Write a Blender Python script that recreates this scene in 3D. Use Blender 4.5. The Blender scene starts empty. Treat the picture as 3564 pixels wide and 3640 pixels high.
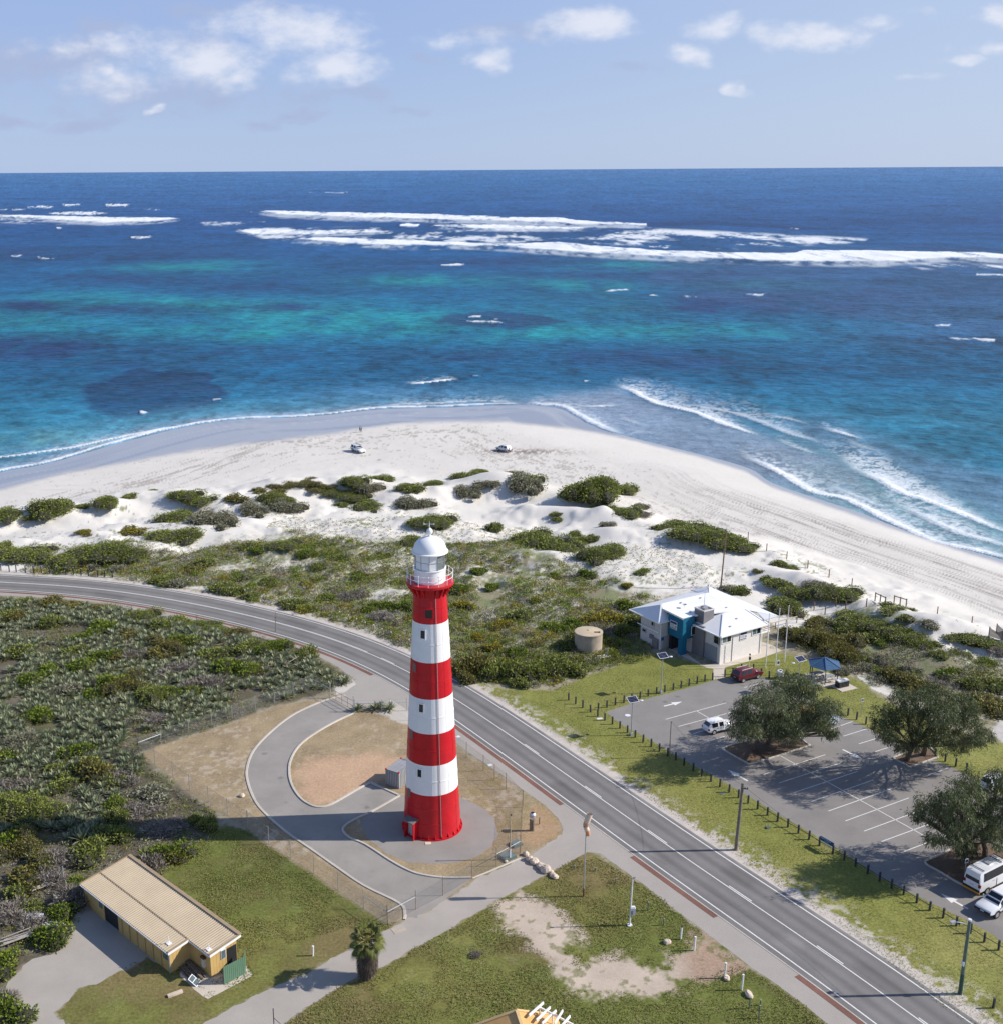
import bpy, math, random
import numpy as np
from math import sin, cos, tan, atan, atan2, pi, radians, sqrt, exp, degrees
random.seed(7); RNG = np.random.default_rng(11)
S = bpy.context.scene; COL = S.collection
# ------------------------------------------------------------------ camera
F, PX, PY, HC, SEA = 4200., 1560., 1820., 67.8, -4.0
TH, RHO = atan((1820 - 603.5) / F), .0065
_c, _s = cos(TH), sin(TH)
_R0 = np.array([1., 0, 0]); _U0 = np.array([0, _s, _c]); FW = np.array([0, _c, -_s])
RT = cos(RHO) * _R0 - sin(RHO) * _U0; UP = sin(RHO) * _R0 + cos(RHO) * _U0
from mathutils import Matrix, Vector
cd = bpy.data.cameras.new('camera'); cam = bpy.data.objects.new('camera', cd); COL.objects.link(cam)
cd.sensor_fit = 'HORIZONTAL'; cd.sensor_width = 36; cd.lens = F / 3564 * 36; cd.shift_x = (1782 - PX) / 3564
cd.clip_start = 1; cd.clip_end = 900000
cam.matrix_world = Matrix([[RT[i], UP[i], -FW[i], (0, 0, HC)[i]] for i in range(3)] + [[0, 0, 0, 1]])
S.camera = cam
# ------------------------------------------------------------------ light
S.view_settings.view_transform = 'Standard'; S.view_settings.look = 'None'; S.view_settings.gamma = 1
S.view_settings.exposure = 0.42
SUN_EL = radians(34.5); SUN_DIR = Vector((cos(SUN_EL), .02, sin(SUN_EL))).normalized()
sl = bpy.data.lights.new('sun', 'SUN'); sl.energy = 4.3; sl.angle = radians(.53); sl.color = (1, .94, .86)
so = bpy.data.objects.new('sun', sl); COL.objects.link(so)
so.rotation_euler = (-SUN_DIR).to_track_quat('-Z', 'Y').to_euler(); so.location = (60, 0, 120)
S.cycles.max_bounces = 8; S.cycles.diffuse_bounces = 3; S.cycles.glossy_bounces = 3; S.cycles.transparent_max_bounces = 12

def ray(u, v):
    return ((u - PX) / F) * RT - ((v - PY) / F) * UP + FW
def G(u, v, z=0.):
    """the ground point (at height z) a traced map point stands for"""
    d = ray(u, v); t = (z - HC) / d[2]
    return np.array([d[0] * t, d[1] * t, z])
def at(u, v, Y):
    d = ray(u, v); t = Y / d[1]
    return np.array([d[0] * t, Y, HC + d[2] * t])
def PRJ(x, y, z):
    qx, qy, qz = x, y, z - HC
    w = qx * FW[0] + qy * FW[1] + qz * FW[2]
    return PX + F * (qx * RT[0] + qy * RT[1] + qz * RT[2]) / w, PY - F * (qx * UP[0] + qy * UP[1] + qz * UP[2]) / w
def height_at(g, vt):
    lo, hi = -6., 45.
    for _ in range(40):
        m = (lo + hi) / 2
        if PRJ(g[0], g[1], m)[1] > vt: lo = m
        else: hi = m
    return lo

# ------------------------------------------------------------------ sky
W = bpy.data.worlds.new('World'); S.world = W; W.use_nodes = True
wt = W.node_tree; wt.nodes.clear(); WN = wt.nodes.new; WL = wt.links.new
def wmath(op, a, b=None, c=None, clamp=False):
    n = WN('ShaderNodeMath'); n.operation = op; n.use_clamp = clamp
    for i, q in enumerate((a, b, c)):
        if q is None: continue
        if isinstance(q, (int, float)): n.inputs[i].default_value = q
        else: WL(q, n.inputs[i])
    return n.outputs[0]
def wvec(op, a, b):
    n = WN('ShaderNodeVectorMath'); n.operation = op; WL(a, n.inputs[0])
    if isinstance(b, tuple): n.inputs[1].default_value = b
    elif b is not None: WL(b, n.inputs[1])
    return n.outputs['Value'] if op == 'LENGTH' else n.outputs[0]
sky = WN('ShaderNodeTexSky'); sky.sky_type = 'NISHITA'; sky.sun_disc = False
sky.sun_elevation = SUN_EL; sky.sun_rotation = radians(90) - atan2(.02, cos(SUN_EL)); sky.altitude = 70
sky.air_density = 1.0; sky.dust_density = .35; sky.ozone_density = 2.2
tc = WN('ShaderNodeTexCoord'); sx = WN('ShaderNodeSeparateXYZ'); WL(tc.outputs['Generated'], sx.inputs[0])
yy = wmath('MAXIMUM', sx.outputs[1], .02)
cx = WN('ShaderNodeCombineXYZ'); WL(wmath('DIVIDE', sx.outputs[0], yy), cx.inputs[0]); WL(wmath('DIVIDE', sx.outputs[2], yy), cx.inputs[1])
base = cx.outputs[0]
def wnoise(scale, detail, rough, stretch):
    n = WN('ShaderNodeTexNoise'); n.inputs['Scale'].default_value = scale; n.inputs['Detail'].default_value = detail; n.inputs['Roughness'].default_value = rough
    WL(wvec('MULTIPLY', base, stretch), n.inputs['Vector']); return n.outputs
nw = wnoise(9, 4, .6, (1, 1.5, 1))
wa = WN('ShaderNodeVectorMath'); wa.operation = 'MULTIPLY_ADD'; WL(nw[1], wa.inputs[0]); wa.inputs[1].default_value = (.11, .045, 0); WL(base, wa.inputs[2])
warp = wvec('SUBTRACT', wa.outputs[0], (.055, .022, 0))
def blobs(lst):
    acc = None
    for (u, v, ru, rv, s) in lst:
        d = ray(u, v); c = (d[0] / d[1], d[2] / d[1], 0)
        p = wvec('MULTIPLY', wvec('SUBTRACT', warp, c), (F / ru, F / rv, 0))
        q = wmath('MULTIPLY_ADD', wvec('LENGTH', p, None), -s, s * 1.25, True)
        acc = q if acc is None else wmath('MAXIMUM', acc, q)
    return acc
k = 1 / 1.0578
white = [(1080, 125, 330, 100, 1.0), (1250, 265, 180, 75, 1.0), (760, 230, 300, 90, .7), (420, 300, 240, 80, .65), (1000, 120, 190, 60, .8), (905, 290, 115, 52, .8), (640, 190, 220, 80, .55), (430, 200, 120, 52, .75),
         (345, 275, 80, 34, .9), (400, 350, 130, 36, .55), (200, 190, 160, 50, .5), (1845, 225, 105, 62, .9), (1745, 140, 190, 55, .55), (575, 405, 40, 26, .7),
         (2064, 95, 200, 70, .85), (2504, 195, 105, 44, .9), (2624, 95, 140, 50, .85), (2960, 150, 200, 66, .95), (3210, 80, 190, 38, .6),
         (3640, 60, 110, 66, 1.), (2659, 322, 46, 34, .8), (3404, 300, 110, 24, .65), (3594, 190, 90, 28, .7), (3524, 240, 66, 26, .7)]
white = [(u * k if u < 1950 else 1764 + (u - 1764) * k, v * k, a * k, b * k, s) for u, v, a, b, s in white]
grey = [(150, 215, 420, 90, .9), (560, 330, 520, 80, .85), (420, 105, 130, 40, .7), (700, 40, 200, 50, .6), (950, 30, 140, 40, .6), (300, 415, 260, 30, .8), (920, 435, 110, 26, .8),
        (1080, 400, 150, 24, .7), (1200, 345, 260, 40, .6), (1430, 385, 90, 18, .7), (1500, 225, 140, 30, .5), (30, 405, 110, 26, .8), (1800, 95, 260, 60, .5), (2250, 250, 160, 24, .4), (700, 150, 350, 80, .5)]
dens = wnoise(24, 8, .58, (1, 1.7, 1))[0]
def soft(b, lo, hi):
    m = WN('ShaderNodeMapRange'); m.interpolation_type = 'SMOOTHSTEP'
    g_ = wmath('MULTIPLY', b, 3., None, True); WL(wmath('ADD', b, wmath('MULTIPLY', wmath('MULTIPLY_ADD', dens, 2.4, -1.15), g_)), m.inputs[0]); m.inputs[1].default_value = lo; m.inputs[2].default_value = hi
    return m.outputs[0]
def wmix(f, a, b):
    m = WN('ShaderNodeMix'); m.data_type = 'RGBA'
    if isinstance(f, (int, float)): m.inputs[0].default_value = f
    else: WL(f, m.inputs[0])
    for i, q in ((6, a), (7, b)):
        if isinstance(q, tuple): m.inputs[i].default_value = q
        else: WL(q, m.inputs[i])
    return m.outputs[2]
tint = WN('ShaderNodeMix'); tint.data_type = 'RGBA'; tint.blend_type = 'MULTIPLY'; tint.inputs[0].default_value = 1
WL(sky.outputs[0], tint.inputs[6]); tint.inputs[7].default_value = (1.0, .98, 1.06, 1)
SKY_GREY, SKY_WHITE = (2.8, 3.3, 4.75, 1), (5.3, 5.55, 6.3, 1)
def wramp(v, a, b):
    m = WN('ShaderNodeMapRange'); m.interpolation_type = 'SMOOTHSTEP'; WL(v, m.inputs[0]); m.inputs[1].default_value = a; m.inputs[2].default_value = b; return m.outputs[0]
low = wmix(wramp(sx.outputs[2], .0, .13), (2.8, 3.68, 5.35, 1), (2.28, 3.15, 5.25, 1))
low = wmix(wmath('MULTIPLY', wramp(sx.outputs[0], -.15, .5), .8), low, (3.45, 4.15, 5.5, 1))
clear_sky = wmix(wmath('MULTIPLY_ADD', wramp(sx.outputs[2], .2, .6), -.9, .9), tint.outputs[2], low)
c1 = wmix(wmath('MULTIPLY', soft(blobs(grey), .1, 1.2), .85), clear_sky, SKY_GREY)
c2 = wmix(wmath('MULTIPLY', soft(blobs(white), .1, 1.22), .92), c1, SKY_WHITE)
bg = WN('ShaderNodeBackground'); bg.inputs[1].default_value = .11; WL(c2, bg.inputs[0])
wo = WN('ShaderNodeOutputWorld'); WL(bg.outputs[0], wo.inputs[0])

# ------------------------------------------------------------------ helpers
def srgb(r, g, b, k=1.):
    f = lambda c: (c / 255 / 12.92 if c / 255 <= .04045 else ((c / 255 + .055) / 1.055) ** 2.4) * k
    return (f(r), f(g), f(b))
class Mat:
    """a node material with small builders"""
    def __init__(s, name):
        s.m = bpy.data.materials.new(name); s.m.use_nodes = True; s.t = s.m.node_tree; s.p = s.t.nodes['Principled BSDF']; s.o = s.t.nodes['Material Output']
    def n(s, t, **kw):
        q = s.t.nodes.new('ShaderNode' + t)
        for a, b in kw.items(): setattr(q, a, b)
        return q
    def l(s, a, b): s.t.links.new(a, b)
    def noise(s, scale, detail=4, rough=.55, coord='Object', stretch=None, vec=None):
        if vec is None: vec = s.n('TexCoord').outputs[coord]
        if stretch:
            mp = s.n('Mapping'); mp.inputs['Scale'].default_value = stretch; s.l(vec, mp.inputs[0]); vec = mp.outputs[0]
        q = s.n('TexNoise'); q.inputs['Scale'].default_value = scale; q.inputs['Detail'].default_value = detail; q.inputs['Roughness'].default_value = rough
        s.l(vec, q.inputs['Vector']); return q.outputs[0]
    def ramp(s, fac, stops, interp='LINEAR'):
        r = s.n('ValToRGB'); r.color_ramp.interpolation = interp; e = r.color_ramp.elements
        while len(e) < len(stops): e.new(.5)
        for i, (p, c) in enumerate(stops): e[i].position = p; e[i].color = (*c[:3], 1)
        s.l(fac, r.inputs[0]); return r.outputs[0]
    def mix(s, f, a, b, mode='MIX'):
        q = s.n('Mix', data_type='RGBA', blend_type=mode)
        for i, v in ((0, f), (6, a), (7, b)):
            if isinstance(v, (int, float)): q.inputs[i].default_value = v
            elif isinstance(v, tuple): q.inputs[i].default_value = (*v[:3], 1)
            else: s.l(v, q.inputs[i])
        return q.outputs[2]
    def math(s, op, a, b=0., c=0., clamp=False):
        q = s.n('Math', operation=op, use_clamp=clamp)
        for i, v in enumerate((a, b, c)):
            if isinstance(v, (int, float)): q.inputs[i].default_value = v
            else: s.l(v, q.inputs[i])
        return q.outputs[0]
    def bump(s, h, strength, dist=.02):
        b = s.n('Bump'); b.inputs['Strength'].default_value = strength; b.inputs['Distance'].default_value = dist
        s.l(h, b.inputs['Height']); s.l(b.outputs[0], s.p.inputs['Normal'])
    def set(s, col=None, rough=None, metal=None, spec=None):
        if col is not None:
            if isinstance(col, tuple): s.p.inputs['Base Color'].default_value = (*col[:3], 1)
            else: s.l(col, s.p.inputs['Base Color'])
        if rough is not None: s.p.inputs['Roughness'].default_value = rough
        if metal is not None: s.p.inputs['Metallic'].default_value = metal
        if spec is not None: s.p.inputs['Specular IOR Level'].default_value = spec
        return s
def mat(name, col, rough=.6, var=.12, scale=3., metal=0., spec=.4, bump=0., coord='Object', dirt=0.):
    M = Mat(name); f = M.noise(scale, 5, .6, coord)
    lo = tuple(c * (1 - var) for c in col); hi = tuple(min(1, c * (1 + var)) for c in col)
    c = M.ramp(f, [(.3, lo), (.7, hi)])
    if dirt: c = M.mix(M.math('MULTIPLY', M.ramp(M.noise(scale * .6, 6, .7, coord, (1, 1, .25)), [(.5, (0, 0, 0)), (.75, (1, 1, 1))]), dirt), c, (.16, .13, .1))
    M.set(c, rough, metal, spec)
    if bump: M.bump(M.noise(scale * 8, 4, .6, coord), bump)
    return M.m
def leafmat(name, cols, rough=.6, var=.5):
    """foliage: every leaf island takes its own shade between the given colours"""
    M = Mat(name); g = M.n('NewGeometry'); oi = M.n('ObjectInfo')
    f = M.math('ADD', M.math('MULTIPLY', g.outputs['Random Per Island'], .8), M.math('MULTIPLY', oi.outputs['Random'], .2))
    n = len(cols); c = M.ramp(f, [(i / max(1, n - 1), q) for i, q in enumerate(cols)])
    M.set(c, rough, 0, .25)
    d = M.n('BsdfTranslucent'); M.l(c, d.inputs[0]); a = M.n('MixShader'); a.inputs[0].default_value = .22
    M.l(M.p.outputs[0], a.inputs[1]); M.l(d.outputs[0], a.inputs[2]); M.l(a.outputs[0], M.o.inputs[0])
    return M.m

def mesh_np(name, V, Q, mats, mi=None, smooth=False):
    """mesh from numpy arrays: V (n,3), Q (m,k) all faces with k corners, or a list of such arrays"""
    Qs = Q if isinstance(Q, list) and np.ndim(Q[0]) == 2 else [Q]
    Qs = [np.asarray(q, np.int32) for q in Qs if len(q)]
    me = bpy.data.meshes.new(name); V = np.asarray(V, np.float32)
    me.vertices.add(len(V)); me.vertices.foreach_set('co', V.ravel())
    lt = np.concatenate([np.full(len(q), q.shape[1], np.int32) for q in Qs]); lv = np.concatenate([q.ravel() for q in Qs])
    me.loops.add(len(lv)); me.loops.foreach_set('vertex_index', lv)
    me.polygons.add(len(lt)); me.polygons.foreach_set('loop_start', np.concatenate([[0], np.cumsum(lt)[:-1]]).astype(np.int32))
    me.polygons.foreach_set('loop_total', lt)
    for m in (mats if isinstance(mats, (list, tuple)) else [mats]): me.materials.append(m)
    if mi is not None: me.polygons.foreach_set('material_index', np.asarray(mi, np.int32))
    me.polygons.foreach_set('use_smooth', np.full(len(lt), bool(smooth)))
    me.update(calc_edges=True); return me
def link(name, me, parent=None, loc=None):
    o = bpy.data.objects.new(name, me); COL.objects.link(o)
    if parent is not None: o.parent = parent
    if loc is not None: o.location = loc
    return o
def tag(o, label=None, cat=None, group=None, kind=None):
    if label: o['label'] = label
    if cat: o['category'] = cat
    if group: o['group'] = group
    if kind: o['kind'] = kind
    return o
def thing(name, label, cat, loc=(0, 0, 0), rz=0., group=None):
    o = bpy.data.objects.new(name, None); COL.objects.link(o); o.empty_display_size = .3
    o.location = loc; o.rotation_euler = (0, 0, rz); return tag(o, label, cat, group)
def dup(root, loc, rz=0., label=None, group=None, scale=None):
    r = root.copy(); COL.objects.link(r); r.location = loc; r.rotation_euler = (0, 0, rz)
    if scale is not None: r.scale = scale
    if label: r['label'] = label
    if group: r['group'] = group
    for ch in list(root.children):
        c = ch.copy(); COL.objects.link(c); c.parent = r
        for g in list(ch.children):
            d = g.copy(); COL.objects.link(d); d.parent = c
    return r
class MB:
    def __init__(s): s.v = []; s.f = []; s.m = []; s.k = 0
    def add(s, vs, fs):
        o = len(s.v); s.v += [tuple(map(float, q)) for q in vs]; s.f += [tuple(o + i for i in f) for f in fs]; s.m += [s.k] * len(fs); return s
    def mat(s, k): s.k = k; return s
    def box(s, c, d, rz=0., R=None):
        R = R or Matrix.Rotation(rz, 3, 'Z'); h = [q / 2 for q in d]; c = Vector(c)
        vs = [c + R @ Vector((h[0] * a, h[1] * b, h[2] * e)) for e in (-1, 1) for b in (-1, 1) for a in (-1, 1)]
        return s.add(vs, [(0, 2, 3, 1), (4, 5, 7, 6), (0, 1, 5, 4), (2, 6, 7, 3), (0, 4, 6, 2), (1, 3, 7, 5)])
    def bar(s, a, b, w, h):
        """square bar from a to b"""
        a, b = Vector(a), Vector(b); d = (b - a); L = d.length; q = d.to_track_quat('X', 'Z').to_matrix()
        return s.box((a + b) / 2, (L, w, h), R=q)
    def tube(s, pts, r, n=8, cap=True):
        pts = [Vector(p) for p in pts]; r = r if isinstance(r, (list, tuple)) else [r] * len(pts); rings = []; vs = []; fs = []
        for i, p in enumerate(pts):
            d = (pts[min(i + 1, len(pts) - 1)] - pts[max(i - 1, 0)]).normalized(); q = d.to_track_quat('Z', 'Y').to_matrix()
            vs += [p + q @ Vector((r[i] * cos(2 * pi * j / n), r[i] * sin(2 * pi * j / n), 0)) for j in range(n)]
        for i in range(len(pts) - 1):
            fs += [(i * n + j, i * n + (j + 1) % n, (i + 1) * n + (j + 1) % n, (i + 1) * n + j) for j in range(n)]
        if cap: fs += [tuple(range(n - 1, -1, -1)), tuple((len(pts) - 1) * n + j for j in range(n))]
        return s.add(vs, fs)
    def lathe(s, prof, n=24, c=(0, 0, 0), a0=0., a1=2 * pi, closed=True):
        vs = []; fs = []; m = n if closed else n + 1
        for (r, z) in prof: vs += [(c[0] + r * cos(a0 + (a1 - a0) * j / n), c[1] + r * sin(a0 + (a1 - a0) * j / n), c[2] + z) for j in range(m)]
        for i in range(len(prof) - 1):
            for j in range(n): fs.append((i * m + j, i * m + (j + 1) % m, (i + 1) * m + (j + 1) % m, (i + 1) * m + j))
        return s.add(vs, fs)
    def prism(s, poly, z0, z1):
        """vertical prism over an xy polygon (counter-clockwise)"""
        n = len(poly); vs = [(p[0], p[1], z0) for p in poly] + [(p[0], p[1], z1) for p in poly]
        return s.add(vs, [tuple(range(n - 1, -1, -1)), tuple(range(n, 2 * n))] + [(i, (i + 1) % n, n + (i + 1) % n, n + i) for i in range(n)])
    def build(s, name, mats, parent=None, loc=None, smooth=False, angle=None):
        me = bpy.data.meshes.new(name); me.from_pydata(s.v, [], s.f)
        for m in (mats if isinstance(mats, (list, tuple)) else [mats]): me.materials.append(m)
        me.polygons.foreach_set('material_index', s.m)
        if smooth:
            me.polygons.foreach_set('use_smooth', [True] * len(s.f))
            try: me.set_sharp_from_angle(angle=radians(angle or 40))
            except Exception: pass
        me.update(); return link(name, me, parent, loc)
ORD = ['zeroth', 'first', 'second', 'third', 'fourth', 'fifth', 'sixth', 'seventh', 'eighth', 'ninth', 'tenth', 'eleventh', 'twelfth', 'thirteenth', 'fourteenth', 'fifteenth', 'sixteenth', 'seventeenth', 'eighteenth', 'nineteenth', 'twentieth']
ORD += ['twenty-' + ORD[i] for i in range(1, 10)] + ['thirtieth'] + ['thirty-' + ORD[i] for i in range(1, 10)]

# numpy noise
def vnoise(x, y, seed=0):
    xi = np.floor(x).astype(np.int64); yi = np.floor(y).astype(np.int64); fx = x - xi; fy = y - yi
    fx = fx * fx * (3 - 2 * fx); fy = fy * fy * (3 - 2 * fy)
    def h(a, b):
        q = (a * 374761393 + b * 668265263 + seed * 144269504) & 0x7fffffff; q = ((q ^ (q >> 13)) * 1274126177) & 0x7fffffff
        return ((q ^ (q >> 16)) & 0xffff) / 65535.
    return (h(xi, yi) * (1 - fx) + h(xi + 1, yi) * fx) * (1 - fy) + (h(xi, yi + 1) * (1 - fx) + h(xi + 1, yi + 1) * fx) * fy
def fbm(x, y, o=4, seed=0, gain=.5):
    t = 0; a = 1; n = 0
    for i in range(o): t = t + a * vnoise(x, y, seed + i * 17); n += a; x = x * 2.03 + 7.1; y = y * 2.03 + 3.7; a *= gain
    return t / n
def sst(x, a, b):
    t = np.clip((x - a) / (b - a), 0, 1); return t * t * (3 - 2 * t)
def sdist(X, Y, poly, closed=True):
    """distance to a polyline / signed distance to polygon (positive inside)"""
    P = np.asarray(poly, float)[:, :2]; n = len(P); d = np.full(X.shape, 1e9); ins = np.zeros(X.shape, bool)
    for i in range(n if closed else n - 1):
        a, b = P[i], P[(i + 1) % n]; e = b - a; L = max(e @ e, 1e-9)
        t = np.clip(((X - a[0]) * e[0] + (Y - a[1]) * e[1]) / L, 0, 1)
        d = np.minimum(d, (X - a[0] - t * e[0]) ** 2 + (Y - a[1] - t * e[1]) ** 2)
        if closed and abs(e[1]) > 1e-9:
            c = ((a[1] > Y) != (b[1] > Y)) & (X < e[0] * (Y - a[1]) / e[1] + a[0]); ins ^= c
    d = np.sqrt(d)
    return np.where(ins, d, -d) if closed else d
def spline(pts, n=8):
    """Catmull-Rom through points"""
    P = [np.asarray(p, float) for p in pts]; out = []
    for i in range(len(P) - 1):
        a, b, c, d = P[max(i - 1, 0)], P[i], P[i + 1], P[min(i + 2, len(P) - 1)]
        for j in range(n):
            t = j / n; out.append(.5 * (2 * b + (c - a) * t + (2 * a - 5 * b + 4 * c - d) * t * t + (3 * b - a - 3 * c + d) * t ** 3))
    return out + [P[-1]]
# ------------------------------------------------------------------ terrain
WATER = [(-900, 1850), (-400, 1765), (0, 1678), (150, 1650), (300, 1610), (480, 1560), (700, 1510), (880, 1490), (1100, 1479), (1352, 1454), (1629, 1446), (1844, 1438), (2007, 1457), (2108, 1508), (2222, 1549), (2487, 1615), (2660, 1665), (2740, 1715), (2880, 1765), (3060, 1823), (3275, 1897), (3564, 1988), (3900, 2095), (4600, 2330), (6500, 3000)]
FLAT = [(-1500, 2010), (0, 2025), (350, 2040), (700, 2095), (1000, 2150), (1250, 2225), (1500, 2330), (1650, 2400), (2020, 2280), (2250, 2215), (2440, 2130), (2600, 2130), (2860, 2290), (3000, 2370), (3100, 2450), (3300, 2540), (3564, 2560), (5000, 2700), (9000, 3000)]
WW = np.array([G(u, v, SEA)[:2] for u, v in WATER]); WW = np.array(spline(WW, 4))
FLW = np.array([G(u, v)[:2] for u, v in FLAT] + [[400, -400], [-900, -400]])
# dune mounds: map point, half length, half width (m), height (m), turn
MOUNDS = [(560, 1775, 20, 10, 2.6, .15), (185, 1835, 9, 7, 2.2, 0), (390, 1815, 7, 5, 1.5, 0), (690, 1800, 9, 6, 1.6, 0), (1060, 1745, 15, 8, 3.0, 0), (1290, 1735, 11, 7, 2.8, 0), (1440, 1765, 8, 5, 1.8, 0),
          (1560, 1745, 8, 5, 1.7, 0), (1720, 1715, 12, 7, 3.0, 0), (1830, 1725, 10, 7, 2.4, 0), (2105, 1770, 13, 9, 3.2, -.2), (1960, 1815, 13, 5, 2.2, -.35), (2180, 1850, 11, 5, 1.9, -.5), (2260, 1820, 6, 4, 1.6, 0),
          (2500, 1930, 15, 7, 2.2, -.6), (2160, 1900, 10, 6, 1.2, -.4), (880, 1800, 10, 6, 1.5, 0), (1500, 1870, 12, 6, 1.2, 0), (700, 1900, 14, 7, 1.2, 0), (2020, 2000, 14, 7, 1.5, -.4), (2930, 2110, 9, 5, 1.6, -.8),
          (3150, 2210, 12, 6, 1.8, -.9), (3330, 2270, 9, 5, 1.6, -.8), (3480, 2290, 9, 5, 1.5, -.8), (2760, 2060, 6, 4, 1.3, -.7), (3300, 2360, 8, 5, 1., -.6), (80, 1960, 12, 6, .9, 0), (430, 1980, 13, 6, 1.0, 0), (60, 1850, 7, 5, 1.4, 0)]
MW = [(G(u, v, -.5)[:2], a, b, h, r) for u, v, a, b, h, r in MOUNDS]
def shore(X, Y):
    side = np.interp(X, WW[:, 0], WW[:, 1]) - Y
    return np.where(side > 0, 1., -1.) * sdist(X, Y, WW, False)
def terrain(X, Y, full=False):
    X = np.asarray(X, float); Y = np.asarray(Y, float)
    s = shore(X, Y); d = np.maximum(-sdist(X, Y, FLW), 0); t = np.clip(s, 0, None) / np.maximum(np.clip(s, 0, None) + d, 1e-6)
    z = np.interp(t, [0, .12, .3, .45, .53, .62, .75, 1], [-4, -3.3, -2.75, -2.3, -1.5, -.7, -.2, 0])
    z = np.where(s < 0, -4 + np.maximum(s * .035, -3), z)
    band = sst(t, .40, .55) * sst(d, 1.5, 14)
    h = (fbm(X * .055, Y * .055, 4, 5) - .5) * 3.0 * band + np.maximum(0, fbm(X * .16, Y * .16, 3, 9) - .48) * 2.2 * band
    for c, a, b, hh, r in MW:
        dx, dy = X - c[0], Y - c[1]; q = ((dx * cos(r) + dy * sin(r)) / a) ** 2 + ((-dx * sin(r) + dy * cos(r)) / b) ** 2
        h = h + hh * np.exp(-1.5 * q) * sst(d, .5, 7)
    z = z + h + (fbm(X * .25, Y * .25, 3, 3) - .5) * .14 * sst(t, .05, .3) * sst(d, 0, 6)
    return (z, s, d, t) if full else z
def Gt(u, v):
    z = -1.
    for _ in range(14):
        p = G(u, v, z); z = z * .4 + .6 * float(terrain(p[0], p[1]))
    p = G(u, v, z); p[2] = float(terrain(p[0], p[1])); return p

us = np.concatenate([[-5000, -3200, -2100, -1400, -900, -600, -400, -280, -200], np.arange(-140, 3712, 4.), [3760, 3840, 3980, 4200, 4600, 5200, 6200, 8000]])
vs_ = np.concatenate([[1250, 1320, 1360], np.arange(1392, 3704, 4.), [3740, 3800, 3900, 4100, 4500, 5200, 6500, 9000, 16000]])
U_, V_ = np.meshgrid(us, vs_)
dz = (-(V_ - PY) / F) * UP[2] + ((U_ - PX) / F) * RT[2] + FW[2]; tt = (-1 - HC) / dz
TX = tt * ((U_ - PX) / F * RT[0] - (V_ - PY) / F * UP[0] + FW[0]); TY = tt * ((U_ - PX) / F * RT[1] - (V_ - PY) / F * UP[1] + FW[1])
TZ, TS, TD, TT = terrain(TX, TY, True)
PU, PV = PRJ(TX, TY, TZ)
ny, nx = TX.shape
C = np.zeros((ny, nx, 3)); WET = np.zeros((ny, nx))
n1 = fbm(TX * .12, TY * .12, 5, 21); n2 = fbm(TX * .5, TY * .5, 4, 22); n3 = fbm(TX * 1.7, TY * 1.7, 3, 23); n4 = fbm(TX * .03, TY * .03, 4, 24)
def put(m, col):
    m = np.clip(m, 0, 1)[..., None]; C[:] = C * (1 - m) + np.asarray(col) * m
def pw(poly, z=0.): return [G(u, v, z)[:2] for u, v in poly]
def region(poly, soft=1., rough=0., z=0., freq=.5):
    """soft mask inside a traced polygon, its edge broken by noise"""
    P = np.array(pw(poly, z)); lo = P.min(0) - 12; hi = P.max(0) + 12; out = np.zeros((ny, nx))
    w = (TX > lo[0]) & (TX < hi[0]) & (TY > lo[1]) & (TY < hi[1])
    if w.any():
        x, y = TX[w], TY[w]; sd = sdist(x, y, P) + rough * 2 * (fbm(x * freq, y * freq, 4, 31) - .5) + rough * .8 * (fbm(x * 3, y * 3, 2, 32) - .5)
        out[w] = sst(sd, -soft, soft)
    return out
SAND = np.array(srgb(228, 223, 214, .86)); 
put(np.ones((ny, nx)), SAND)
C *= (1 + .10 * (n1 - .5) + .06 * (n3 - .5))[..., None]
# beach: shell-grey lower beach, wrack, wheel tracks
C *= (1 - .08 * sst(TT, .12, .2)[..., None] * (1 - sst(TT, .38, .5))[..., None])
beach = sst(TT, .10, .2) * (1 - sst(TT, .40, .48)) * (TS > 0)
al = TX * .9 - TY * .25
wr = fbm(al * .35, TS * 1.1, 4, 41) * .55 + fbm(al * 1.3, TS * 2.2, 3, 42) * .45
lines = np.exp(-((TS - 38 - 6 * fbm(al * .02, al * 0, 2, 43)) / 9) ** 2) * .8 + np.exp(-((TS - 52) / 12) ** 2) * .35
put(beach * sst(wr + .14 * lines, .665, .74) * .55, (.24, .2, .18))
sea_weed = np.exp(-((PU - 1850) / 190) ** 2 - ((PV - 1606) / 11) ** 2)
put(sea_weed * sst(n3 + .1 * n2, .47, .56) * .8, (.13, .085, .07))
trk = fbm(TX * .013 + 3, TY * .017, 3, 44); fr = np.abs((trk * 15) % 1 - .5); fr2 = np.abs((fbm(TX * .02, TY * .03, 2, 45) * 22) % 1 - .5)
tracks = (np.exp(-(fr / .035) ** 2) * sst(n1, .35, .55) + np.exp(-(fr2 / .04) ** 2) * sst(n1, .6, .4) * .8) * beach
put(tracks * .16, (.25, .22, .2))
stri = fbm(al * .05, TS * 1.3, 4, 46); rightb = sst(PU, 2200, 2700) * beach
put(rightb * sst(stri, .5, .66) * .42, (.25, .22, .2))
put(rightb * sst(fbm(al * .12, TS * 2.4, 3, 47), .64, .7) * .5, (.14, .12, .11))
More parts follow.
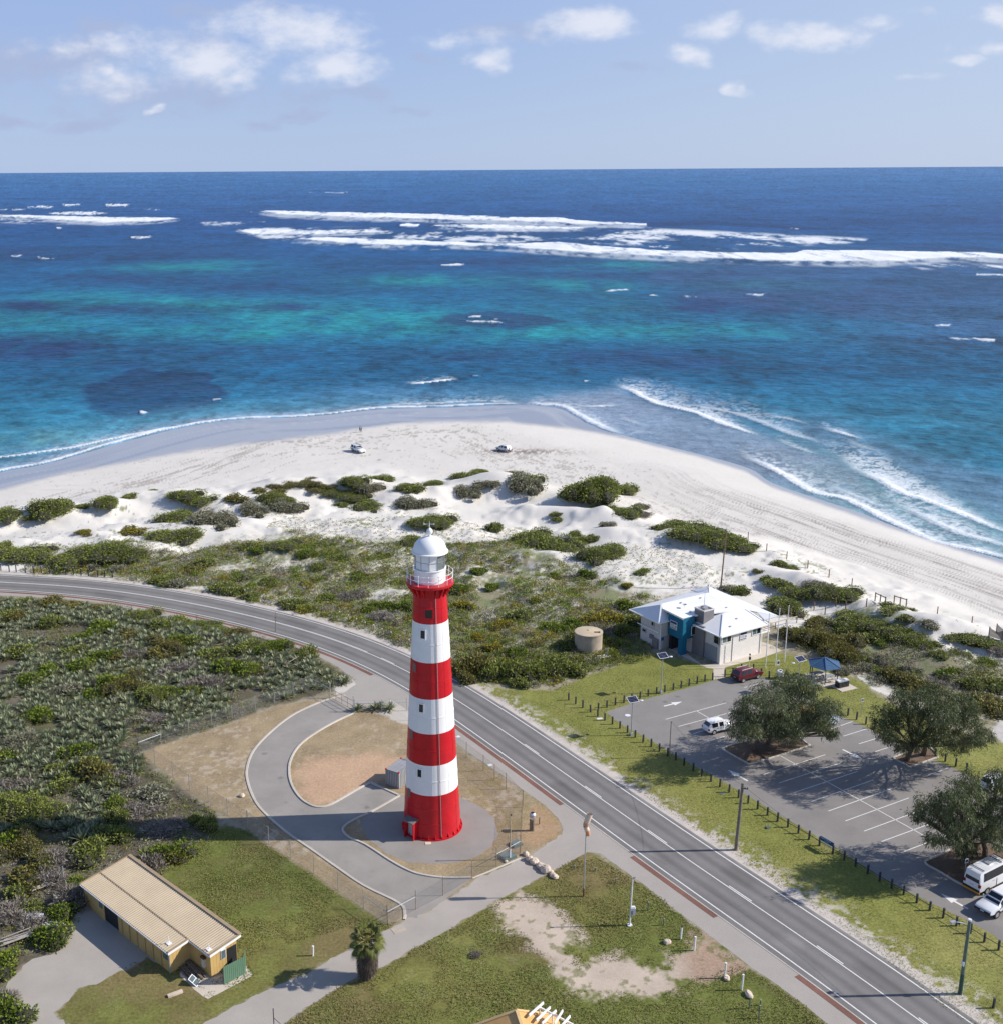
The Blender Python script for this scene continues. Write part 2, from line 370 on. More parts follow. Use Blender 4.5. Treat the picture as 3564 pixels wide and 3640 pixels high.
# wet sand
WETL = [(-400, 1850), (0, 1750), (252, 1684), (441, 1652), (725, 1602), (1008, 1570), (1200, 1545), (1258, 1533), (1415, 1511), (1604, 1503), (1793, 1504), (1982, 1517), (2108, 1533), (2222, 1553), (2300, 1575), (2487, 1621), (2660, 1676), (2742, 1728), (2880, 1776), (3060, 1838), (3275, 1912), (3564, 2003), (4600, 2345)]
wl = np.array([G(u, v, -3.4)[:2] for u, v in WETL]); wy = np.interp(TX, wl[:, 0], wl[:, 1])
wet = sst(TY - wy + (n2 - .5) * 2.5, -3.5, 5.5)
put(wet, srgb(190, 194, 202, .66)); WET[:] = wet
put(wet * sst(fbm(al * .05, TS * .25, 3, 48), .45, .6) * .5, srgb(158, 166, 188, .58))
swl = (np.exp(-((TS - 5 - 9 * fbm(al * .045, al * 0 + 2, 3, 49)) / .22) ** 2) + .7 * np.exp(-((TS - 11 - 14 * fbm(al * .03, al * 0 + 9, 3, 50)) / .2) ** 2)) * wet
put(swl * .35, (.62, .6, .56))
# dune and heath
HEATH = [(-600, 2040), (-100, 2035), (170, 2030), (280, 1985), (420, 1965), (560, 1985), (700, 1975), (800, 1945), (950, 1910), (1060, 1905), (1150, 1915), (1300, 1930), (1500, 1935), (1700, 1925), (1850, 1915), (1950, 1995), (2150, 2075), (2280, 2105), (2400, 2130), (2450, 2190), (2250, 2260), (2000, 2445), (1850, 2450), (1650, 2410), (1450, 2315), (1200, 2222), (1000, 2157), (700, 2087), (440, 2057), (300, 2042), (0, 2062), (-600, 2065)]
HEATHR = [(2760, 2300), (2850, 2225), (2950, 2190), (3100, 2185), (3230, 2250), (3300, 2335), (3420, 2345), (3564, 2375), (3900, 2420), (4300, 2650), (3564, 2570), (3400, 2545), (3300, 2520), (3200, 2470), (3050, 2405), (2980, 2385), (2900, 2335)]
hm = np.maximum(region(HEATH, 3.5, 4.5), region(HEATHR, 2.5, 4.))
hc = np.array((.20, .175, .10))[None, None] * (1 - sst(n2, .4, .6)[..., None]) + np.array((.16, .18, .07))[None, None] * sst(n2, .4, .6)[..., None]
bare = sst(n1 * .65 + n3 * .35, .5, .66)[..., None]; hc = hc * (1 - .8 * bare) + SAND * .8 * bare
put(hm * .92, hc)
spk = sst(TT, .50, .62) * (1 - hm) * sst(TD, 1, 8)
put(spk * sst(n3 * .5 + n1 * .5, .60, .68) * sst(n4, .42, .56) * .8, (.15, .17, .07))
ys = np.exp(-((PU - 2700) / 900) ** 2) * hm * sst(n1, .55, .65); put(ys * .3, (.2, .17, .04))
# flat ground by the road
flat = (TD < .01)
LAWN = (.225, .23, .068); GRASS = (.175, .17, .052)
dirt0 = np.array((.23, .19, .14))
put(flat * (PV > 2060), np.array((.33, .29, .21))); put(flat * (PV > 2060) * sst(n3 * .5 + n2 * .5, .46, .58) * .7, np.array((.17, .16, .08)))
SCRUB = [(-900, 2120), (0, 2124), (240, 2135), (440, 2158), (560, 2186), (750, 2210), (880, 2255), (1030, 2296), (1130, 2338), (1230, 2400), (1262, 2425), (1235, 2445), (1160, 2462), (980, 2508), (820, 2565), (600, 2640), (495, 2680), (560, 2740), (640, 2800), (760, 2890), (760, 2960), (720, 2995), (640, 3030), (640, 3075), (560, 3075), (460, 3050), (300, 3140), (270, 3240), (250, 3330), (200, 3395), (100, 3430), (20, 3500), (15, 3540), (80, 3640), (80, 3900), (-900, 4200)]
sc = region(SCRUB, .7, .8); put(sc, np.array((.115, .10, .07))); put(sc * sst(n2, .5, .68) * .35, (.24, .215, .175)); put(sc * sst(n1, .5, .62) * .5, (.10, .105, .04))
LAWNR = [(1640, 2395), (1780, 2450), (1960, 2455), (2090, 2400), (2180, 2370), (2250, 2330), (2420, 2345), (2560, 2380), (2660, 2340), (2760, 2320), (2870, 2345), (2980, 2385), (3060, 2425), (3130, 2480), (3300, 2560), (3500, 2640), (3564, 2640), (3900, 2760), (5200, 3500), (5200, 4500), (3640, 3700), (3433, 3660), (3120, 3390), (2632, 3060), (2145, 2735), (1910, 2580), (1746, 2470)]
lw = region(LAWNR, .4, .6)
lc = np.array(LAWN)[None, None] * (.8 + .5 * n2 + .25 * (n1 - .5))[..., None]; lc = lc * (1 - sst(n1 + .3 * n2, .58, .78)[..., None] * .45) + np.array((.27, .24, .09)) * sst(n1 + .3 * n2, .58, .78)[..., None] * .45
lc = lc * (1 - .35 * sst(n4, .48, .62)[..., None]) + np.array((.15, .165, .03)) * .35 * sst(n4, .48, .62)[..., None]
put(lw, lc)
YARD = [(245, 3250), (300, 3190), (540, 3390), (620, 3450), (710, 3510), (740, 3560), (910, 3470), (870, 3410), (930, 3380), (1240, 3300), (1310, 3320), (1190, 3405), (1060, 3470), (940, 3522), (810, 3590), (700, 3690), (300, 3700), (190, 3600), (280, 3515), (360, 3485), (470, 3436), (520, 3400), (430, 3250)]
LAWNL = [(720, 2985), (800, 2935), (880, 2950), (960, 3010), (1120, 3112), (1290, 3235), (1375, 3292), (1430, 3262), (1395, 3295), (1300, 3345), (1190, 3405), (1060, 3472), (940, 3522), (810, 3590), (690, 3690), (280, 3700), (195, 3600), (275, 3518), (365, 3486), (470, 3437), (530, 3405), (560, 3300), (470, 3100), (560, 3070), (640, 3070), (640, 3030)]
LAWNC = [(2088, 3028), (2150, 3062), (2290, 3152), (2390, 3234), (2480, 3300), (2575, 3374), (2672, 3446), (2750, 3498), (2840, 3565), (2940, 3645), (3050, 3740), (2500, 4200), (700, 4200), (850, 3725), (1020, 3640), (1075, 3600), (1200, 3514), (1280, 3475), (1360, 3440), (1455, 3384), (1560, 3327), (1640, 3279), (1770, 3201), (1950, 3105), (2060, 3040)]
for P in (LAWNL, LAWNC):
    m = region(P, .25, .35, freq=1.2); g = np.array(GRASS)[None, None] * (.62 + .9 * n2)[..., None]
    g = g * (1 - .6 * sst(n1, .42, .62)[..., None]) + np.array((.20, .145, .075)) * .6 * sst(n1, .46, .64)[..., None]
    put(m, g); put(m * sst(n2 * .5 + n3 * .5, .62, .7) * .35, (.3, .25, .15)); put(m * sst(n4 + .35 * n2, .6, .8) * .6, (.10, .135, .028))
PALE = [(1780, 3205), (1860, 3190), (1930, 3200), (1990, 3260), (2060, 3300), (2080, 3340), (2020, 3390), (2060, 3430), (2180, 3400), (2210, 3395), (2290, 3420), (2370, 3440), (2400, 3400), (2470, 3370), (2505, 3320), (2560, 3365), (2665, 3440), (2590, 3452), (2520, 3480), (2430, 3500), (2340, 3540), (2160, 3545), (2030, 3530), (1960, 3470), (1935, 3420), (1890, 3360), (1790, 3290), (1755, 3240)]
pl = region(PALE, .8, 1.9, freq=.7); put(pl * .95, np.array(srgb(196, 180, 164, .92))[None, None] * (.85 + .3 * n2)[..., None])
put(pl * sst(PU + 300 * (n1 - .5), 2330, 2480) * .7, (.30, .19, .125)); put(pl * sst(n1, .52, .62) * .3, (.30, .2, .14))
put(pl * sst(n3 * .6 + n2 * .4, .585, .63) * .6, (.13, .14, .04))
BROWN = [(1230, 2460), (1170, 2480), (980, 2512), (830, 2568), (560, 2655), (500, 2680), (560, 2730), (680, 2822), (880, 2950), (1040, 3062), (1200, 3172), (1300, 3240), (1400, 3290), (1470, 3240), (1600, 3180), (1760, 3085), (1850, 3045), (1960, 2990), (1996, 2968), (1990, 2925), (1935, 2868), (1790, 2766), (1660, 2680), (1560, 2600), (1470, 2530), (1390, 2487), (1300, 2530)]
br = region(BROWN, .4, .5); bc = np.array((.305, .235, .145))[None, None] * (.72 + .6 * n2)[..., None]; put(br, bc)
put(br * sst(n1 * .5 + n3 * .5, .55, .68) * .6, srgb(214, 200, 180, .7)); put(br * sst(PU, 1560, 1700) * sst(n2, .45, .6) * .5, (.19, .15, .06))
put(br * sst(PV + 160 * (n1 - .5), 3050, 3220) * (PU < 1420) * .45, (.2, .18, .14))
ORANGE = [(1045, 2740), (1110, 2700), (1260, 2680), (1440, 2690), (1440, 2760), (1320, 2790), (1200, 2850), (1130, 2868), (1065, 2830)]
og = region(ORANGE, 1.2, 1.4); put(og * .9, np.array(srgb(206, 172, 142, .80))[None, None] * (.9 + .2 * n2)[..., None])
put(region([(1900, 2860), (1990, 2930), (1995, 2970), (1900, 3010), (1850, 2960)], .8, 1.) * .6, srgb(200, 165, 130, .7))
put(region([(1230, 2400), (1275, 2425), (1260, 2452), (1195, 2468), (1180, 2440)], .3, .4) * .9, SAND * .85)
put(region([(1390, 2484), (1450, 2522), (1500, 2560), (1470, 2590), (1370, 2545), (1330, 2530)], .3, .5) * .75, SAND * .82)
PEB = [(3520, 2600), (3564, 2540), (4100, 2560), (4100, 2700), (3560, 2640)]
put(region(PEB, .3, .3), np.array(srgb(214, 208, 200, .72))[None, None] * (.8 + .4 * n3)[..., None])
ISL = [[(2569, 2661), (2636, 2640), (2809, 2617), (2867, 2645), (2867, 2654), (2773, 2685), (2672, 2715), (2649, 2711), (2571, 2667)], [(3176, 2699), (3185, 2690), (3290, 2655), (3330, 2690), (3318, 2698), (3235, 2726), (3222, 2722)], [(3285, 3064), (3344, 3039), (3470, 2985), (3650, 3060), (3600, 3150), (3480, 3165), (3417, 3146), (3339, 3101), (3297, 3078)]]
for P in ISL: put(region(P, .2, .1), np.array((.17, .12, .08))[None, None] * (.6 + .9 * n3)[..., None])

def grid_mesh(name, X, Y, Z, col, alpha, m):
    a, b = X.shape; V = np.stack([X, Y, Z], -1).reshape(-1, 3); i = np.arange(a * b).reshape(a, b)
    Q = np.stack([i[1:, :-1], i[1:, 1:], i[:-1, 1:], i[:-1, :-1]], -1).reshape(-1, 4)
    me = mesh_np(name, V, Q, m, None, True); at_ = me.attributes.new('col', 'FLOAT_COLOR', 'POINT')
    at_.data.foreach_set('color', np.concatenate([col, alpha[..., None]], -1).astype(np.float32).ravel()); return me
# road reference line (world), from the traced edge lines
FARL = [(0, 2043.7), (239.5, 2054), (441, 2075), (630, 2103), (819, 2136), (1008, 2177), (1200, 2228), (1284, 2260), (1460, 2333.6), (1614, 2412.6), (1746, 2492), (1956, 2635.5), (2145, 2764.7), (2400, 2934.5), (2632, 3087), (2889, 3255), (3133.6, 3411), (3433, 3631)]
NEARL = [(0, 2098.5), (239, 2112), (441, 2136), (630, 2171), (819, 2213), (1008, 2265.5), (1200, 2325), (1368, 2401), (1456, 2453), (1620, 2561), (1830, 2708), (2082, 2890.8), (2271, 3035.7), (2400, 3128), (2583, 3255), (2828, 3432), (3115, 3637)]
fw = np.array(spline([G(u, v)[:2] for u, v in FARL], 12)); nw_ = np.array(spline([G(u, v)[:2] for u, v in NEARL], 12))
mid = []
for p in fw:
    q = nw_[np.argmin(((nw_ - p) ** 2).sum(1))]
    if 5 < np.hypot(*(p - q)) < 8: mid.append((p + q) / 2)
mid = np.array(mid); d0 = mid[0] - mid[14]; d1 = mid[-1] - mid[-14]
mid = np.concatenate([[mid[0] + d0 / np.hypot(*d0) * k for k in (90, 60, 30)], mid, [mid[-1] + d1 / np.hypot(*d1) * k for k in (15, 30, 60)]])
sl_ = np.concatenate([[0], np.cumsum(np.hypot(*np.diff(mid, axis=0).T))]); ss = np.arange(0, sl_[-1], 1.)
mid = np.stack([np.interp(ss, sl_, mid[:, i]) for i in (0, 1)], 1)
for _ in range(3):
    pad = np.pad(mid, ((6, 6), (0, 0)), 'reflect', reflect_type='odd'); mid = np.stack([np.convolve(pad[:, i], np.ones(13) / 13, 'valid') for i in (0, 1)], 1)
tg = np.gradient(mid, axis=0); tg /= np.hypot(tg[:, 0], tg[:, 1])[:, None]; nl = np.stack([-tg[:, 1], tg[:, 0]], 1)   # nl points to the sea side
def off(d, i0=0, i1=None): return mid[i0:i1] + nl[i0:i1] * d
def road_i(u, v): p = G(u, v)[:2]; return int(np.argmin(((mid - p) ** 2).sum(1)))
rd = sdist(TX, TY, mid, False); rs = np.sign((TY - np.interp(TX, mid[:, 0], mid[:, 1])))
vg = (rs > 0) * flat * sst(rd + 2.2 * (n2 - .5), 5.6, 4.6) + (rs > 0) * flat * sst(n3 * .6 + n2 * .4, .5, .58) * sst(rd + 2 * (n1 - .5), 8.4, 5.2) * .8
put(vg, np.array(srgb(205, 196, 186, .85))[None, None] * (.85 + .3 * n3)[..., None])
put((rs < 0) * sst(rd, 8.6, 7.9) * (PV > 2440) * .0, (.3, .3, .3))
GM = Mat('ground'); ca = GM.n('Attribute', attribute_name='col'); ob = GM.n('TexCoord').outputs['Object']
fine = GM.noise(3.6, 6, .75, vec=ob); mid_n = GM.noise(1.3, 4, .6, vec=ob)
fac = GM.math('MULTIPLY', GM.math('MULTIPLY_ADD', fine, 2.6, -.3), GM.math('MULTIPLY_ADD', mid_n, .5, .75))
sep = GM.n('SeparateColor'); GM.l(ca.outputs[0], sep.inputs[0])
veg = GM.math('MULTIPLY_ADD', sep.outputs[2], -1 / .35, 1., clamp=True)          # sand keeps its even tone, turf and litter are mottled
fac2 = GM.math('MULTIPLY_ADD', GM.math('SUBTRACT', fac, 1.), GM.math('MULTIPLY_ADD', veg, .85, .12), 1.)
cm = GM.n('CombineColor'); [GM.l(fac2, cm.inputs[i]) for i in range(3)]
GM.set(GM.mix(1., ca.outputs[0], cm.outputs[0], 'MULTIPLY'))
GM.l(GM.math('MULTIPLY_ADD', ca.outputs['Alpha'], -.62, .92), GM.p.inputs['Roughness']); GM.l(GM.math('MULTIPLY_ADD', ca.outputs['Alpha'], .3, .12), GM.p.inputs['Specular IOR Level'])
GM.bump(GM.noise(7, 4, .7, vec=ob), GM.math('MULTIPLY', 1., 1.) and .35, .08)
ground = tag(link('ground', grid_mesh('ground', TX, TY, TZ, C, WET, GM.m)), 'coastal ground of white sand, dunes, lawns and scrub', kind='structure')

# ------------------------------------------------------------------ roads and paving
def asphalt(name, col, var=.12, patch=.25):
    M = Mat(name); a = M.noise(.25, 5, .6); b = M.noise(14, 3, .7); c = M.ramp(a, [(.3, tuple(q * (1 - var) for q in col)), (.7, tuple(q * (1 + var) for q in col))])
    c = M.mix(M.math('MULTIPLY', M.ramp(M.noise(.9, 6, .65), [(.55, (0, 0, 0)), (.7, (1, 1, 1))]), patch), c, tuple(q * .72 for q in col))
    if 'park' in name or 'old' in name:
        vo = M.n('TexVoronoi'); vo.inputs['Scale'].default_value = .27; M.l(M.n('TexCoord').outputs['Object'], vo.inputs['Vector']); c = M.mix(M.math('MULTIPLY', M.ramp(M.math('ADD', vo.outputs['Distance'], M.math('MULTIPLY', M.noise(2.5, 4, .6), .16)), [(.12, (1, 1, 1)), (.21, (0, 0, 0))]), .5), c, tuple(q * .4 for q in col))
    c = M.mix(.5, c, M.ramp(b, [(.2, (.55, .55, .55)), (.8, (1.45, 1.45, 1.45))]), 'MULTIPLY'); M.set(c, .85, 0, .25); M.bump(b, .2, .01); return M.m
M_ROAD = asphalt('asphalt', (.175, .166, .158), .1, .35); M_PARK = asphalt('car_park_asphalt', (.24, .224, .21), .1, .3); M_PATH = asphalt('path_asphalt', (.37, .335, .295), .08, .12)
M_FOOT = asphalt('footpath_concrete', (.355, .322, .288), .06, .08); M_OLD = asphalt('old_asphalt', (.29, .268, .242), .12, .3); M_CONC = asphalt('concrete', (.54, .48, .40), .1, .15)
M_KERB = asphalt('kerb_concrete', (.50, .46, .40), .12, .3)
def add_wear(m):
    t = m.node_tree; p = t.nodes['Principled BSDF']; src = p.inputs['Base Color'].links[0].from_socket; a = t.nodes.new('ShaderNodeAttribute'); a.attribute_name = 'wear'; x = t.nodes.new('ShaderNodeMix'); x.data_type = 'RGBA'; x.blend_type = 'MULTIPLY'; x.inputs[0].default_value = 1
    t.links.new(src, x.inputs[6]); t.links.new(a.outputs['Color'], x.inputs[7]); t.links.new(x.outputs[2], p.inputs['Base Color'])
add_wear(M_ROAD)
M_RED = asphalt('red_paving', (.20, .10, .075), .2, .4); M_LINE = mat('line_paint', (.72, .71, .68), .6, .12, 6)
M_APRON = asphalt('apron_asphalt', (.275, .254, .232), .1, .3)
def strip(name, A, B, z, m, kind='structure'):
    n = len(A); V = np.concatenate([np.column_stack([A, np.full(n, z)]), np.column_stack([B, np.full(n, z)])]); i = np.arange(n - 1)
    return tag(link(name, mesh_np(name, V, np.stack([i, i + 1, n + i + 1, n + i], 1), m)), kind=kind)
def sheet(name, poly, z, m, jit=0., world=False):
    P = [np.asarray(p[:2], float) for p in poly] if world else [G(u, v)[:2] for u, v in poly]
    if jit:
        Q = []
        for i, p in enumerate(P):
            q = P[(i + 1) % len(P)]; k = max(1, int(np.hypot(*(q - p)) / .45))
            for j in range(k):
                w = p + (q - p) * j / k; Q.append(w + jit * 2 * np.array([vnoise(w[0:1] * 2, w[1:2] * 2, 5)[0] - .5, vnoise(w[0:1] * 2, w[1:2] * 2, 6)[0] - .5]))
        P = Q
    b = MB(); b.add([(p[0], p[1], z) for p in P], [tuple(range(len(P)))]); o = b.build(name, m)
    if o.data.polygons[0].normal.z < 0: o.data.flip_normals()
    return tag(o, kind='structure')
def sweep(b, P, w, h, z0=0., closed=False):
    """rectangular kerb section swept along world points"""
    P = np.asarray(P)[:, :2]; T = np.gradient(P, axis=0) if not closed else np.roll(P, -1, 0) - np.roll(P, 1, 0); T /= np.maximum(np.hypot(T[:, 0], T[:, 1]), 1e-6)[:, None]; N = np.stack([-T[:, 1], T[:, 0]], 1)
    vs = []; n = len(P); c = min(.03, w * .2)
    for i in range(n):
        for (o, z) in ((-w / 2, z0), (-w / 2, z0 + h - c), (-w / 2 + c, z0 + h), (w / 2 - c, z0 + h), (w / 2, z0 + h - c), (w / 2, z0)):
            vs.append((*(P[i] + N[i] * o), z))
    fs = [(i * 6 + j + 1, i * 6 + j, ((i + 1) % n) * 6 + j, ((i + 1) % n) * 6 + j + 1) for i in range(n if closed else n - 1) for j in range(5)]
    b.add(vs, fs); return b
def kerb(poly, w=.22, h=.13, closed=False, sm=4, m=None, name='kerb', world=False):
    P = [np.asarray(p[:2]) for p in poly] if world else [G(u, v)[:2] for u, v in poly]
    if sm > 1: P = spline(P + [P[0]] if closed else P, sm); P = P[:-1] if closed else P
    b = MB(); sweep(b, P, w, h, 0., closed); return tag(b.build(name, m or M_KERB), kind='structure')
def wear_road():
    cs = np.linspace(-4.05, 3.98, 34); n = len(mid); X = np.stack([off(c)[:, 0] for c in cs], 1); Y = np.stack([off(c)[:, 1] for c in cs], 1); i = np.arange(X.size).reshape(X.shape)
    me = mesh_np('road', np.stack([X, Y, np.full(X.shape, .012)], -1).reshape(-1, 3), np.stack([i[:-1, 1:], i[:-1, :-1], i[1:, :-1], i[1:, 1:]], -1).reshape(-1, 4), M_ROAD)
    o = np.abs(cs)[None]; w = .16 * np.exp(-((o - 1.0) / .4) ** 2) + .16 * np.exp(-((o - 2.55) / .42) ** 2) - .16 * np.exp(-((o - 1.75) / .35) ** 2); L = np.arange(n)[:, None] * np.ones((1, len(cs)))
    w = 1 + w * (.5 + fbm(L * .06, cs[None] * .3 + L * 0, 3, 120)) + .22 * (fbm(L * .05, cs[None] * 1.1 + L * 0, 4, 121) - .5); w = w + .5 * sst(np.abs(cs)[None] + .8 * (fbm(X * .5, Y * .5, 3, 122) - .5), 3.55, 4.05) * (cs[None] > 0)
    for u0, v0, u1, v1, o0, o1, f in ((2000, 2790, 2075, 2840, -3.2, -1.6, .82), (2500, 3120, 2590, 3180, 1.2, 3.2, .86), (2800, 3330, 2850, 3365, -2.9, -.6, 1.14), (1010, 2215, 1090, 2240, .4, 2.6, .85), (380, 2090, 470, 2100, -3., -1.2, .86), (3050, 3440, 3200, 3540, .5, 1.9, .84), (1560, 2440, 1600, 2470, -2.4, -.4, 1.12)):
        a, b_ = sorted((road_i(u0, v0), road_i(u1, v1))); w[a:b_ + 1] *= np.where((cs > o0) & (cs < o1), f, 1.)[None]
    me.attributes.new('wear', 'FLOAT', 'POINT').data.foreach_set('value', w.astype(np.float32).ravel()); tag(link('road', me), kind='structure')
wear_road()
strip('road_marking', off(3.37), off(3.5), .017, M_LINE); strip('road_marking', off(-3.5), off(-3.37), .017, M_LINE)
i_s = road_i(1300, 2330)
strip('road_marking', off(-.05), off(.06), .017, M_LINE); strip('road_marking', off(.16, 0, i_s), off(.26, 0, i_s), .017, M_LINE)
for a, b_ in (((1360, 2337), (1406, 2359)), ((1862, 2646), (1909, 2681)), ((2070, 2791), (2126, 2832)), ((2303, 2955), (2366, 3001)), ((2583, 3150), (2663, 3203)), ((2907, 3373), (2998, 3435)), ((3260, 3604), (3340, 3660))):
    i0, i1 = sorted((road_i(*a), road_i(*b_))); strip('road_marking', off(.16, i0, i1 + 1), off(.27, i0, i1 + 1), .017, M_LINE)
kerb(off(-4.14), .18, .035, sm=1, world=True)
for a, b_ in (((-300, 2100), (1325, 2400)), ((1560, 2545), (2000, 2852)), ((2250, 3038), (2556, 3257)), ((2840, 3474), (3300, 3800))):
    i0, i1 = sorted((road_i(*a), road_i(*b_))); strip('kerb', off(-4.78, i0, i1 + 1), off(-4.23, i0, i1 + 1), .022, M_RED)
FOOT_OUT = [(-500, 2108), (0, 2117), (189, 2127), (378, 2142.6), (441, 2161), (567, 2187), (630, 2199), (756, 2209), (876, 2253), (945, 2272), (1034, 2294), (1134, 2335), (1200, 2369.5), (1250, 2408), (1268, 2432), (1225, 2462), (1180, 2482), (1262, 2535), (1300, 2512), (1340, 2510), (1389, 2484), (1445, 2520), (1470, 2556), (1500, 2562), (1560, 2600), (1633, 2650), (1668, 2678), (1731, 2718), (1794, 2763), (1866, 2814), (1936, 2864), (1983, 2911), (1999, 2940), (1996, 2968), (1960, 3000), (1880, 3050), (1890, 3135), (1950, 3105), (2060, 3045), (2088, 3029), (2133, 3036), (2233, 3108), (2289, 3147), (2389, 3229), (2481, 3296), (2575, 3368), (2670, 3441), (2750, 3494), (2836, 3558), (2936, 3637), (3080, 3760)]
fo = [G(u, v)[:2] for u, v in FOOT_OUT]; i1 = int(np.argmin(((mid - fo[-1]) ** 2).sum(1))); i0 = int(np.argmin(((mid - fo[0]) ** 2).sum(1)))
lo_, hi_ = sorted((i0, i1)); edge = [p for p in off(-4.1, lo_, hi_)]; edge = edge if i1 == hi_ else edge[::-1]
sheet('footpath', fo + edge[::-1], .008, M_FOOT, .06, True)
OUTER = [(1230, 2472), (1175, 2484), (1109, 2509), (1033.6, 2547), (958, 2607), (901, 2670), (878, 2733), (882, 2784), (907, 2847), (945, 2894), (1021, 2960), (1103, 3017), (1195, 3082), (1294, 3149), (1420, 3212), (1439, 3250), (1437, 3270)]
INNER = [(1262, 2535), (1200, 2563), (1122, 2607), (1065, 2651), (1034, 2702), (1028.5, 2752), (1040, 2796), (1065, 2834), (1097, 2859), (1134, 2870), (1179, 2860), (1263, 2812), (1317, 2783)]
LOWER = [(1317, 2783), (1421, 2829.6)], [(1421, 2829.6), (1326, 2884), (1263, 2913), (1228, 2935), (1219, 2954), (1244, 2979), (1301, 3004), (1389, 3061), (1452, 3095), (1502, 3111), (1578, 3121), (1679, 3122)], [(1679, 3122), (1736, 3100), (1849, 3051)]
so_, si_, sl1 = [np.array(spline([G(u, v)[:2] for u, v in q], 5)) for q in (OUTER, INNER, LOWER[1])]
sheet('driveway', list(so_) + [G(1480, 3262)[:2], G(1560, 3215)[:2], G(1679, 3122)[:2]] + list(sl1[::-1]) + list(si_[::-1]), .004, M_OLD, 0, True)
sheet('driveway', [(1421, 2831), (1326, 2885), (1280, 2914), (1300, 2970), (1313, 2985), (1376, 3036), (1452, 3066), (1546, 3071), (1628, 3067), (1692, 3048), (1748, 3010), (1770, 2966), (1755, 2910), (1717, 2872), (1641, 2838), (1560, 2815), (1480, 2812)], .006, M_APRON, .12)
kerb(OUTER, .3, .08); kerb(INNER, .28, .12); kerb(LOWER[0], .28, .12, sm=1); kerb(LOWER[1], .26, .12); kerb(LOWER[2], .2, .05, sm=1)
PATH = [(1990, 2968), (1890, 3040), (1849, 3056), (1740, 3103), (1690, 3128), (1600, 3190), (1540, 3230), (1480, 3262), (1437, 3268), (1400, 3290), (1310, 3340), (1197, 3401), (1071, 3470), (945, 3521), (819, 3584), (700, 3660), (500, 3780), (800, 3780), (1021, 3634), (1071, 3597), (1200, 3511), (1276, 3474), (1358, 3439), (1452, 3382), (1559, 3326), (1635, 3278), (1767, 3200), (1944, 3106), (2070, 3037)]
sheet('path', PATH, .0055, M_PATH, .22)
SHEDYARD = [(243, 3316), (210, 3378), (99, 3421), (26, 3493), (20, 3526), (82, 3618), (60, 3760), (330, 3760), (230, 3640), (197, 3599), (243, 3559), (273, 3520), (362, 3487), (411, 3460), (467, 3437), (525, 3405), (600, 3440), (540, 3340), (313, 3205), (270, 3250)]
sheet('yard_paving', SHEDYARD, .004, M_PATH, .25)
sheet('concrete_pad', [(640, 3470), (717, 3541), (740, 3552), (899, 3469), (872, 3430), (820, 3400), (640, 3440)], .01, M_CONC, .06)
CARPARK = [(2151, 2531), (2300, 2484), (2420, 2452), (2531, 2421), (2600, 2407), (2660, 2390), (2745, 2420), (2860, 2478), (2985, 2545), (3076, 2585), (3135, 2618), (3240, 2665), (3353, 2717), (3403, 2738), (3600, 2850), (4100, 3100), (4100, 3700), (3760, 3465), (3564, 3348), (3439, 3273), (3317, 3215), (3134, 3124), (2950, 3001), (2767, 2897), (2583, 2787), (2400, 2687), (2315, 2635), (2210, 2577)]
sheet('car_park', CARPARK, .004, M_PARK, .1)
def line(a, b_, w=.1, z=.009):
    p, q = G(*a), G(*b_); d = (q - p) / np.linalg.norm(q - p); n = np.array([-d[1], d[0], 0]) * w / 2; b = MB(); zz = np.array([0, 0, z])
    b.add([p - n + zz, q - n + zz, q + n + zz, p + n + zz], [(0, 1, 2, 3)]); tag(b.build('road_marking', M_LINE), kind='structure')
z3 = lambda x, y: (2400 + x / 1.6357, 2500 + y / 1.6357)
z6 = lambda x, y: (2000 + x / 1.904, 1900 + y / 1.904)
for s_ in ((612, 308, 1560, 835), (510, 415, 870, 300), (600, 465, 962, 347), (695, 518, 1058, 397), (790, 572, 1152, 446), (888, 628, 1255, 498), (988, 685, 1357, 551), (1095, 745, 1440, 618), (1198, 805, 1540, 680), (1310, 870, 1640, 745),
           (890, 155, 1028, 107), (975, 192, 1110, 150), (1065, 237, 1210, 192), (1160, 282, 1300, 238), (1465, 420, 1580, 380)): line(z3(*s_[:2]), z3(*s_[2:]))
for s_ in ((693, 1252, 1105, 1140), (780, 1300, 1165, 1197), (903, 1195, 1015, 1260), (880, 1350, 960, 1325), (963, 1405, 1110, 1362), (1118, 1283, 1300, 1232), (1225, 1037, 1335, 1008)): line(z6(*s_[:2]), z6(*s_[2:]))
def arrow(a, b_):
    p, q = G(*a)[:2], G(*b_)[:2]; d = q - p; L = np.hypot(*d); d /= L; n = np.array([-d[1], d[0]]); s = p + d * (L - 1.5); b = MB()
    b.add([(*(p - n * .12), .009), (*(s - n * .12), .009), (*(s + n * .12), .009), (*(p + n * .12), .009)], [(0, 1, 2, 3)]); b.add([(*(s - n * .48), .009), (*q, .009), (*(s + n * .48), .009)], [(0, 1, 2)])
    tag(b.build('road_marking', M_LINE), kind='structure')
arrow(z6(682, 1163), z6(805, 1132)); arrow(z3(420, 453), z3(303, 388)); arrow(z3(972, 270), z3(1087, 327)); arrow(z3(1700, 1197), z3(1543, 1108))
M_MULCH = asphalt('bark_mulch', (.155, .105, .07), .3, .5)
for P in ISL: kerb(P, .2, .14, True, 4); sheet('planting_bed', P, .03, M_MULCH, .05)
o6 = lambda x, y: (2230 + x / 3.4, 2060 + y / 3.4)
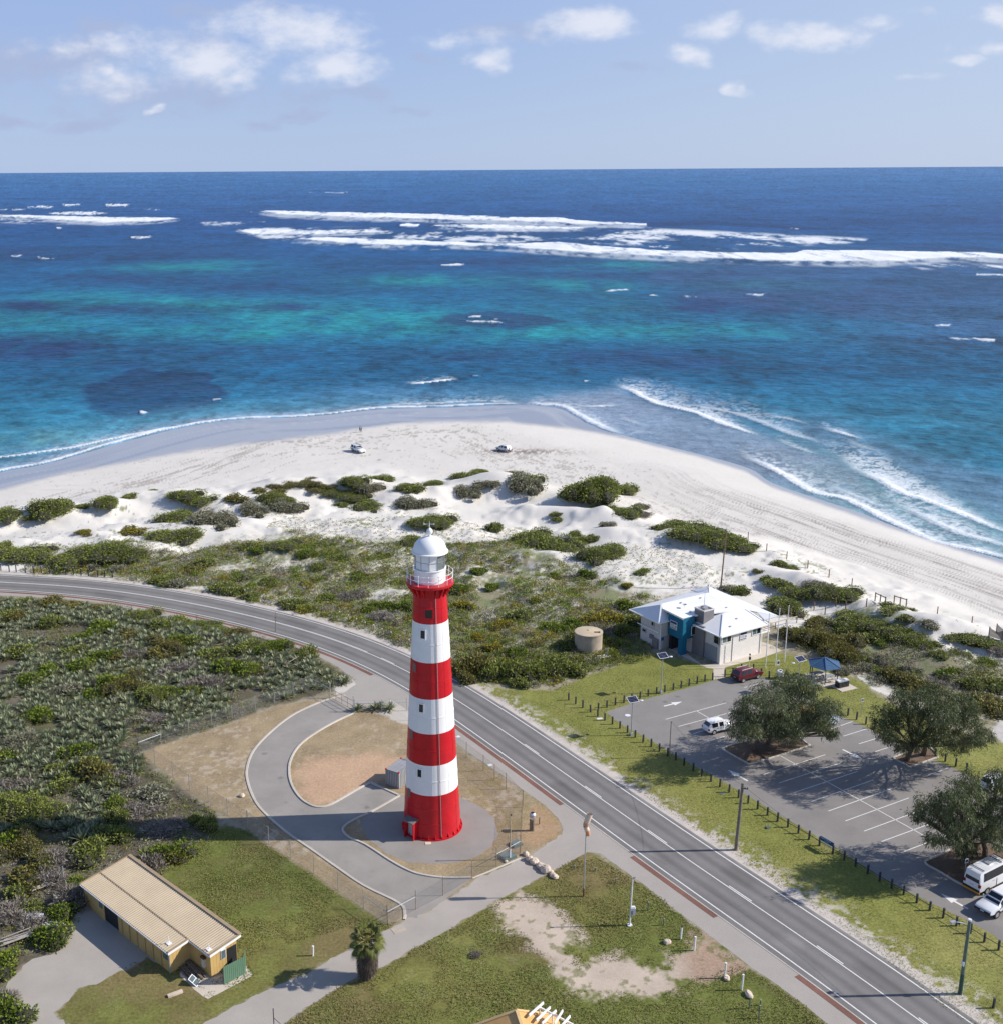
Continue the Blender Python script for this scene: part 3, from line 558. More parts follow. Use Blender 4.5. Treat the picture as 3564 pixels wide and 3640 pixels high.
sheet('forecourt', [o6(480, 835), o6(620, 815), o6(760, 930), o6(905, 1040), o6(1110, 1040), o6(1600, 885), o6(1605, 750), o6(1760, 800), o6(1862, 862), o6(1600, 955), o6(1172, 1062), o6(1166, 1180), o6(1030, 1200), o6(1035, 1080), o6(990, 1062), o6(905, 1040)][:4] + [o6(1100, 1010), o6(1590, 870), o6(1605, 750), o6(1760, 800), o6(1862, 862), o6(1600, 955), o6(1172, 1062), o6(1166, 1190), o6(1030, 1215), o6(1035, 1080), o6(960, 1070), o6(770, 978), o6(600, 900)], .008, M_CONC, .02)
# ------------------------------------------------------------------ sea
def zA(l): return [(u / 1.0578, 580 + v / 1.0578) for u, v in l]
def zB(l): return [(1764 + u / 1.0578, 580 + v / 1.0578) for u, v in l]
sa = np.concatenate([[-9000, -6000, -4000, -2600, -1800, -1200, -800, -500, -300], np.arange(-160, 3730, 3.2), [3800, 4000, 4300, 4800, 5600, 7000, 9000, 12000]])
sv = np.concatenate([[604.4, 605.2, 606.4], np.arange(608, 900, 2.2), np.arange(900, 1380, 2.6), np.arange(1380, 2100, 2.4), [2110, 2200, 2400]])
A_, B_ = np.meshgrid((sa - PX) / F, -(sv - PY) / F)
q0 = B_ * _U0[2] + FW[2]; q1 = B_ * _U0[1] + FW[1]; t_ = (SEA - HC) / q0
SX, SY = A_ * t_, q1 * t_
SU, SV = PRJ(SX, SY, np.full(SX.shape, SEA))
SC = np.zeros(SX.shape + (3,)); FO = np.zeros(SX.shape)
def sput(m, col):
    m = np.clip(m, 0, 1)[..., None]; SC[:] = SC * (1 - m) + np.asarray(col) * m
m1 = fbm(SX * .012, SY * .006, 5, 61); m2 = fbm(SX * .05, SY * .02, 4, 62); m3 = fbm(SX * .16, SY * .11, 3, 63); m0 = fbm(SX * .0016, SY * .0008, 4, 64)
SK = .92
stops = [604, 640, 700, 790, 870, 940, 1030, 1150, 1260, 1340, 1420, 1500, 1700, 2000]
cols_ = [(92, 130, 196), (72, 120, 186), (58, 106, 174), (36, 84, 152), (34, 92, 156), (32, 98, 158), (28, 104, 158), (26, 112, 160), (26, 104, 154), (30, 106, 156), (46, 120, 164), (60, 132, 172), (56, 132, 174), (60, 140, 178)]  # first stops paler: horizon haze put into the water colour
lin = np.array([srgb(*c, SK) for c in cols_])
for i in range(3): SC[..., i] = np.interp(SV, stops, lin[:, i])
wu = SU + 130 * (m1 - .5) + 60 * (m0 - .5); wv = SV + 26 * (m1 - .5) + 12 * (m2 - .5)
m7 = fbm(SX * .09, SY * .03, 4, 68)
def patch(u, v, ru, rv, c, w=1., p=1.):
    q = ((wu - u) / ru) ** 2 + ((wv - v) / rv) ** 2
    sput(w * np.exp(-q ** p) * (.25 + 1.5 * sst(m2 * .35 + m1 * .3 + m7 * .35, .36, .62)), srgb(*c, SK))
TQ, RF = (34, 146, 166), (28, 60, 100)
for a in ((1300, 1130, 420, 46), (290, 1075, 240, 34), (900, 1120, 300, 40), (2480, 1180, 380, 32), (2130, 1090, 260, 50), (1050, 1185, 700, 30), (640, 950, 260, 22), (110, 1150, 220, 45), (700, 1080, 200, 22), (1850, 1180, 260, 28), (2700, 1010, 240, 18), (2250, 950, 260, 18), (2050, 1010, 220, 24), (1500, 1000, 300, 20)): patch(*a, TQ, .66)
for a in ((300, 905, 560, 26, .6), (880, 1010, 240, 30, .6), (480, 995, 300, 22, .5), (1720, 935, 380, 20, .55), (2300, 985, 500, 20, .6), (470, 1105, 240, 20, .7), (1030, 1098, 130, 15, .7), (120, 1090, 150, 22, .7), (130, 1240, 270, 46, .8), (700, 1245, 260, 20, .4), (1500, 1262, 500, 24, .5), (2500, 1290, 700, 34, .45), (2150, 1260, 260, 26, .5), (2620, 1085, 620, 48, .7), (3250, 1040, 420, 34, .6), (560, 1300, 300, 16, .35)): patch(*a[:4], (40, 70, 124), a[4])
def disc(u, v, ru, rv, c, w):
    q = np.sqrt(((SU + 40 * (m2 - .5) - u) / ru) ** 2 + ((SV + 9 * (m2 - .5) - v) / rv) ** 2) + .75 * (fbm(SX * .03, SY * .016, 3, 79) - .5) + .45 * (fbm(SX * .14, SY * .07, 3, 80) - .5); sput(w * sst(q, 1.12, .82) * (.75 + .5 * m3), srgb(*c, SK))
    return q
qd = disc(560, 1404, 245, 74, (30, 66, 112), .8); sput(np.exp(-((qd - .93) / .08) ** 2) * (SV < 1400) * .6, srgb(30, 52, 104, SK))
disc(1745, 1137, 240, 26, (40, 68, 116), .8)
sput(np.exp(-((wu - 3450) / 480) ** 2 - ((wv - 1190) / 55) ** 2) * .55, srgb(84, 110, 168, SK)); sput(np.exp(-((wu - 2900) / 700) ** 2 - ((wv - 960) / 30) ** 2) * .4, srgb(72, 110, 172, SK))
def area(poly, c, w, soft=25, rough=40):
    sput(w * sst(sdist(SU, SV, poly) + rough * (m2 - .5), -soft, soft), srgb(*c, SK))
area(zB([(560, 221), (800, 218), (1140, 239), (1400, 252), (1140, 249), (800, 230), (560, 240)]), (26, 62, 118), .8, 2, 4)  # shaded face of the swell painted as a dark strip
area(zB([(1380, 300), (1700, 300), (1904, 325), (1904, 335), (1600, 322)]), (30, 66, 120), .6, 3, 6)  # second swell face, its shade painted dark the same way
area([(2350, 900), (2700, 880), (3100, 890), (3700, 900), (3700, 1180), (3250, 1150), (2900, 1100), (2600, 1080), (2300, 1000)], (74, 96, 146), .55, 30, 70)
SC *= np.array((.50, .70, .62)); SK = .62
# shallows by the shore
sh = -shore(SX, SY)                                                # metres out from the water's edge
left = sst(SU, 1300, 500)
sput(sst(sh, 42, 6) * .55, srgb(104, 160, 182, SK)); sput(sst(sh, 16, 1) * .6, srgb(150, 172, 196, SK))
sput(np.exp(-((SU - 120) / 230) ** 2 - ((SV - 1575) / 45) ** 2) * sst(m2, .4, .6) * .6, srgb(120, 180, 178, SK))
sput(np.exp(-((SU - 2120) / 330) ** 2 - ((SV - 1460) / 55) ** 2) * .7, srgb(140, 166, 196, SK))
sput(np.exp(-((SU - 1500) / 420) ** 2 - ((SV - 1400) / 40) ** 2) * .45, srgb(96, 142, 182, SK))
sput(sst(sh, 70, 18) * sst(SU, 2500, 3000) * .55, srgb(150, 190, 200, SK))
# general ripple tone
area([(1860, 1440), (2000, 1402), (2200, 1390), (2330, 1440), (2480, 1475), (2640, 1520), (2740, 1555), (2900, 1610), (3050, 1680), (3100, 1770), (2950, 1775), (2740, 1705), (2480, 1612), (2220, 1547), (2108, 1505), (2007, 1455)], (160, 176, 198), .75)
area([(2800, 1640), (2980, 1660), (3150, 1730), (3350, 1810), (3564, 1890), (3700, 1960), (3700, 2030), (3564, 1990), (3275, 1898), (3060, 1825), (2880, 1767)], (150, 184, 194), .6)
area([(2250, 1370), (2600, 1430), (2900, 1500), (3250, 1600), (3650, 1720), (3650, 1880), (3200, 1690), (2900, 1590), (2500, 1470), (2250, 1400)], (120, 150, 186), .45, 40, 90)
m5 = fbm(SX * .45, SY * .3, 3, 66) * sst(SV, 950, 1150) + .5 * (1 - sst(SV, 950, 1150)); m6 = fbm(SX * .02, SY * .004, 4, 67)
calm = 1 - .62 * sst(sh, 60, 20) * (SU > 1700); SC *= (1 + calm * .5 * (m2 - .5) + calm * .9 * (m3 - .5) + .9 * calm * (m5 - .5) + .25 * (m1 - .5) + .4 * (m6 - .5) + .55 * (fbm(SX * .004, SY * .028, 4, 88) - .5))[..., None]  # light and dark of ripples and swell lines painted into the colour
ZS = np.full(SX.shape, SEA) + (fbm(SX * .09, SY * .14, 3, 70) - .5) * .5 * sst(sh, 4, 30)
# breakers offshore, traced
def foam(pts, S=3., rough=5., lift=0., w=1., trail=0., f=1., hole=.52):
    """broken foam inside a traced outline; trail adds torn wash on the shoreward side"""
    P = np.array(pts, float); lo = P.min(0) - 40; hi = P.max(0) + 40
    k = (SU > lo[0]) & (SU < hi[0]) & (SV > lo[1]) & (SV < hi[1])
    if not k.any(): return
    x, y = SX[k] * f, SY[k] * f; n = .5 * fbm(x * .03, y * .008, 4, 72) + .5 * fbm(x * .17, y * .03, 4, 76); n = (n - .5) * 2.1 + .5; a = SV[k] + rough * (fbm(x * .06, y * .012, 4, 71) - .5)
    d = sdist(SU[k], a, P); m = sst(np.minimum(d / S, 1.2) + 2.4 * (n - hole), -.05, 1.25) * sst(d, -1.2, 1.2) * w
    if trail:
        d2 = sdist(SU[k], a - trail, P); st = .4 * fbm(x * .014, y * .007, 4, 78) + .35 * fbm(x * .05, y * .018, 4, 83) + .25 * fbm(x * .2, y * .05, 3, 89); m = np.maximum(m, .75 * w * sst(st, .40, .56) * sst(d2, -trail * .6, trail * .6))
    core = sst(sdist(SU[k], a + 4.5, P) + 3 * (n - .5), -2.5, 1.5); m = m * (.62 + .38 * core) * (.72 + .5 * np.clip(fbm(x * .09, y * .02, 4, 95), 0, 1)); FO[k] = np.maximum(FO[k], np.clip(m, 0, 1)); ZS[k] += lift * sst(d, -3, 2)
def wash(pts, w=.8, soft=9., lo_=.43, hi_=.58):
    P = np.array(pts, float); a, b = P.min(0) - 30, P.max(0) + 30; k = (SU > a[0]) & (SU < b[0]) & (SV > a[1]) & (SV < b[1]); x, y = SX[k], SY[k]
    st = .5 * fbm(x * .010, y * .007, 4, 84) + .3 * fbm(x * .05, y * .016, 4, 85) + .2 * fbm(x * .2, y * .05, 3, 86); m = w * sst(st, lo_, hi_) * sst(sdist(SU[k], SV[k] + 10 * (st - .5), P), -soft * .5, soft); FO[k] = np.maximum(FO[k], m)
foam(zA([(975, 182), (1000, 178), (1100, 181), (1300, 185), (1600, 191), (1904, 202)]) + zB([(250, 206), (300, 217), (565, 227), (560, 238), (300, 235), (200, 228), (0, 221)]) + zA([(1600, 214), (1300, 208), (1050, 197)]), 3.5, lift=1.6, trail=8, hole=.44)
foam(zA([(1620, 231), (1760, 229), (1904, 231)]) + zB([(150, 237), (400, 240), (300, 250), (0, 250)]) + zA([(1800, 250), (1640, 240)]), lift=.8, trail=6)
foam(zA([(1495, 232), (1530, 226), (1580, 230), (1570, 242), (1505, 240)]), lift=.8)
foam(zA([(1090, 283), (1240, 279), (1380, 285), (1660, 296), (1904, 303)]) + zB([(230, 298), (400, 314), (600, 329), (900, 337), (1120, 339), (1150, 329), (1400, 329), (1600, 335), (1830, 336), (1904, 344), (1990, 350), (1990, 366), (1700, 361), (1430, 379), (1100, 373), (700, 361), (400, 346), (200, 331), (0, 319)]) + zA([(1660, 314), (1400, 311), (1100, 290)]), 4., lift=1.2, trail=10, hole=.44)
foam(zA([(885, 249), (1000, 244), (1150, 249), (1400, 249), (1480, 254), (1400, 263), (1200, 271), (950, 269), (900, 256)]), lift=.4, trail=5, hole=.55)
foam(zA([(-300, 185), (0, 193), (180, 197), (400, 202), (640, 203), (680, 208), (600, 219), (400, 227), (200, 215), (0, 204), (-300, 200)]), lift=.8, trail=7, hole=.47)
for l in ([(178, 186), (250, 182), (340, 180), (430, 188), (340, 197), (200, 193)], [(98, 164), (160, 159), (236, 162), (180, 170), (105, 169)], [(232, 153), (300, 153), (312, 160), (240, 163)], [(388, 154), (420, 151), (492, 153), (470, 164), (405, 164)], [(-200, 168), (0, 172), (100, 171), (90, 177), (-200, 180)],
          [(535, 171), (612, 173), (600, 177), (545, 176)], [(922, 179), (950, 178), (955, 183), (928, 183)], [(490, 276), (560, 273), (592, 276), (560, 284), (495, 284)], [(138, 352), (215, 355), (200, 361), (145, 360)], [(1655, 380), (1745, 379), (1745, 387), (1660, 388)], [(1755, 575), (1810, 574), (1808, 582), (1760, 583)], [(1750, 592), (1880, 596), (1900, 606), (1780, 602)],
          [(522, 933), (535, 932), (560, 942), (540, 948), (524, 944)], [(797, 890), (835, 886), (830, 894), (800, 896)], [(210, 240), (235, 241), (233, 247), (212, 247)], [(40, 348), (90, 346), (80, 354), (45, 354)], [(1770, 799), (1806, 798), (1800, 804), (1775, 805)], [(1440, 205), (1470, 206), (1468, 210)]): foam(zA(l), 2.6, 8, .4, .9, f=3.2, hole=.55)
for l in ([(1470, 374), (1555, 375), (1550, 382), (1475, 381)], [(1800, 415), (1904, 414), (1990, 420), (1904, 425), (1805, 423)], [(1690, 652), (1740, 655), (1880, 662), (1870, 672), (1700, 664)], [(1642, 607), (1710, 604), (1700, 613), (1650, 615)], [(402, 482), (440, 474), (500, 472), (495, 480), (410, 488)], [(570, 495), (612, 496), (605, 502), (572, 501)], [(690, 498), (755, 502), (750, 509), (700, 504)], [(928, 491), (1012, 490), (1000, 498), (935, 498)],
          [(-20, 583), (45, 583), (40, 590), (-20, 590)], [(-20, 596), (28, 598), (25, 607), (-20, 607)], [(1100, 242), (1150, 242), (1145, 247), (1105, 247)], [(565, 310), (655, 311), (640, 321), (575, 319)], [(325, 815), (352, 816), (350, 822), (330, 822)], [(920, 378), (980, 377), (970, 383), (925, 383)]): foam(zB(l), 2.6, 8, .3, .85, f=3.2, hole=.54)
for l in ([(450, 238), (1000, 262), (1400, 282), (1380, 300), (900, 325), (500, 312), (300, 262)], [(1500, 370), (1904, 380), (1980, 400), (1600, 400)]): wash(zB(l), .85)
wash(zA([(740, 212), (1000, 216), (1020, 236), (780, 242)]), .7); wash(zA([(860, 240), (1480, 240), (1904, 225)]) + zB([(0, 225), (600, 240), (600, 330), (0, 300)]) + zA([(1904, 305), (1500, 295), (1000, 290)]), .75, 10, .44, .60); wash(zA([(-200, 190), (600, 205), (560, 235), (-200, 225)]), .6)
# spilling waves near the beach: sharp shoreward front, foam trailing out to sea
def surf(pts, trail, edge=.9, dens=(.42, .62), w=1., lift=.35):
    trail = trail * 1.5; edge = max(edge, 1.35); dens = (dens[0] - .05, dens[1] - .03); edge = edge * 1.25
    P = np.array(spline([G(u, v, SEA)[:2] for u, v in pts], 5)); lo = P.min(0) - trail * 2; hi = P.max(0) + trail * 2
    k = (SX > lo[0]) & (SX < hi[0]) & (SY > lo[1]) & (SY < hi[1])
    if not k.any(): return
    x, y = SX[k], SY[k]; j = fbm(x * .07, y * .07, 4, 73) - .5; d = sdist(x, y, P, False); sd = np.where(y > np.interp(x, P[:, 0], P[:, 1]), d, -d) + 3 * j
    inside = (x > P[0, 0]) & (x < P[-1, 0]); ends = sst(x, P[0, 0], P[0, 0] + 6) * sst(x, P[-1, 0], P[-1, 0] - 6)
    n = .45 * fbm(x * .42, y * .42, 4, 74) + .55 * np.abs(2 * fbm(x * .55, y * .55, 3, 96) - 1) * 1.5; body = np.exp(-np.clip(sd, 0, None) / trail) * sst(n + .38 * np.exp(-np.clip(sd, 0, None) / (trail * .5)), *dens); front = np.exp(-((sd - edge * .5) / edge) ** 2) * sst(fbm(x * .09, y * .09, 3, 77), .33, .52)
    m = np.where(sd > -.2, np.maximum(body, front), 0) * ends * inside * w
    FO[k] = np.maximum(FO[k], m); ZS[k] += lift * np.exp(-((sd - .8) / 1.3) ** 2) * ends * inside
z7 = lambda l: [(2200 + x / 1.3959, 1350 + y / 1.3959) for x, y in l]
z6b = lambda l: [(1100 + x / 1.5867, 1350 + y / 1.5867) for x, y in l]
surf(z7([(-30, 32), (60, 58), (120, 95), (190, 125), (330, 155), (420, 185), (540, 232), (620, 256), (720, 276)]), 6, dens=(.40, .60))
surf(z7([(760, 296), (900, 350), (1000, 370)]), 3)
surf(z7([(1085, 412), (1160, 450), (1270, 500), (1380, 560), (1500, 600), (1640, 660), (1760, 710), (1904, 757), (2100, 830)]), 9, dens=(.38, .58))
surf(z7([(990, 243), (1080, 268), (1170, 290), (1240, 300)]), 3.5); surf(z7([(1110, 312), (1220, 345), (1330, 372)]), 2.5, w=.8)
surf(z7([(575, 372), (720, 428), (800, 474), (850, 514), (950, 560), (1100, 594), (1200, 640), (1300, 694), (1450, 757), (1600, 818), (1904, 892), (2100, 960)]), 4, .7, dens=(.40, .6))
surf(z7([(1300, 600), (1500, 690), (1700, 770), (1904, 830), (2100, 900)]), 8, .6, dens=(.48, .64), w=.75)
surf(z7([(980, 520), (1200, 600), (1450, 700)]), 6, .5, dens=(.54, .66), w=.5)
surf(z7([(700, 180), (860, 205), (1000, 245)]), 4, .5, w=.4); surf(z7([(300, 120), (560, 170), (820, 260), (1060, 330)]), 9, .4, dens=(.52, .66), w=.45)
surf([(-300, 1750), (0, 1676), (150, 1648), (300, 1608), (480, 1558), (700, 1508), (880, 1488), (1100, 1477), (1352, 1452), (1629, 1444), (1860, 1436)], 2.0, .6, w=.8)
surf([(-200, 1650), (80, 1620), (160, 1608), (280, 1590), (420, 1560), (560, 1535), (640, 1520)], 2.5, .6, w=.8)
surf(z6b([(400, 150), (700, 135), (1000, 125), (1180, 132)]), 5, .4, dens=(.5, .64), w=.5)
surf(z6b([(1210, 125), (1290, 140), (1420, 150), (1560, 225), (1700, 290), (1800, 318)]), 4, .6, dens=(.46, .62), w=.8)
surf(z6b([(1480, 150), (1580, 155), (1760, 145)]), 2.5, .5, w=.7); surf(z6b([(1720, 205), (1800, 235), (1904, 262)]), 2, .4, w=.6); surf(z6b([(1780, 318), (1904, 292)]), 1.5, .4, w=.7)
surf(z6b([(530, 18), (640, 22), (760, 10), (850, -2)]), 3, .7); surf(z6b([(920, 36), (970, 34)]), 2, .5)
surf(z7([(560, 262), (600, 325), (640, 350)]), 2, .5, w=.5)
# boat wake and scattered caps
foam([(1152, 682.6), (1223, 683), (1223, 686), (1160, 684.6)], .9, .6, .1, 1., hole=.2); foam([(1040, 682), (1110, 682.4), (1110, 684), (1045, 683.2)], .9, 1, 0, .6)
caps = 0 * sst(fbm(SX * .03, SY * .012, 3, 75), .70, .76) * sst(m0, .5, .6) * (SV > 700) * (SV < 1000); FO = np.maximum(FO, caps * .55)
sput(sst(FO, .05, .5) * .35, srgb(140, 185, 205, SK))
SM = Mat('sea_water'); wa_ = SM.n('Attribute', attribute_name='col'); wob = SM.n('TexCoord').outputs['Object']
fa = wa_.outputs['Alpha']; fn = SM.noise(1.5, 5, .7, vec=wob)
ff = SM.math('MULTIPLY_ADD', SM.math('SUBTRACT', fn, .5), SM.math('MULTIPLY', SM.math('MULTIPLY', fa, SM.math('SUBTRACT', 1., fa)), 2.4), fa, clamp=True)
w1 = SM.noise(.16, 4, .6, stretch=(1, 1.7, 1), vec=wob); w2 = SM.noise(.8, 4, .65, stretch=(1, 1.5, 1), vec=wob)
wv_ = SM.math('ADD', SM.math('MULTIPLY', w1, 2.2), SM.math('MULTIPLY', w2, .5))
tone = SM.n('CombineColor'); tv = SM.math('MULTIPLY_ADD', SM.math('ADD', w1, w2), .8, .2); [SM.l(tv, tone.inputs[i]) for i in range(3)]
SM.set(SM.mix(ff, SM.mix(1., wa_.outputs[0], tone.outputs[0], 'MULTIPLY'), (.78, .80, .82)))
SM.l(SM.math('MULTIPLY_ADD', ff, .4, .42), SM.p.inputs['Roughness']); SM.l(SM.math('MULTIPLY_ADD', ff, -.08, .10), SM.p.inputs['Specular IOR Level'])
SM.bump(wv_, .55, 1.)
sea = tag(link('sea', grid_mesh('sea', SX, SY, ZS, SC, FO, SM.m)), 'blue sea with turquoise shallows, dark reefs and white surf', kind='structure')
# ------------------------------------------------------------------ materials for built things
M_WHITE = mat('white_paint', (.82, .82, .81), .42, .03, .8, spec=.4, dirt=.05); M_REDP = mat('red_paint', (.50, .007, .016), .40, .13, .8, spec=.4, dirt=.10)
M_GAL = mat('galvanised_steel', (.46, .48, .50), .45, .12, 4, .5); M_STEEL = mat('grey_steel', (.33, .34, .35), .5, .12, 4, .4); M_DARK = mat('dark_steel', (.045, .05, .06), .45, .2, 4)
M_BOLL = mat('dark_recycled_plastic', (.030, .036, .050), .55, .3, 5); M_WOOD = mat('weathered_timber', (.20, .155, .115), .8, .3, 3, coord='Object'); M_POLE = mat('grey_pole_timber', (.19, .165, .14), .85, .25, 2)
M_GREENP = mat('green_treated_pole', (.13, .17, .13), .8, .25, 2); M_GRNDK = mat('dark_green_paint', (.03, .075, .06), .6, .15, 3)
M_RUBBER = mat('black_rubber', (.02, .02, .022), .8, .2, 6); M_BLACK = mat('black_plastic', (.025, .025, .028), .5, .2, 5); M_CHROME = mat('alloy_rim', (.55, .56, .58), .3, .08, 6, .7)
M_GLASS = Mat('dark_window_glass').set((.018, .022, .027), .06, 0, .6).m
M_WIN = mat('window_glass', (.11, .15, .17), .1, .3, .7, spec=.7)
M_TEAL = mat('teal_render', (.004, .135, .235), .6, .1, .8); M_BLOCK = mat('pale_block_wall', (.60, .57, .54), .8, .1, 1.5, bump=.15); M_GREYW = mat('grey_render', (.20, .19, .195), .75, .1, 1)
M_CLAD = mat('cream_weatherboard', (.80, .765, .73), .6, .04, 1); M_ROOFW = mat('white_roof_sheet', (.86, .86, .85), .4, .03, .6, spec=.5); M_ROOFG = mat('pale_grey_roof_sheet', (.74, .745, .75), .45, .04, .6, spec=.5)
M_DOORG = mat('grey_roller_door', (.27, .29, .32), .5, .06, 1); M_NAVY = mat('navy_sign_blue', (.02, .03, .13), .5, .1, 3); M_SIGN = mat('white_sign_board', (.72, .72, .74), .4, .04, 3); M_INK = mat('grey_sign_print', (.25, .25, .28), .6, .1, 3)
M_SHEDW = mat('ochre_steel_wall', (.54, .365, .14), .65, .1, 1.2, dirt=.25); M_SHEDR = mat('rusty_cream_roof', (.52, .42, .285), .6, .07, .5, dirt=.05); M_GRNF = mat('green_fence_sheet', (.12, .22, .145), .5, .08, 1)
M_ROCK = mat('pale_limestone', (.58, .48, .38), .85, .25, 2.5, bump=.4); M_TANK = mat('stained_concrete', (.40, .335, .26), .85, .2, .9, bump=.15, dirt=.5); M_TANKR = mat('tan_tank_roof', (.52, .42, .29), .75, .12, .8, dirt=.15)
M_BLUER = mat('blue_tile_roof', (.045, .105, .20), .5, .12, 2, dirt=.05); M_BENCH = mat('grey_slats', (.30, .33, .35), .6, .1, 3); M_CONT = mat('grey_container_paint', (.40, .405, .41), .55, .08, 1, dirt=.2)

# ------------------------------------------------------------------ lighthouse
LX, LY = -.93, 112.84
lh = thing('lighthouse', 'tall red and white banded lighthouse with white domed lantern beside the road', 'lighthouse', (LX, LY, 0))
def LR(z): return 3.07 - .0520 * z
b = MB(); N = 72; bands = [(0, 5.08, 1), (5.08, 8.47, 0), (8.47, 11.98, 1), (11.98, 15.78, 0), (15.78, 19.72, 1), (19.72, 23.84, 0), (23.84, 27.5, 1)]
for z0, z1, k in bands:
    zs = np.linspace(z0, z1, 7); b.mat(k).lathe([(LR(z), z) for z in zs], N)
    for z in ([z0 + 1.75, z0 + 3.45] if k and z0 < 1 else [(z0 + z1) / 2 - .15]):
        b.lathe([(LR(z) - .01, z - .05), (LR(z) + .022, z - .04), (LR(z) + .022, z + .04), (LR(z) - .01, z + .05)], N)
    for j in range(9):                                                  # riveted plate seams
        a = 2 * pi * (j + .5 * (int(z0) % 2)) / 9 + .2
        b.add([((LR(z) + e) * cos(a + q), (LR(z) + e) * sin(a + q), z) for z, in ((z0 + .03,), (z1 - .03,)) for q, e in ((-.012, -.01), (-.012, .015), (.012, .015), (.012, -.01))], [(0, 1, 5, 4), (1, 2, 6, 5), (2, 3, 7, 6)])
tower = b.build('tower', [M_WHITE, M_REDP], lh, smooth=True, angle=30)
b = MB().lathe([(3.28, 0), (3.28, .14), (3.04, .14)], 64)
for j in range(26):
    a = 2 * pi * j / 26; c, s = cos(a), sin(a); q = .05
    b.add([(2.98 * c - q * s, 2.98 * s + q * c, .13), (3.25 * c - q * s, 3.25 * s + q * c, .13), (2.98 * c - q * s, 2.98 * s + q * c, .72), (2.98 * c + q * s, 2.98 * s - q * c, .13), (3.25 * c + q * s, 3.25 * s - q * c, .13), (2.98 * c + q * s, 2.98 * s - q * c, .72)], [(0, 1, 2), (3, 5, 4), (1, 4, 5, 2)])
b.build('base_flange', M_REDP, lh)
def lwin(z, deg, w, h, col, dk=.02):
    a = radians(deg) - pi / 2; r = LR(z); R = Matrix.Rotation(a, 3, 'Z') @ Matrix.Rotation(-.052, 3, 'Y'); c = Vector((r * cos(a), r * sin(a), z)); n = R @ Vector((1, 0, 0))
    f = MB(); 
    for dy, dz, ww, hh in ((-(w / 2 + .06), 0, .12, h + .24), (w / 2 + .06, 0, .12, h + .24), (0, h / 2 + .06, w, .12), (0, -h / 2 - .06, w, .12)): f.box(c + R @ Vector((.03, dy, dz)), (.14, ww, hh), R=R)
    o = f.build('window', col, lh); MB().box(c + n * -.01, (.1, w, h), R=R).build('pane', M_GLASS if dk else M_WIN, o)
lwin(24.98, -5, .72, .85, M_REDP); lwin(22.76, -23, .46, .85, M_WHITE); lwin(14.79, -25, .46, .85, M_WHITE); lwin(7.54, -27, .46, .85, M_WHITE)
M_PLATE = mat('grey_brown_shutter', (.20, .13, .11), .6, .1, 3)
for z, d in ((18.99, -52), (11.51, -55), (4.78, -57)):
    a = radians(d) - pi / 2; R = Matrix.Rotation(a, 3, 'Z') @ Matrix.Rotation(-.052, 3, 'Y'); r = LR(z)
    MB().box((r * cos(a), r * sin(a), z), (.12, .5, .95), R=R).build('shutter', M_PLATE, lh)
a = radians(18.7) - pi / 2
MB().tube([((LR(z) + .05) * cos(a), (LR(z) + .05) * sin(a), z) for z in np.linspace(.1, 26.8, 9)], .03, 6).build('conduit', mat('pale_conduit', (.45, .30, .29), .5, .05, 2), lh)
b = MB().lathe([(LR(26.6), 26.55), (LR(26.6) + .1, 26.9), (LR(26.6) + .12, 27.5), (2.36, 27.62), (2.42, 27.7), (2.42, 27.9), (2.36, 27.94), (1.5, 27.94)], 48)
for j in range(20):
    a = 2 * pi * j / 20; R = Matrix.Rotation(a, 3, 'Z'); 
    prof = [(1.66, 26.5), (1.78, 26.55), (1.86, 26.8), (2.02, 26.95), (2.12, 27.2), (2.3, 27.4), (2.34, 27.62), (1.66, 27.62)]
    vs = [R @ Vector((r, y, z)) for y in (-.055, .055) for r, z in prof]; n = len(prof)
    b.add(vs, [tuple(range(n - 1, -1, -1)), tuple(range(n, 2 * n))] + [(i, (i + 1) % n, n + (i + 1) % n, n + i) for i in range(n)])
b.build('gallery_deck', M_REDP, lh, smooth=True, angle=25)
b = MB()
for j in range(14):
    a = 2 * pi * (j + .35) / 14; x, y = 2.33 * cos(a), 2.33 * sin(a); b.tube([(x, y, 27.94), (x, y, 28.98)], .028, 6)
    b.lathe([(.01, 0), (.05, .02), (.065, .06), (.05, .1), (.01, .12)], 8, (x, y, 28.95)); b.lathe([(.01, 0), (.045, .02), (.05, .05), (.01, .09)], 8, (x, y, 28.45))
for z in (28.5, 28.98): b.tube([(2.33 * cos(2 * pi * j / 56), 2.33 * sin(2 * pi * j / 56), z) for j in range(57)], .024, 6, False)
b.build('railing', M_WHITE, lh, smooth=True)
lr = MB().lathe([(1.58, 27.9), (1.585, 29.26), (1.66, 29.28), (1.66, 29.36), (1.5, 29.38)], 40).lathe([(1.56, 30.98), (1.62, 30.98), (1.62, 31.04), (1.4, 31.04)], 40)
NP = 11; pa = [2 * pi * j / NP + .12 for j in range(NP + 1)]
def panel(bm, j, r, z0, z1): bm.add([(r * cos(pa[j]), r * sin(pa[j]), z0), (r * cos(pa[j + 1]), r * sin(pa[j + 1]), z0), (r * cos(pa[j + 1]), r * sin(pa[j + 1]), z1), (r * cos(pa[j]), r * sin(pa[j]), z1)], [(0, 1, 2, 3)])
wall = lr.build('lantern_room', M_WHITE, lh, smooth=True)
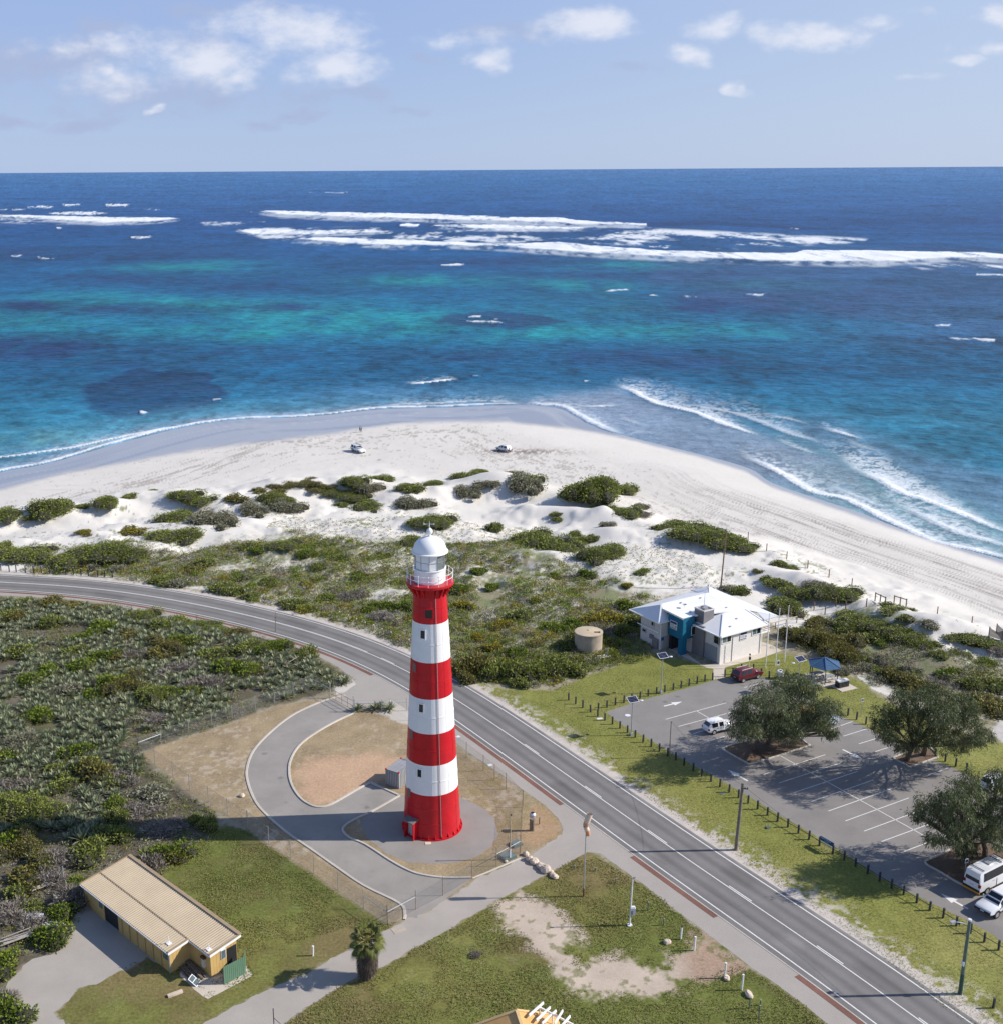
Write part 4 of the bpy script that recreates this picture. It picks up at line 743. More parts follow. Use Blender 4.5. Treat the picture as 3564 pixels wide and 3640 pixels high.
LG = Mat('lantern_glass'); LG.set((.5, .56, .56), .04, 0, .5); tr = LG.n('BsdfTransparent'); tr.inputs[0].default_value = (.62, .68, .68, 1); mxs = LG.n('MixShader'); mxs.inputs[0].default_value = .72; LG.l(LG.p.outputs[0], mxs.inputs[1]); LG.l(tr.outputs[0], mxs.inputs[2]); LG.l(mxs.outputs[0], LG.o.inputs[0])
bg_, bw_ = MB(), MB()
clear = [j for j in range(NP) if radians(-72) < ((pa[j] + pi / NP + pi) % (2 * pi) - pi) < radians(75)]
for j in range(NP): panel(bg_ if j in clear else bw_, j, 1.52, 29.36, 30.98)
bw_.build('blank_panel', M_WHITE, wall); bg_.build('glass', LG.m, wall)
b = MB()
for j in range(NP): x, y = 1.54 * cos(pa[j]), 1.54 * sin(pa[j]); b.tube([(x, y, 29.34), (x, y, 31)], .028, 5)
for z in (29.4, 30.17, 30.95): b.tube([(1.54 * cos(q), 1.54 * sin(q), z) for q in pa], .022, 5, False)
b.build('glazing_bar', M_STEEL, wall)
b = MB().lathe([(.5, 28.2), (.5, 29.2), (.75, 29.3), (.8, 30.2), (.55, 30.8), (.1, 30.9)], 16); b.build('lamp_lens', mat('lens_glass', (.16, .19, .18), .15, .3, 3, spec=.7), wall, smooth=True)
dome = MB().lathe([(1.55, 30.94), (1.86, 31.0), (1.86, 31.1), (1.70, 31.16), (1.66, 31.4), (1.52, 31.8), (1.25, 32.16), (.85, 32.42), (.4, 32.56), (.2, 32.6)], 48).build('dome', M_WHITE, lh, smooth=True, angle=50)
MB().lathe([(.22, 32.55), (.16, 32.66), (.13, 32.8), (.2, 32.84), (.3, 33.0), (.32, 33.14), (.27, 33.3), (.12, 33.42), (.08, 33.5)], 20).build('ball_finial', M_WHITE, dome, smooth=True, angle=60)
b = MB().tube([(0, 0, 33.4), (0, 0, 34.2)], [.04, .015], 6).tube([(-.5, .06, 33.86), (.42, -.05, 33.86)], .022, 5).tube([(.05, .3, 33.75), (-.05, -.3, 33.75)], .016, 5)
b.add([(-.62, .08, 33.74), (-.42, .06, 33.80), (-.42, .06, 33.92), (-.62, .08, 34.0), (-.62, .10, 33.74), (-.42, .08, 33.80), (-.42, .08, 33.92), (-.62, .10, 34.0)], [(0, 1, 2, 3), (7, 6, 5, 4), (0, 4, 5, 1), (1, 5, 6, 2), (2, 6, 7, 3), (3, 7, 4, 0)]); b.lathe([(.0, -.08), (.05, 0), (.0, .1)], 6, (.44, -.05, 33.86)); b.build('weather_vane', M_WHITE, dome)
# porch with door on the shore-left side
a = radians(-42) - pi / 2; R = Matrix.Rotation(a, 3, 'Z'); P_ = lambda x, y, z: Vector((R @ Vector((x, y, z))))
b = MB()
for y in (-.62, .62): b.box(P_(3.3, y, 1.05), (.75, .10, 2.1), R=R)
po = b.build('porch', M_REDP, lh); MB().box(P_(3.38, 0, 2.16), (1.0, 1.5, .12), R=R @ Matrix.Rotation(.12, 3, 'Y')).build('roof', mat('porch_slab', (.17, .16, .15), .8, .15, 3), po)
MB().box(P_(3.08, 0, 1.0), (.08, 1.12, 2.0), R=R).build('door', mat('grey_door', (.42, .42, .42), .6, .1, 2), lh)
o = MB().box((0, 0, .02), (.62, .5, .04)).build('stone_step', mat('cream_stone', (.62, .55, .42), .8, .1, 3)); p = G(1522, 2999); o.location = (p[0], p[1], .012); o.rotation_euler = (0, 0, .1); tag(o, 'small cream stone slab lying at the foot of the lighthouse', 'stone slab')

# ------------------------------------------------------------------ surf rescue clubhouse
A0 = (39.66, 155.29); A_RZ = atan2(.516, .857)
ch = thing('clubhouse', 'two storey rescue clubhouse with white hipped roof and teal entrance by the dunes', 'building', (A0[0], A0[1], 0), A_RZ)
b = MB().box((4.0, 3.05, 2.2), (7.86, 6.06, 4.4)).box((3.6, 7.0, 2.2), (8, 3.2, 4.4)).box((2.3, 10.7, 2.2), (11.8, 4.4, 4.4))
b.build('wall', M_BLOCK, ch)
b = MB(); 
for i in range(18): b.box((3.98, -.035 - .004, .12 + i * .24), (7.9, .05, .225), R=Matrix.Rotation(.05, 3, 'X'))
b.box((.02, -.03, 2.2), (.12, .12, 4.4)).box((7.92, -.03, 2.2), (.12, .12, 4.4)); b.build('weatherboard', M_CLAD, ch)
b = MB()
b.box((-.12, 4.35, 2.3), (.34, 2.45, 4.6)); b.build('pilaster', M_GREYW, ch); pil = MB().box((1.35, 4.95, 5.5), (1.95, 1.95, 2.1)).build('plant_enclosure', M_GREYW, ch)
b = MB()
for x, y, dx, dy in ((.42, 4.95, .16, 2.06), (2.28, 4.95, .16, 2.06), (1.35, 4.02, 1.7, .16), (1.35, 5.88, 1.7, .16)): b.box((x, y, 6.62), (dx, dy, .18))
b.build('parapet', mat('pale_coping', (.62, .6, .58), .6, .06, 2), pil)
b = MB().box((1.3, 4.75, 6.72), (.7, .5, .34)).box((1.8, 5.3, 6.66), (.4, .8, .22)); b.build('air_conditioner', M_GAL, pil)
b = MB().box((-1.3, 6.75, 4.0), (2.2, 3.1, 3.3)).box((-1.95, 5.62, 1.15), (.95, .75, 2.32)); tb = b.build('entrance_block', M_TEAL, ch)
def roof(name, pts, faces, m, par=ch, th=.14):
    pts = [Vector(p) for p in pts]; n = len(pts); b = MB(); b.add(pts + [p - Vector((0, 0, th)) for p in pts], [f for f in faces] + [tuple(n + i for i in reversed(f)) for f in faces])
    ed = {}
    for f in faces:
        for i in range(len(f)): ed[(f[i], f[(i + 1) % len(f)])] = 1
    b.f += [(a, n + a, n + c, c) for (a, c) in ed if (c, a) not in ed]; b.m += [0] * (len(b.f) - len(b.m)); return b.build(name, m, par)
roof('roof', [(-.45, -.45, 4.42), (8.8, -.45, 4.42), (8.0, 3.4, 5.68), (3.7, 3.5, 5.68), (-.45, 5.6, 4.42), (8.6, 6.4, 5.2)], [(0, 1, 2, 3), (0, 3, 4), (3, 2, 5, 4)], M_ROOFG)
roof('roof', [(-4.25, 8.2, 4.42), (-1.5, 8.2, 4.42), (-2.1, 10.3, 6.2), (7.2, 10.1, 6.2), (-4.25, 14.9, 4.42), (8.4, 15.4, 4.6), (-2.3, 9.75, 5.8), (7.4, 7.8, 5.68)], [(0, 1, 6, 2), (0, 2, 4), (2, 3, 5, 4), (6, 7, 3, 2)], M_ROOFG)
roof('roof', [(-2.5, 5.2, 5.72), (-.3, 5.3, 5.74), (3.6, 4.5, 5.72), (8.0, 3.5, 5.6), (9.2, 2.25, 5.36), (11.0, -.25, 5.2), (9.8, 13.0, 5.95), (7.3, 10.1, 6.0), (7.4, 7.8, 5.72), (-2.35, 9.8, 5.78)], [(0, 1, 2, 3, 4, 5, 6, 7, 8, 9)], M_ROOFW, th=.2)  # sun glint put into the colour: whiter sheet than the wing roofs
roof('roof', [(9.2, 2.25, 5.34), (8.7, .2, 4.9), (11.0, -.25, 5.18)], [(0, 1, 2)], M_ROOFG)
roof('roof', [(9.8, 13.0, 5.9), (7.2, 10.1, 5.95), (8.4, 15.4, 4.9)], [(0, 1, 2)], M_ROOFG)
b = MB()
for p, q in (((-.45, -.45, 4.46), (3.7, 3.5, 5.72)), ((3.7, 3.5, 5.72), (8.0, 3.4, 5.72)), ((8.0, 3.4, 5.72), (8.8, -.45, 4.46)), ((-4.25, 8.2, 4.46), (-2.1, 10.3, 6.24)), ((-2.1, 10.3, 6.24), (7.2, 10.1, 6.24)), ((-2.5, 5.2, 5.78), (-2.35, 9.8, 5.84)), ((-2.5, 5.2, 5.78), (-.3, 5.3, 5.8)), ((-2.2, 10.1, 6.1), (-1.6, 8.3, 4.5))): b.bar(p, q, .22, .07)
b.build('ridge_cap', M_ROOFW, ch)
b = MB()
for p, q in (((-.5, -.5, 4.36), (8.85, -.5, 4.36)), ((-.5, -.5, 4.36), (-.5, 5.6, 4.36)), ((-4.3, 8.15, 4.36), (-4.3, 14.9, 4.36)), ((-4.3, 8.15, 4.36), (-1.5, 8.15, 4.36))): b.bar(p, q, .14, .16)
for x, y in ((-.06, .0), (2.3, -.12), (7.8, -.12), (-3.7, 8.4)): b.tube([(x, y, 0), (x, y, 4.3)], .05, 6)
b.tube([(-4.3, 8.3, 2.9), (-4.05, 13.2, 2.75)], .06, 6); b.build('gutter', M_ROOFW, ch)
def cwin(x, y, z, w, h, face, n=2, fr=M_WHITE):
    f = MB(); X = face in ('front',); 
    def bx(u, zz, ww, hh, o=.0, t=.1): return ((x + u, y - .06 - o, zz), (ww, t, hh)) if X else ((x - .06 - o, y + u, zz), (t, ww, hh))
    for u, zz, ww, hh in ((-w / 2, z, .1, h + .1), (w / 2, z, .1, h + .1), (0, z + h / 2, w, .1), (0, z - h / 2, w, .1)) + (((0, z, .08, h),) if n == 2 else ()): f.box(*bx(u, zz, ww, hh, .02))
    o = f.build('window', fr, ch); g = MB(); g.box(*bx(0, z, w - .05, h - .05, -.01, .06)); g.build('pane', M_GLASS, o); 
    if n == 2: k = MB(); k.box(*bx(-w / 4, z, w / 2 - .1, h - .1, .0, .06)); k.build('blind', M_WIN, o)
cwin(1.05, -.02, 3.62, 1.7, 1.0, 'front'); cwin(6.9, -.02, 3.62, 1.7, 1.0, 'front'); cwin(0, .75, 3.5, 1.0, 1.2, 'side', 1, M_GAL)
cwin(-3.62, 10.2, 3.55, .5, .62, 'side', 1, M_GAL); cwin(-3.62, 12.0, 1.9, .7, .4, 'side', 1, M_GAL)
f = MB().box((.02, 5.02, 3.5), (.9, .1, 1.35)); f = MB()
o = MB().box((-.45, 5.0, 3.55), (1.0, .06, 1.4)).build('window', M_WHITE, ch); MB().box((-.45, 4.965, 3.55), (.84, .06, 1.24)).build('pane', M_GLASS, o)
b = MB()
for i in range(14): b.box((-.03, 1.78, .12 + i * .16), (.07, 2.3, .15), R=Matrix.Rotation(-.12, 3, 'Y'))
b.build('garage_door', M_DOORG, ch)
o = MB().box((.15, 6.2, 1.05), (.08, 1.4, 2.1)).build('glass_door', M_GLASS, ch); b = MB()
for y in (5.52, 6.2, 6.88): b.box((.09, y, 1.05), (.06, .07, 2.1))
b.box((.09, 6.2, 1.1), (.06, 1.4, .07)); b.build('frame', M_WHITE, o)
MB().box((-2.7, 8.42, 1.0), (.9, .08, 2.0)).build('door', mat('pale_door', (.4, .39, .38), .6, .06, 2), ch)
MB().box((-1.4, 8.0, 1.1), (1.4, .5, 2.2)).build('doorway', M_BLACK, ch)
b = MB().box((-3.78, 9.4, .75), (.3, 1.1, 1.5)).box((-3.76, 10.3, 1.5), (.25, .7, .6)); b.build('meter_box', M_GREYW, ch)
o = MB().box((-3.3, 8.34, 1.7), (.42, .04, .5)).build('blue_notice', mat('notice_blue', (.03, .11, .32), .5, .1, 3), ch)
# signs on the building: board, navy band, printed lines, round emblem, stripe
def csign(par, org, ux, w, h, faint=False):
    ux = Vector(ux); n = ux.cross(Vector((0, 0, 1))); R = Matrix((ux, -n, (0, 0, 1))).transposed(); o_ = Vector(org); P = lambda u, z, d: o_ + ux * u + n * d + Vector((0, 0, z))
    s = MB().box(P(0, 0, .03), (w, .05, h), R=R).build('sign', M_SIGN, par)
    MB().box(P(0, h * .30, .062), (w * .88, .012, h * .27), R=R).build('band', M_NAVY, s); MB().box(P(0, -h * .36, .062), (w * .86, .012, h * .08), R=R).build('stripe', M_NAVY, s)
    t = MB()
    for z_, segs in ((.045, ((-.2, .10), (-.07, .12), (.07, .1))), (-.06, ((-.17, .16), (.0, .12), (.12, .08))), (-.17, ((-.14, .1), (-.02, .1), (.1, .12)))):
        for u, ww in segs: t.box(P(u * w, z_ * h, .06), (ww * w, .008, h * .05), R=R)
    t.tube([P(-.36 * w, .04 * h, .055), P(-.33 * w, -.16 * h, .055)], .03 * w, 5); t.build('lettering', M_INK, s)
    e = MB(); c = P(.34 * w, -.10 * h, .06); e.tube([c, c + n * .012], .1 * h, 14); e.build('emblem', mat('emblem_dark', (.05, .04, .06), .5, .1, 3), s)
csign(ch, (-2.42, 7.1, 4.1), (0, -1, 0), 1.45, 1.25); csign(ch, (4.3, -.09, 3.45), (1, 0, 0), 1.35, 1.25)
# balcony on the far right end
b = MB().box((9.5, 3.0, 2.35), (3.0, 3.8, .18)); bal = b.build('balcony', M_WHITE, ch); b = MB()
for y in (1.3, 3.0, 4.7): b.tube([(10.9, y, 0), (10.9, y, 5.0)], .06, 6)
for x in (8.2, 9.5): b.tube([(x, 1.2, 0), (x, 1.2, 4.6)], .05, 6)
b.build('post', M_WHITE, bal); b = MB()
for z in (2.75, 3.0, 3.4): b.bar((8.0, 1.15, z), (10.95, 1.15, z), .05, .06).bar((10.95, 1.15, z), (10.95, 4.8, z), .05, .06)
b.build('railing', M_WHITE, bal)
MB().box((9.5, 1.18, 2.98), (2.8, .02, .35)).build('balustrade_panel', mat('salmon_panel', (.45, .3, .24), .6, .1, 2), bal)
# roof furniture
b = MB().tube([(.6, 8.3, 5.7), (.6, 8.3, 6.3)], .03, 5); b.lathe([(.02, 0), (.22, .03), (.36, .12)], 14, (.55, 8.3, 6.2)); b.build('satellite_dish', M_GAL, ch)
MB().tube([(2.4, 6.1, 5.7), (2.4, 6.1, 8.6)], [.04, .015], 5).build('aerial', M_DARK, ch)
b = MB().tube([(9.2, 12.2, 5.8), (9.2, 12.2, 6.8)], .04, 5).bar((8.6, 12.6, 6.7), (9.8, 11.8, 6.5), .05, .05).box((9.2, 12.2, 6.4), (.2, .2, .3)); b.build('camera_mast', M_WHITE, ch)
b = MB()
for x, y, z in ((5.0, 9.6, 5.98), (1.2, 9.7, 5.98), (4.9, 2.0, 5.2), (2.6, .9, 4.85), (6.0, 5.2, 5.66), (-2.0, 9.0, 5.1), (0.2, 6.6, 5.74)): b.box((x, y, z + .06), (.28, .22, .16))
b.build('roof_vent', M_GAL, ch)

# ------------------------------------------------------------------ long shed
sd = thing('shed', 'long ochre steel shed with a rusty cream corrugated roof', 'shed', (-17.77, 89.98, 0), atan2(.700, -.714))
# local x runs along the shed away from its near end, local y towards the yard
zr = lambda y: 2.92 - .115 * y
def corr(x0, x1, y0, y1):
    n = int((x1 - x0) / .07); xs = np.linspace(x0, x1, n + 1); ys = np.array([y0, (y0 + y1) / 2, y1]); X, Y = np.meshgrid(xs, ys); Z = 2.92 - .115 * Y + .026 * np.cos(X * 2 * pi / .28)
    V = np.stack([X, Y, Z], -1).reshape(-1, 3); i = np.arange(X.size).reshape(X.shape); q = np.stack([i[:-1, :-1], i[:-1, 1:], i[1:, 1:], i[1:, :-1]], -1).reshape(-1, 4)
    V2 = V - [0, 0, .03]; k = len(V); e = [np.stack([i[0, :-1], i[0, 1:], i[0, 1:] + k, i[0, :-1] + k], -1)[:, ::-1], np.stack([i[-1, :-1], i[-1, 1:], i[-1, 1:] + k, i[-1, :-1] + k], -1)]
    return np.concatenate([V, V2]), np.concatenate([q, q[:, ::-1] + k] + e)
Va, Qa = corr(0, 3.2, .12, 3.3); Vb, Qb = corr(3.2, 18.2, .12, 5.45)
rf = link('roof', mesh_np('roof', np.concatenate([Va, Vb]), np.concatenate([Qa, Qb + len(Va)]), M_SHEDR), sd)
b = MB().bar((0, .02, 2.98), (18.25, .02, 2.98), .34, .07).bar((3.2, 3.28, 2.60), (18.2, 3.28, 2.60), .06, .03).bar((18.2, 0, 2.97), (18.2, 5.45, 2.34), .16, .05).bar((.06, .1, 2.95), (.06, 3.3, 2.59), .2, .05).bar((3.25, 3.3, 2.59), (3.25, 5.45, 2.34), .2, .05); b.build('flashing', mat('brown_flashing', (.34, .255, .16), .6, .12, 1), rf)
b = MB().bar((-.05, .0, 2.84), (-.05, 3.34, 2.46), .05, .2).bar((3.14, 3.34, 2.46), (3.14, 5.5, 2.2), .05, .2).box((1.6, 3.34, 2.42), (3.2, .06, .1)).box((10.7, 5.5, 2.2), (15, .07, .1)); b.build('fascia', M_WHITE, rf)
b = MB(); z1 = 2.62
def ribwall(p, q, h0, h1, gap=()):
    p, q = Vector((*p, 0)), Vector((*q, 0)); L = (q - p).length; d = (q - p) / L; n = int(L / .3); nn = Vector((-d.y, d.x, 0))
    for i in range(n):
        a = i * L / n; c = (i + 1) * L / n; m = (a + c) / 2
        if any(g0 < m < g1 for g0, g1 in gap): continue
        h = h0 + (h1 - h0) * m / L; s = p + d * m; b.box((s.x, s.y, h / 2), (L / n - .025, .05, h), R=Matrix((d, nn, (0, 0, 1))).transposed()); b.box((s.x, s.y, h / 2 - .003), (L / n, .03, h - .01), R=Matrix((d, nn, (0, 0, 1))).transposed())
ribwall((.3, .3), (.3, 3.1), 2.78, 2.48, ((0, .001),)); ribwall((.3, 3.1), (3.45, 3.1), 2.46, 2.46); ribwall((3.45, 3.1), (3.45, 5.2), 2.46, 2.24); ribwall((3.45, 5.2), (18, 5.2), 2.24, 2.24, ((8.6, 10.9),)); ribwall((18, 5.2), (18, .3), 2.24, 2.8); ribwall((.3, .3), (18, .3), 2.8, 2.8)
b.build('wall', M_SHEDW, sd)
MB().box((13.2, 3.4, 1.08), (2.7, 3.5, 2.14)).build('doorway', M_BLACK, sd)
b = MB()
for x in (4.7, 6.0, 7.3, 8.6, 9.9, 11.2): b.box((x, 5.26, 1.05), (.06, .06, 2.1))
b.build('door', mat('ochre_door', (.42, .27, .085), .65, .12, 1.5), sd)
o = MB().box((.24, 1.75, 1.75), (.08, .5, .9)).build('window', M_WHITE, sd); MB().box((.20, 1.75, 1.75), (.06, .4, .8)).build('pane', M_WIN, o)
o = MB().box((14.9, 5.26, 1.55), (.5, .08, .75)).build('window', M_WIN, sd); o = MB().box((4.0, 5.26, 1.55), (.6, .08, .7)).build('window', M_WIN, sd)
MB().box((.25, .85, 1.05), (.1, .95, 2.0)).build('doorway', M_BLACK, sd)
b = MB().box((1.1, 3.24, 1.25), (.34, .26, .9)); mb = b.build('meter_box', mat('rusty_white_box', (.55, .5, .44), .6, .12, 4), sd); MB().box((1.1, 3.26, 1.78), (.5, .36, .2), R=Matrix.Rotation(.3, 3, 'X')).build('roof', mat('rust_brown', (.09, .035, .02), .7, .2, 5), mb)
b = MB()
for x, y in ((3.42, 3.08), (3.42, 5.24)): b.tube([(x, y, 0), (x, y, 2.2)], .06, 6)
b.build('downpipe', M_GAL, sd)
for x, y, h in ((4.2, 4.7, .75), (.7, 2.9, .6)): b = MB().tube([(x, y, zr(y)), (x, y, zr(y) + h)], .035, 6).box((x, y, zr(y) + .03), (.5, .4, .03)); b.build('vent_pipe', M_WHITE, sd)
# green screen and clutter beside it
P1, P2, P3 = G(797, 3501), G(872, 3462), G(860, 3398)
gf = thing('steel_screen', 'green corrugated steel screen fence at the near end of the shed', 'fence', tuple(P1)); b = MB()
def rib2(b, p, q, h):
    p, q = Vector(p), Vector(q); d = (q - p); L = d.length; d /= L; nn = Vector((-d.y, d.x, 0)); n = int(L / .19); R = Matrix((d, nn, (0, 0, 1))).transposed()
    for i in range(n): s = p + d * ((i + .5) * L / n); b.box((s.x, s.y, h / 2), (L / n - .04, .06, h), R=R); b.box((s.x, s.y, h / 2 - .004), (L / n + .0, .03, h - .01), R=R)
rib2(b, (0, 0, 0), P2 - P1, 1.75); b.build('panel', M_GRNF, gf); b = MB(); rib2(b, P2 - P1, (P2 - P1) + Vector((-.1, 1.0, 0)), 1.75); b.build('return_panel', M_GRNF, gf)
lum = thing('timber_pile', 'pile of old timber lengths heaped in the corner of the shed', 'timber pile', tuple(G(680, 3455)), .0); b = MB()
e_ = (np.array(G(730, 3500)) - np.array(G(650, 3415))); e_ /= np.linalg.norm(e_); pn = np.array([-e_[1], e_[0], 0])
for i in range(16): c = pn * random.uniform(-.7, .7); L = random.uniform(1., 1.9); z = random.uniform(.04, .4); b.bar(Vector(c - e_ * L + np.array([0, 0, z])), Vector(c + e_ * L + np.array([0, 0, z + random.uniform(-.03, .1)])), random.uniform(.06, .14), random.uniform(.05, .1))
b.build('plank', M_WOOD, lum)
wf = thing('window_frame', 'old aluminium window frame leaning on the timber pile', 'window', tuple(G(706, 3500)), .6); b = MB(); Rw = Matrix.Rotation(.7, 3, 'Z') @ Matrix.Rotation(-.9, 3, 'X')
for x, z, w_, h in ((-.35, .5, .05, 1.0), (.35, .5, .05, 1.0), (0, .03, .7, .05), (0, .97, .7, .05), (0, .5, .7, .05)): b.box(Rw @ Vector((x, 0, z)), (w_, .05, h), R=Rw)
b.build('frame', M_WHITE, wf); MB().box(Rw @ Vector((0, .01, .5)), (.66, .02, .94), R=Rw).build('pane', M_WIN, wf)

# ------------------------------------------------------------------ water tank, container, gazebo
wk = thing('water_tank', 'round stained concrete water tank with tan lid beside the clubhouse', 'water tank', (21.76, 161.3, 0)); MB().lathe([(2.02, 0), (2.02, 2.55), (2.08, 2.57), (2.08, 2.72), (1.95, 2.76)], 48).build('wall', M_TANK, wk, smooth=True)
lid = MB().lathe([(2.05, 2.74), (1.2, 2.86), (.05, 2.92)], 48).build('lid', M_TANKR, wk, smooth=True); b = MB(); [b.bar((.7, -.9 + .3 * i, 2.9), (1.6, -.75 + .3 * i, 2.84), .08, .06) for i in (0, 1)]; b.bar((1.5, -.8, 2.88), (1.6, -.3, 2.88), .08, .06); b.build('hatch', M_RUBBER, lid); MB().lathe([(.2, 2.9), (.2, 2.98), (.02, 3.0)], 10).build('vent', M_TANKR, lid)
tu = thing('pump_box', 'small white utility box on a slab below the water tank', 'utility box', tuple(G(2143, 2337))); MB().box((0, 0, .12), (1.8, 1.0, .24), .5).build('slab', M_CONC, tu); b = MB()
for x in (.3, .55): b.tube([(x, -.1, .2), (x, -.1, 1.4)], .07, 6)
b.build('pipe', M_GAL, tu)
cv = np.array([1418.7, 2804.4]); pc = np.array(G(*cv)); pl_ = np.array(G(1374, 2790)); dl = pl_ - pc; wl_ = np.linalg.norm(dl); rzc = atan2(dl[1], dl[0])
ct = thing('shipping_container', 'small grey shipping container on the dry ground behind the lighthouse', 'container', tuple(pc), rzc); wl_ = 1.75; b = MB()
b.box((wl_ / 2, -1.5, 1.0), (wl_ - .1, 2.9, 1.9))
for i in range(11): b.box((wl_ / 2, -.15 - .27 * i, 1.95), (wl_ - .16, .13, .07))
for i in range(7): b.box((.15 + .24 * i, .0, 1.0), (.12, .1, 1.75))
for i in range(11): b.box((0.0, -.15 - .27 * i, 1.0), (.1, .13, 1.75))
b.build('body', M_CONT, ct); b = MB()
for x in (0, wl_):
    b.bar((x, 0, .02), (x, 0, 2.04), .12, .12).bar((x, -3, .02), (x, -3, 2.04), .12, .12).bar((x, 0, 2.0), (x, -3, 2.0), .09, .09).bar((x, 0, .06), (x, -3, .06), .1, .1)
b.bar((0, 0, 2.0), (wl_, 0, 2.0), .09, .09).bar((0, -3, 2.0), (wl_, -3, 2.0), .09, .09).bar((0, 0, .06), (wl_, 0, .06), .1, .1); b.build('frame', M_STEEL, ct); b = MB(); [b.box((x, y, z), (.17, .17, .15)) for x in (0, wl_) for y in (0, -3) for z in (2.02,)]; b.build('corner_casting', M_REDP, ct)
GZ = np.mean([[51.08, 150.82], [51.05, 148.84], [52.76, 147.94], [54.54, 149.16], [54.32, 150.9], [52.8, 151.75]], 0)
gz = thing('picnic_shelter', 'hexagonal picnic shelter with a blue tiled roof', 'picnic shelter', (GZ[0], GZ[1], 0), .32)
MB().lathe([(2.75, 0), (2.75, .06), (.01, .06)], 6).build('slab', M_CONC, gz); b = MB()
for j in range(6): a = pi / 3 * j; b.box((1.95 * cos(a), 1.95 * sin(a), 1.2), (.1, .1, 2.4), a)
b.build('post', M_DARK, gz); hr = MB(); R6 = 2.35
for j in range(6):
    a0, a1 = pi / 3 * j, pi / 3 * (j + 1)
    for i in range(8):
        f0, f1 = i / 8, (i + 1) / 8; p = lambda a, f, dz=0: (R6 * (1 - f) * cos(a), R6 * (1 - f) * sin(a), 2.28 + .95 * f + dz)
        hr.add([p(a0, f0, .03), p(a1, f0, .03), p(a1, min(f1, .995), 0), p(a0, min(f1, .995), 0)], [(0, 1, 2, 3)]); hr.add([p(a0, f0, .03), p(a1, f0, .03), p(a1, f0, -.03), p(a0, f0, -.03)], [(3, 2, 1, 0)])
rr = hr.build('roof', M_BLUER, gz); b = MB()
for j in range(6): a = pi / 3 * j; b.bar((R6 * cos(a), R6 * sin(a), 2.31), (.05 * cos(a), .05 * sin(a), 3.27), .13, .07)
b.tube([(0, 0, 3.2), (0, 0, 3.6)], [.06, .01], 6); b.build('hip_cap', mat('blue_ridge', (.07, .14, .26), .5, .1, 3), rr)
def picnic(loc, rz, label):
    t = thing('picnic_table', label, 'picnic table', loc, rz, 'picnic tables under the shelter'); b = MB(); [b.box((0, -.3 + .2 * i, .74), (1.7, .17, .04)) for i in range(4)]; b.build('table_top', M_BENCH, t)
    for y in (-.72, .72): b = MB(); [b.box((0, y + q, .44), (1.7, .13, .04)) for q in (-.08, .08)]; b.build('seat', M_BENCH, t)
    b = MB(); [b.bar((x, -.7, .05), (x, .35, .7), .06, .06).bar((x, .7, .05), (x, -.35, .7), .06, .06).bar((x, -.75, .38), (x, .75, .38), .06, .05) for x in (-.6, .6)]; b.build('leg', M_GAL, t); return t
picnic((GZ[0] - .55, GZ[1] + .6, .06), .35, 'grey picnic table at the back of the blue shelter'); picnic((GZ[0] + .35, GZ[1] - .55, .06), .35, 'grey picnic table at the front of the blue shelter')
bp = G(2750 + 1310 / 5.44, 2300 + 770 / 5.44); bq = thing('barbecue', 'public barbecue bench of black panels with steel hotplates', 'barbecue', (bp[0], bp[1], 0), .42)
MB().box((.15, -.35, .04), (2.7, 2.0, .08)).build('slab', M_CONC, bq); b = MB().box((0, 0, .5), (1.75, .8, .86))
[b.box((x, -.41, .48), (.52, .05, .74)) for x in (-.58, 0, .58)]; b.build('cabinet', M_BLACK, bq); MB().box((0, 0, .96), (1.9, .95, .06)).build('bench_top', M_GAL, bq); b = MB(); [b.box((x, .05, 1.02), (.5, .5, .06)) for x in (-.62, .62)]; b.build('hotplate', M_SIGN, bq)
# ------------------------------------------------------------------ lamps, poles, bollards, signs
M_CELL = mat('solar_cell', (.012, .016, .05), .2, .1, 8, spec=.6)
def solar(loc, h, rz, label, arm=1):
    t = thing('solar_lamp', label, 'street lamp', tuple(loc), rz, 'solar lamps by the car park')
    MB().box((0, 0, .18), (.36, .36, .36)).build('plinth', M_GAL, t); MB().tube([(0, 0, .3), (0, 0, h)], [.075, .055], 10).build('pole', M_GAL, t, smooth=True)
    Rp = Matrix.Rotation(radians(24), 3, 'X'); c = Vector((0, 0, h + .12)); p = MB().box(c, (1.36, 1.0, .05), R=Rp).build('solar_panel', M_SIGN, t); b = MB()
    for i in range(6):
        for j in range(4): b.box(c + Rp @ Vector((-.525 + .21 * i, -.345 + .23 * j, .03)), (.2, .215, .012), R=Rp)
    b.build('cell', M_CELL, p); b = MB().bar((0, 0, h - .35), (arm * 1.1, 0, h - .22), .05, .05); b.build('arm', M_GAL, t)
    MB().lathe([(.02, -.07), (.2, -.05), (.22, .03), (.05, .09)], 12, (arm * 1.25, 0, h - .22)).build('lamp_head', M_SIGN, t, smooth=True); return t
solar(G(2242, 2614), 4.75, .35, 'solar lamp at the left corner of the car park', 1); solar(G(2347.7, 2464.6), 5.35, .35, 'solar lamp on the lawn edge in front of the clubhouse', 1); solar(G(2833.6, 2460), 4.7, .5, 'solar lamp rising behind a tree beside the picnic shelter', -1)
def pole(ub, vb, ut, vt, r, m, name, label, cat='pole'):
    g = G(ub, vb); w = (g - [0, 0, HC]) @ FW; h = height_at(g, vt); tp = at(ut, vt, g[1]); return g, Vector(tp) - Vector(g), h
g, d_, h = pole(2614, 3022, 2639, 2784, .16, M_POLE, '', ''); t = thing('power_pole', 'weathered timber power pole leaning on the verge beside the road', 'power pole', tuple(g))
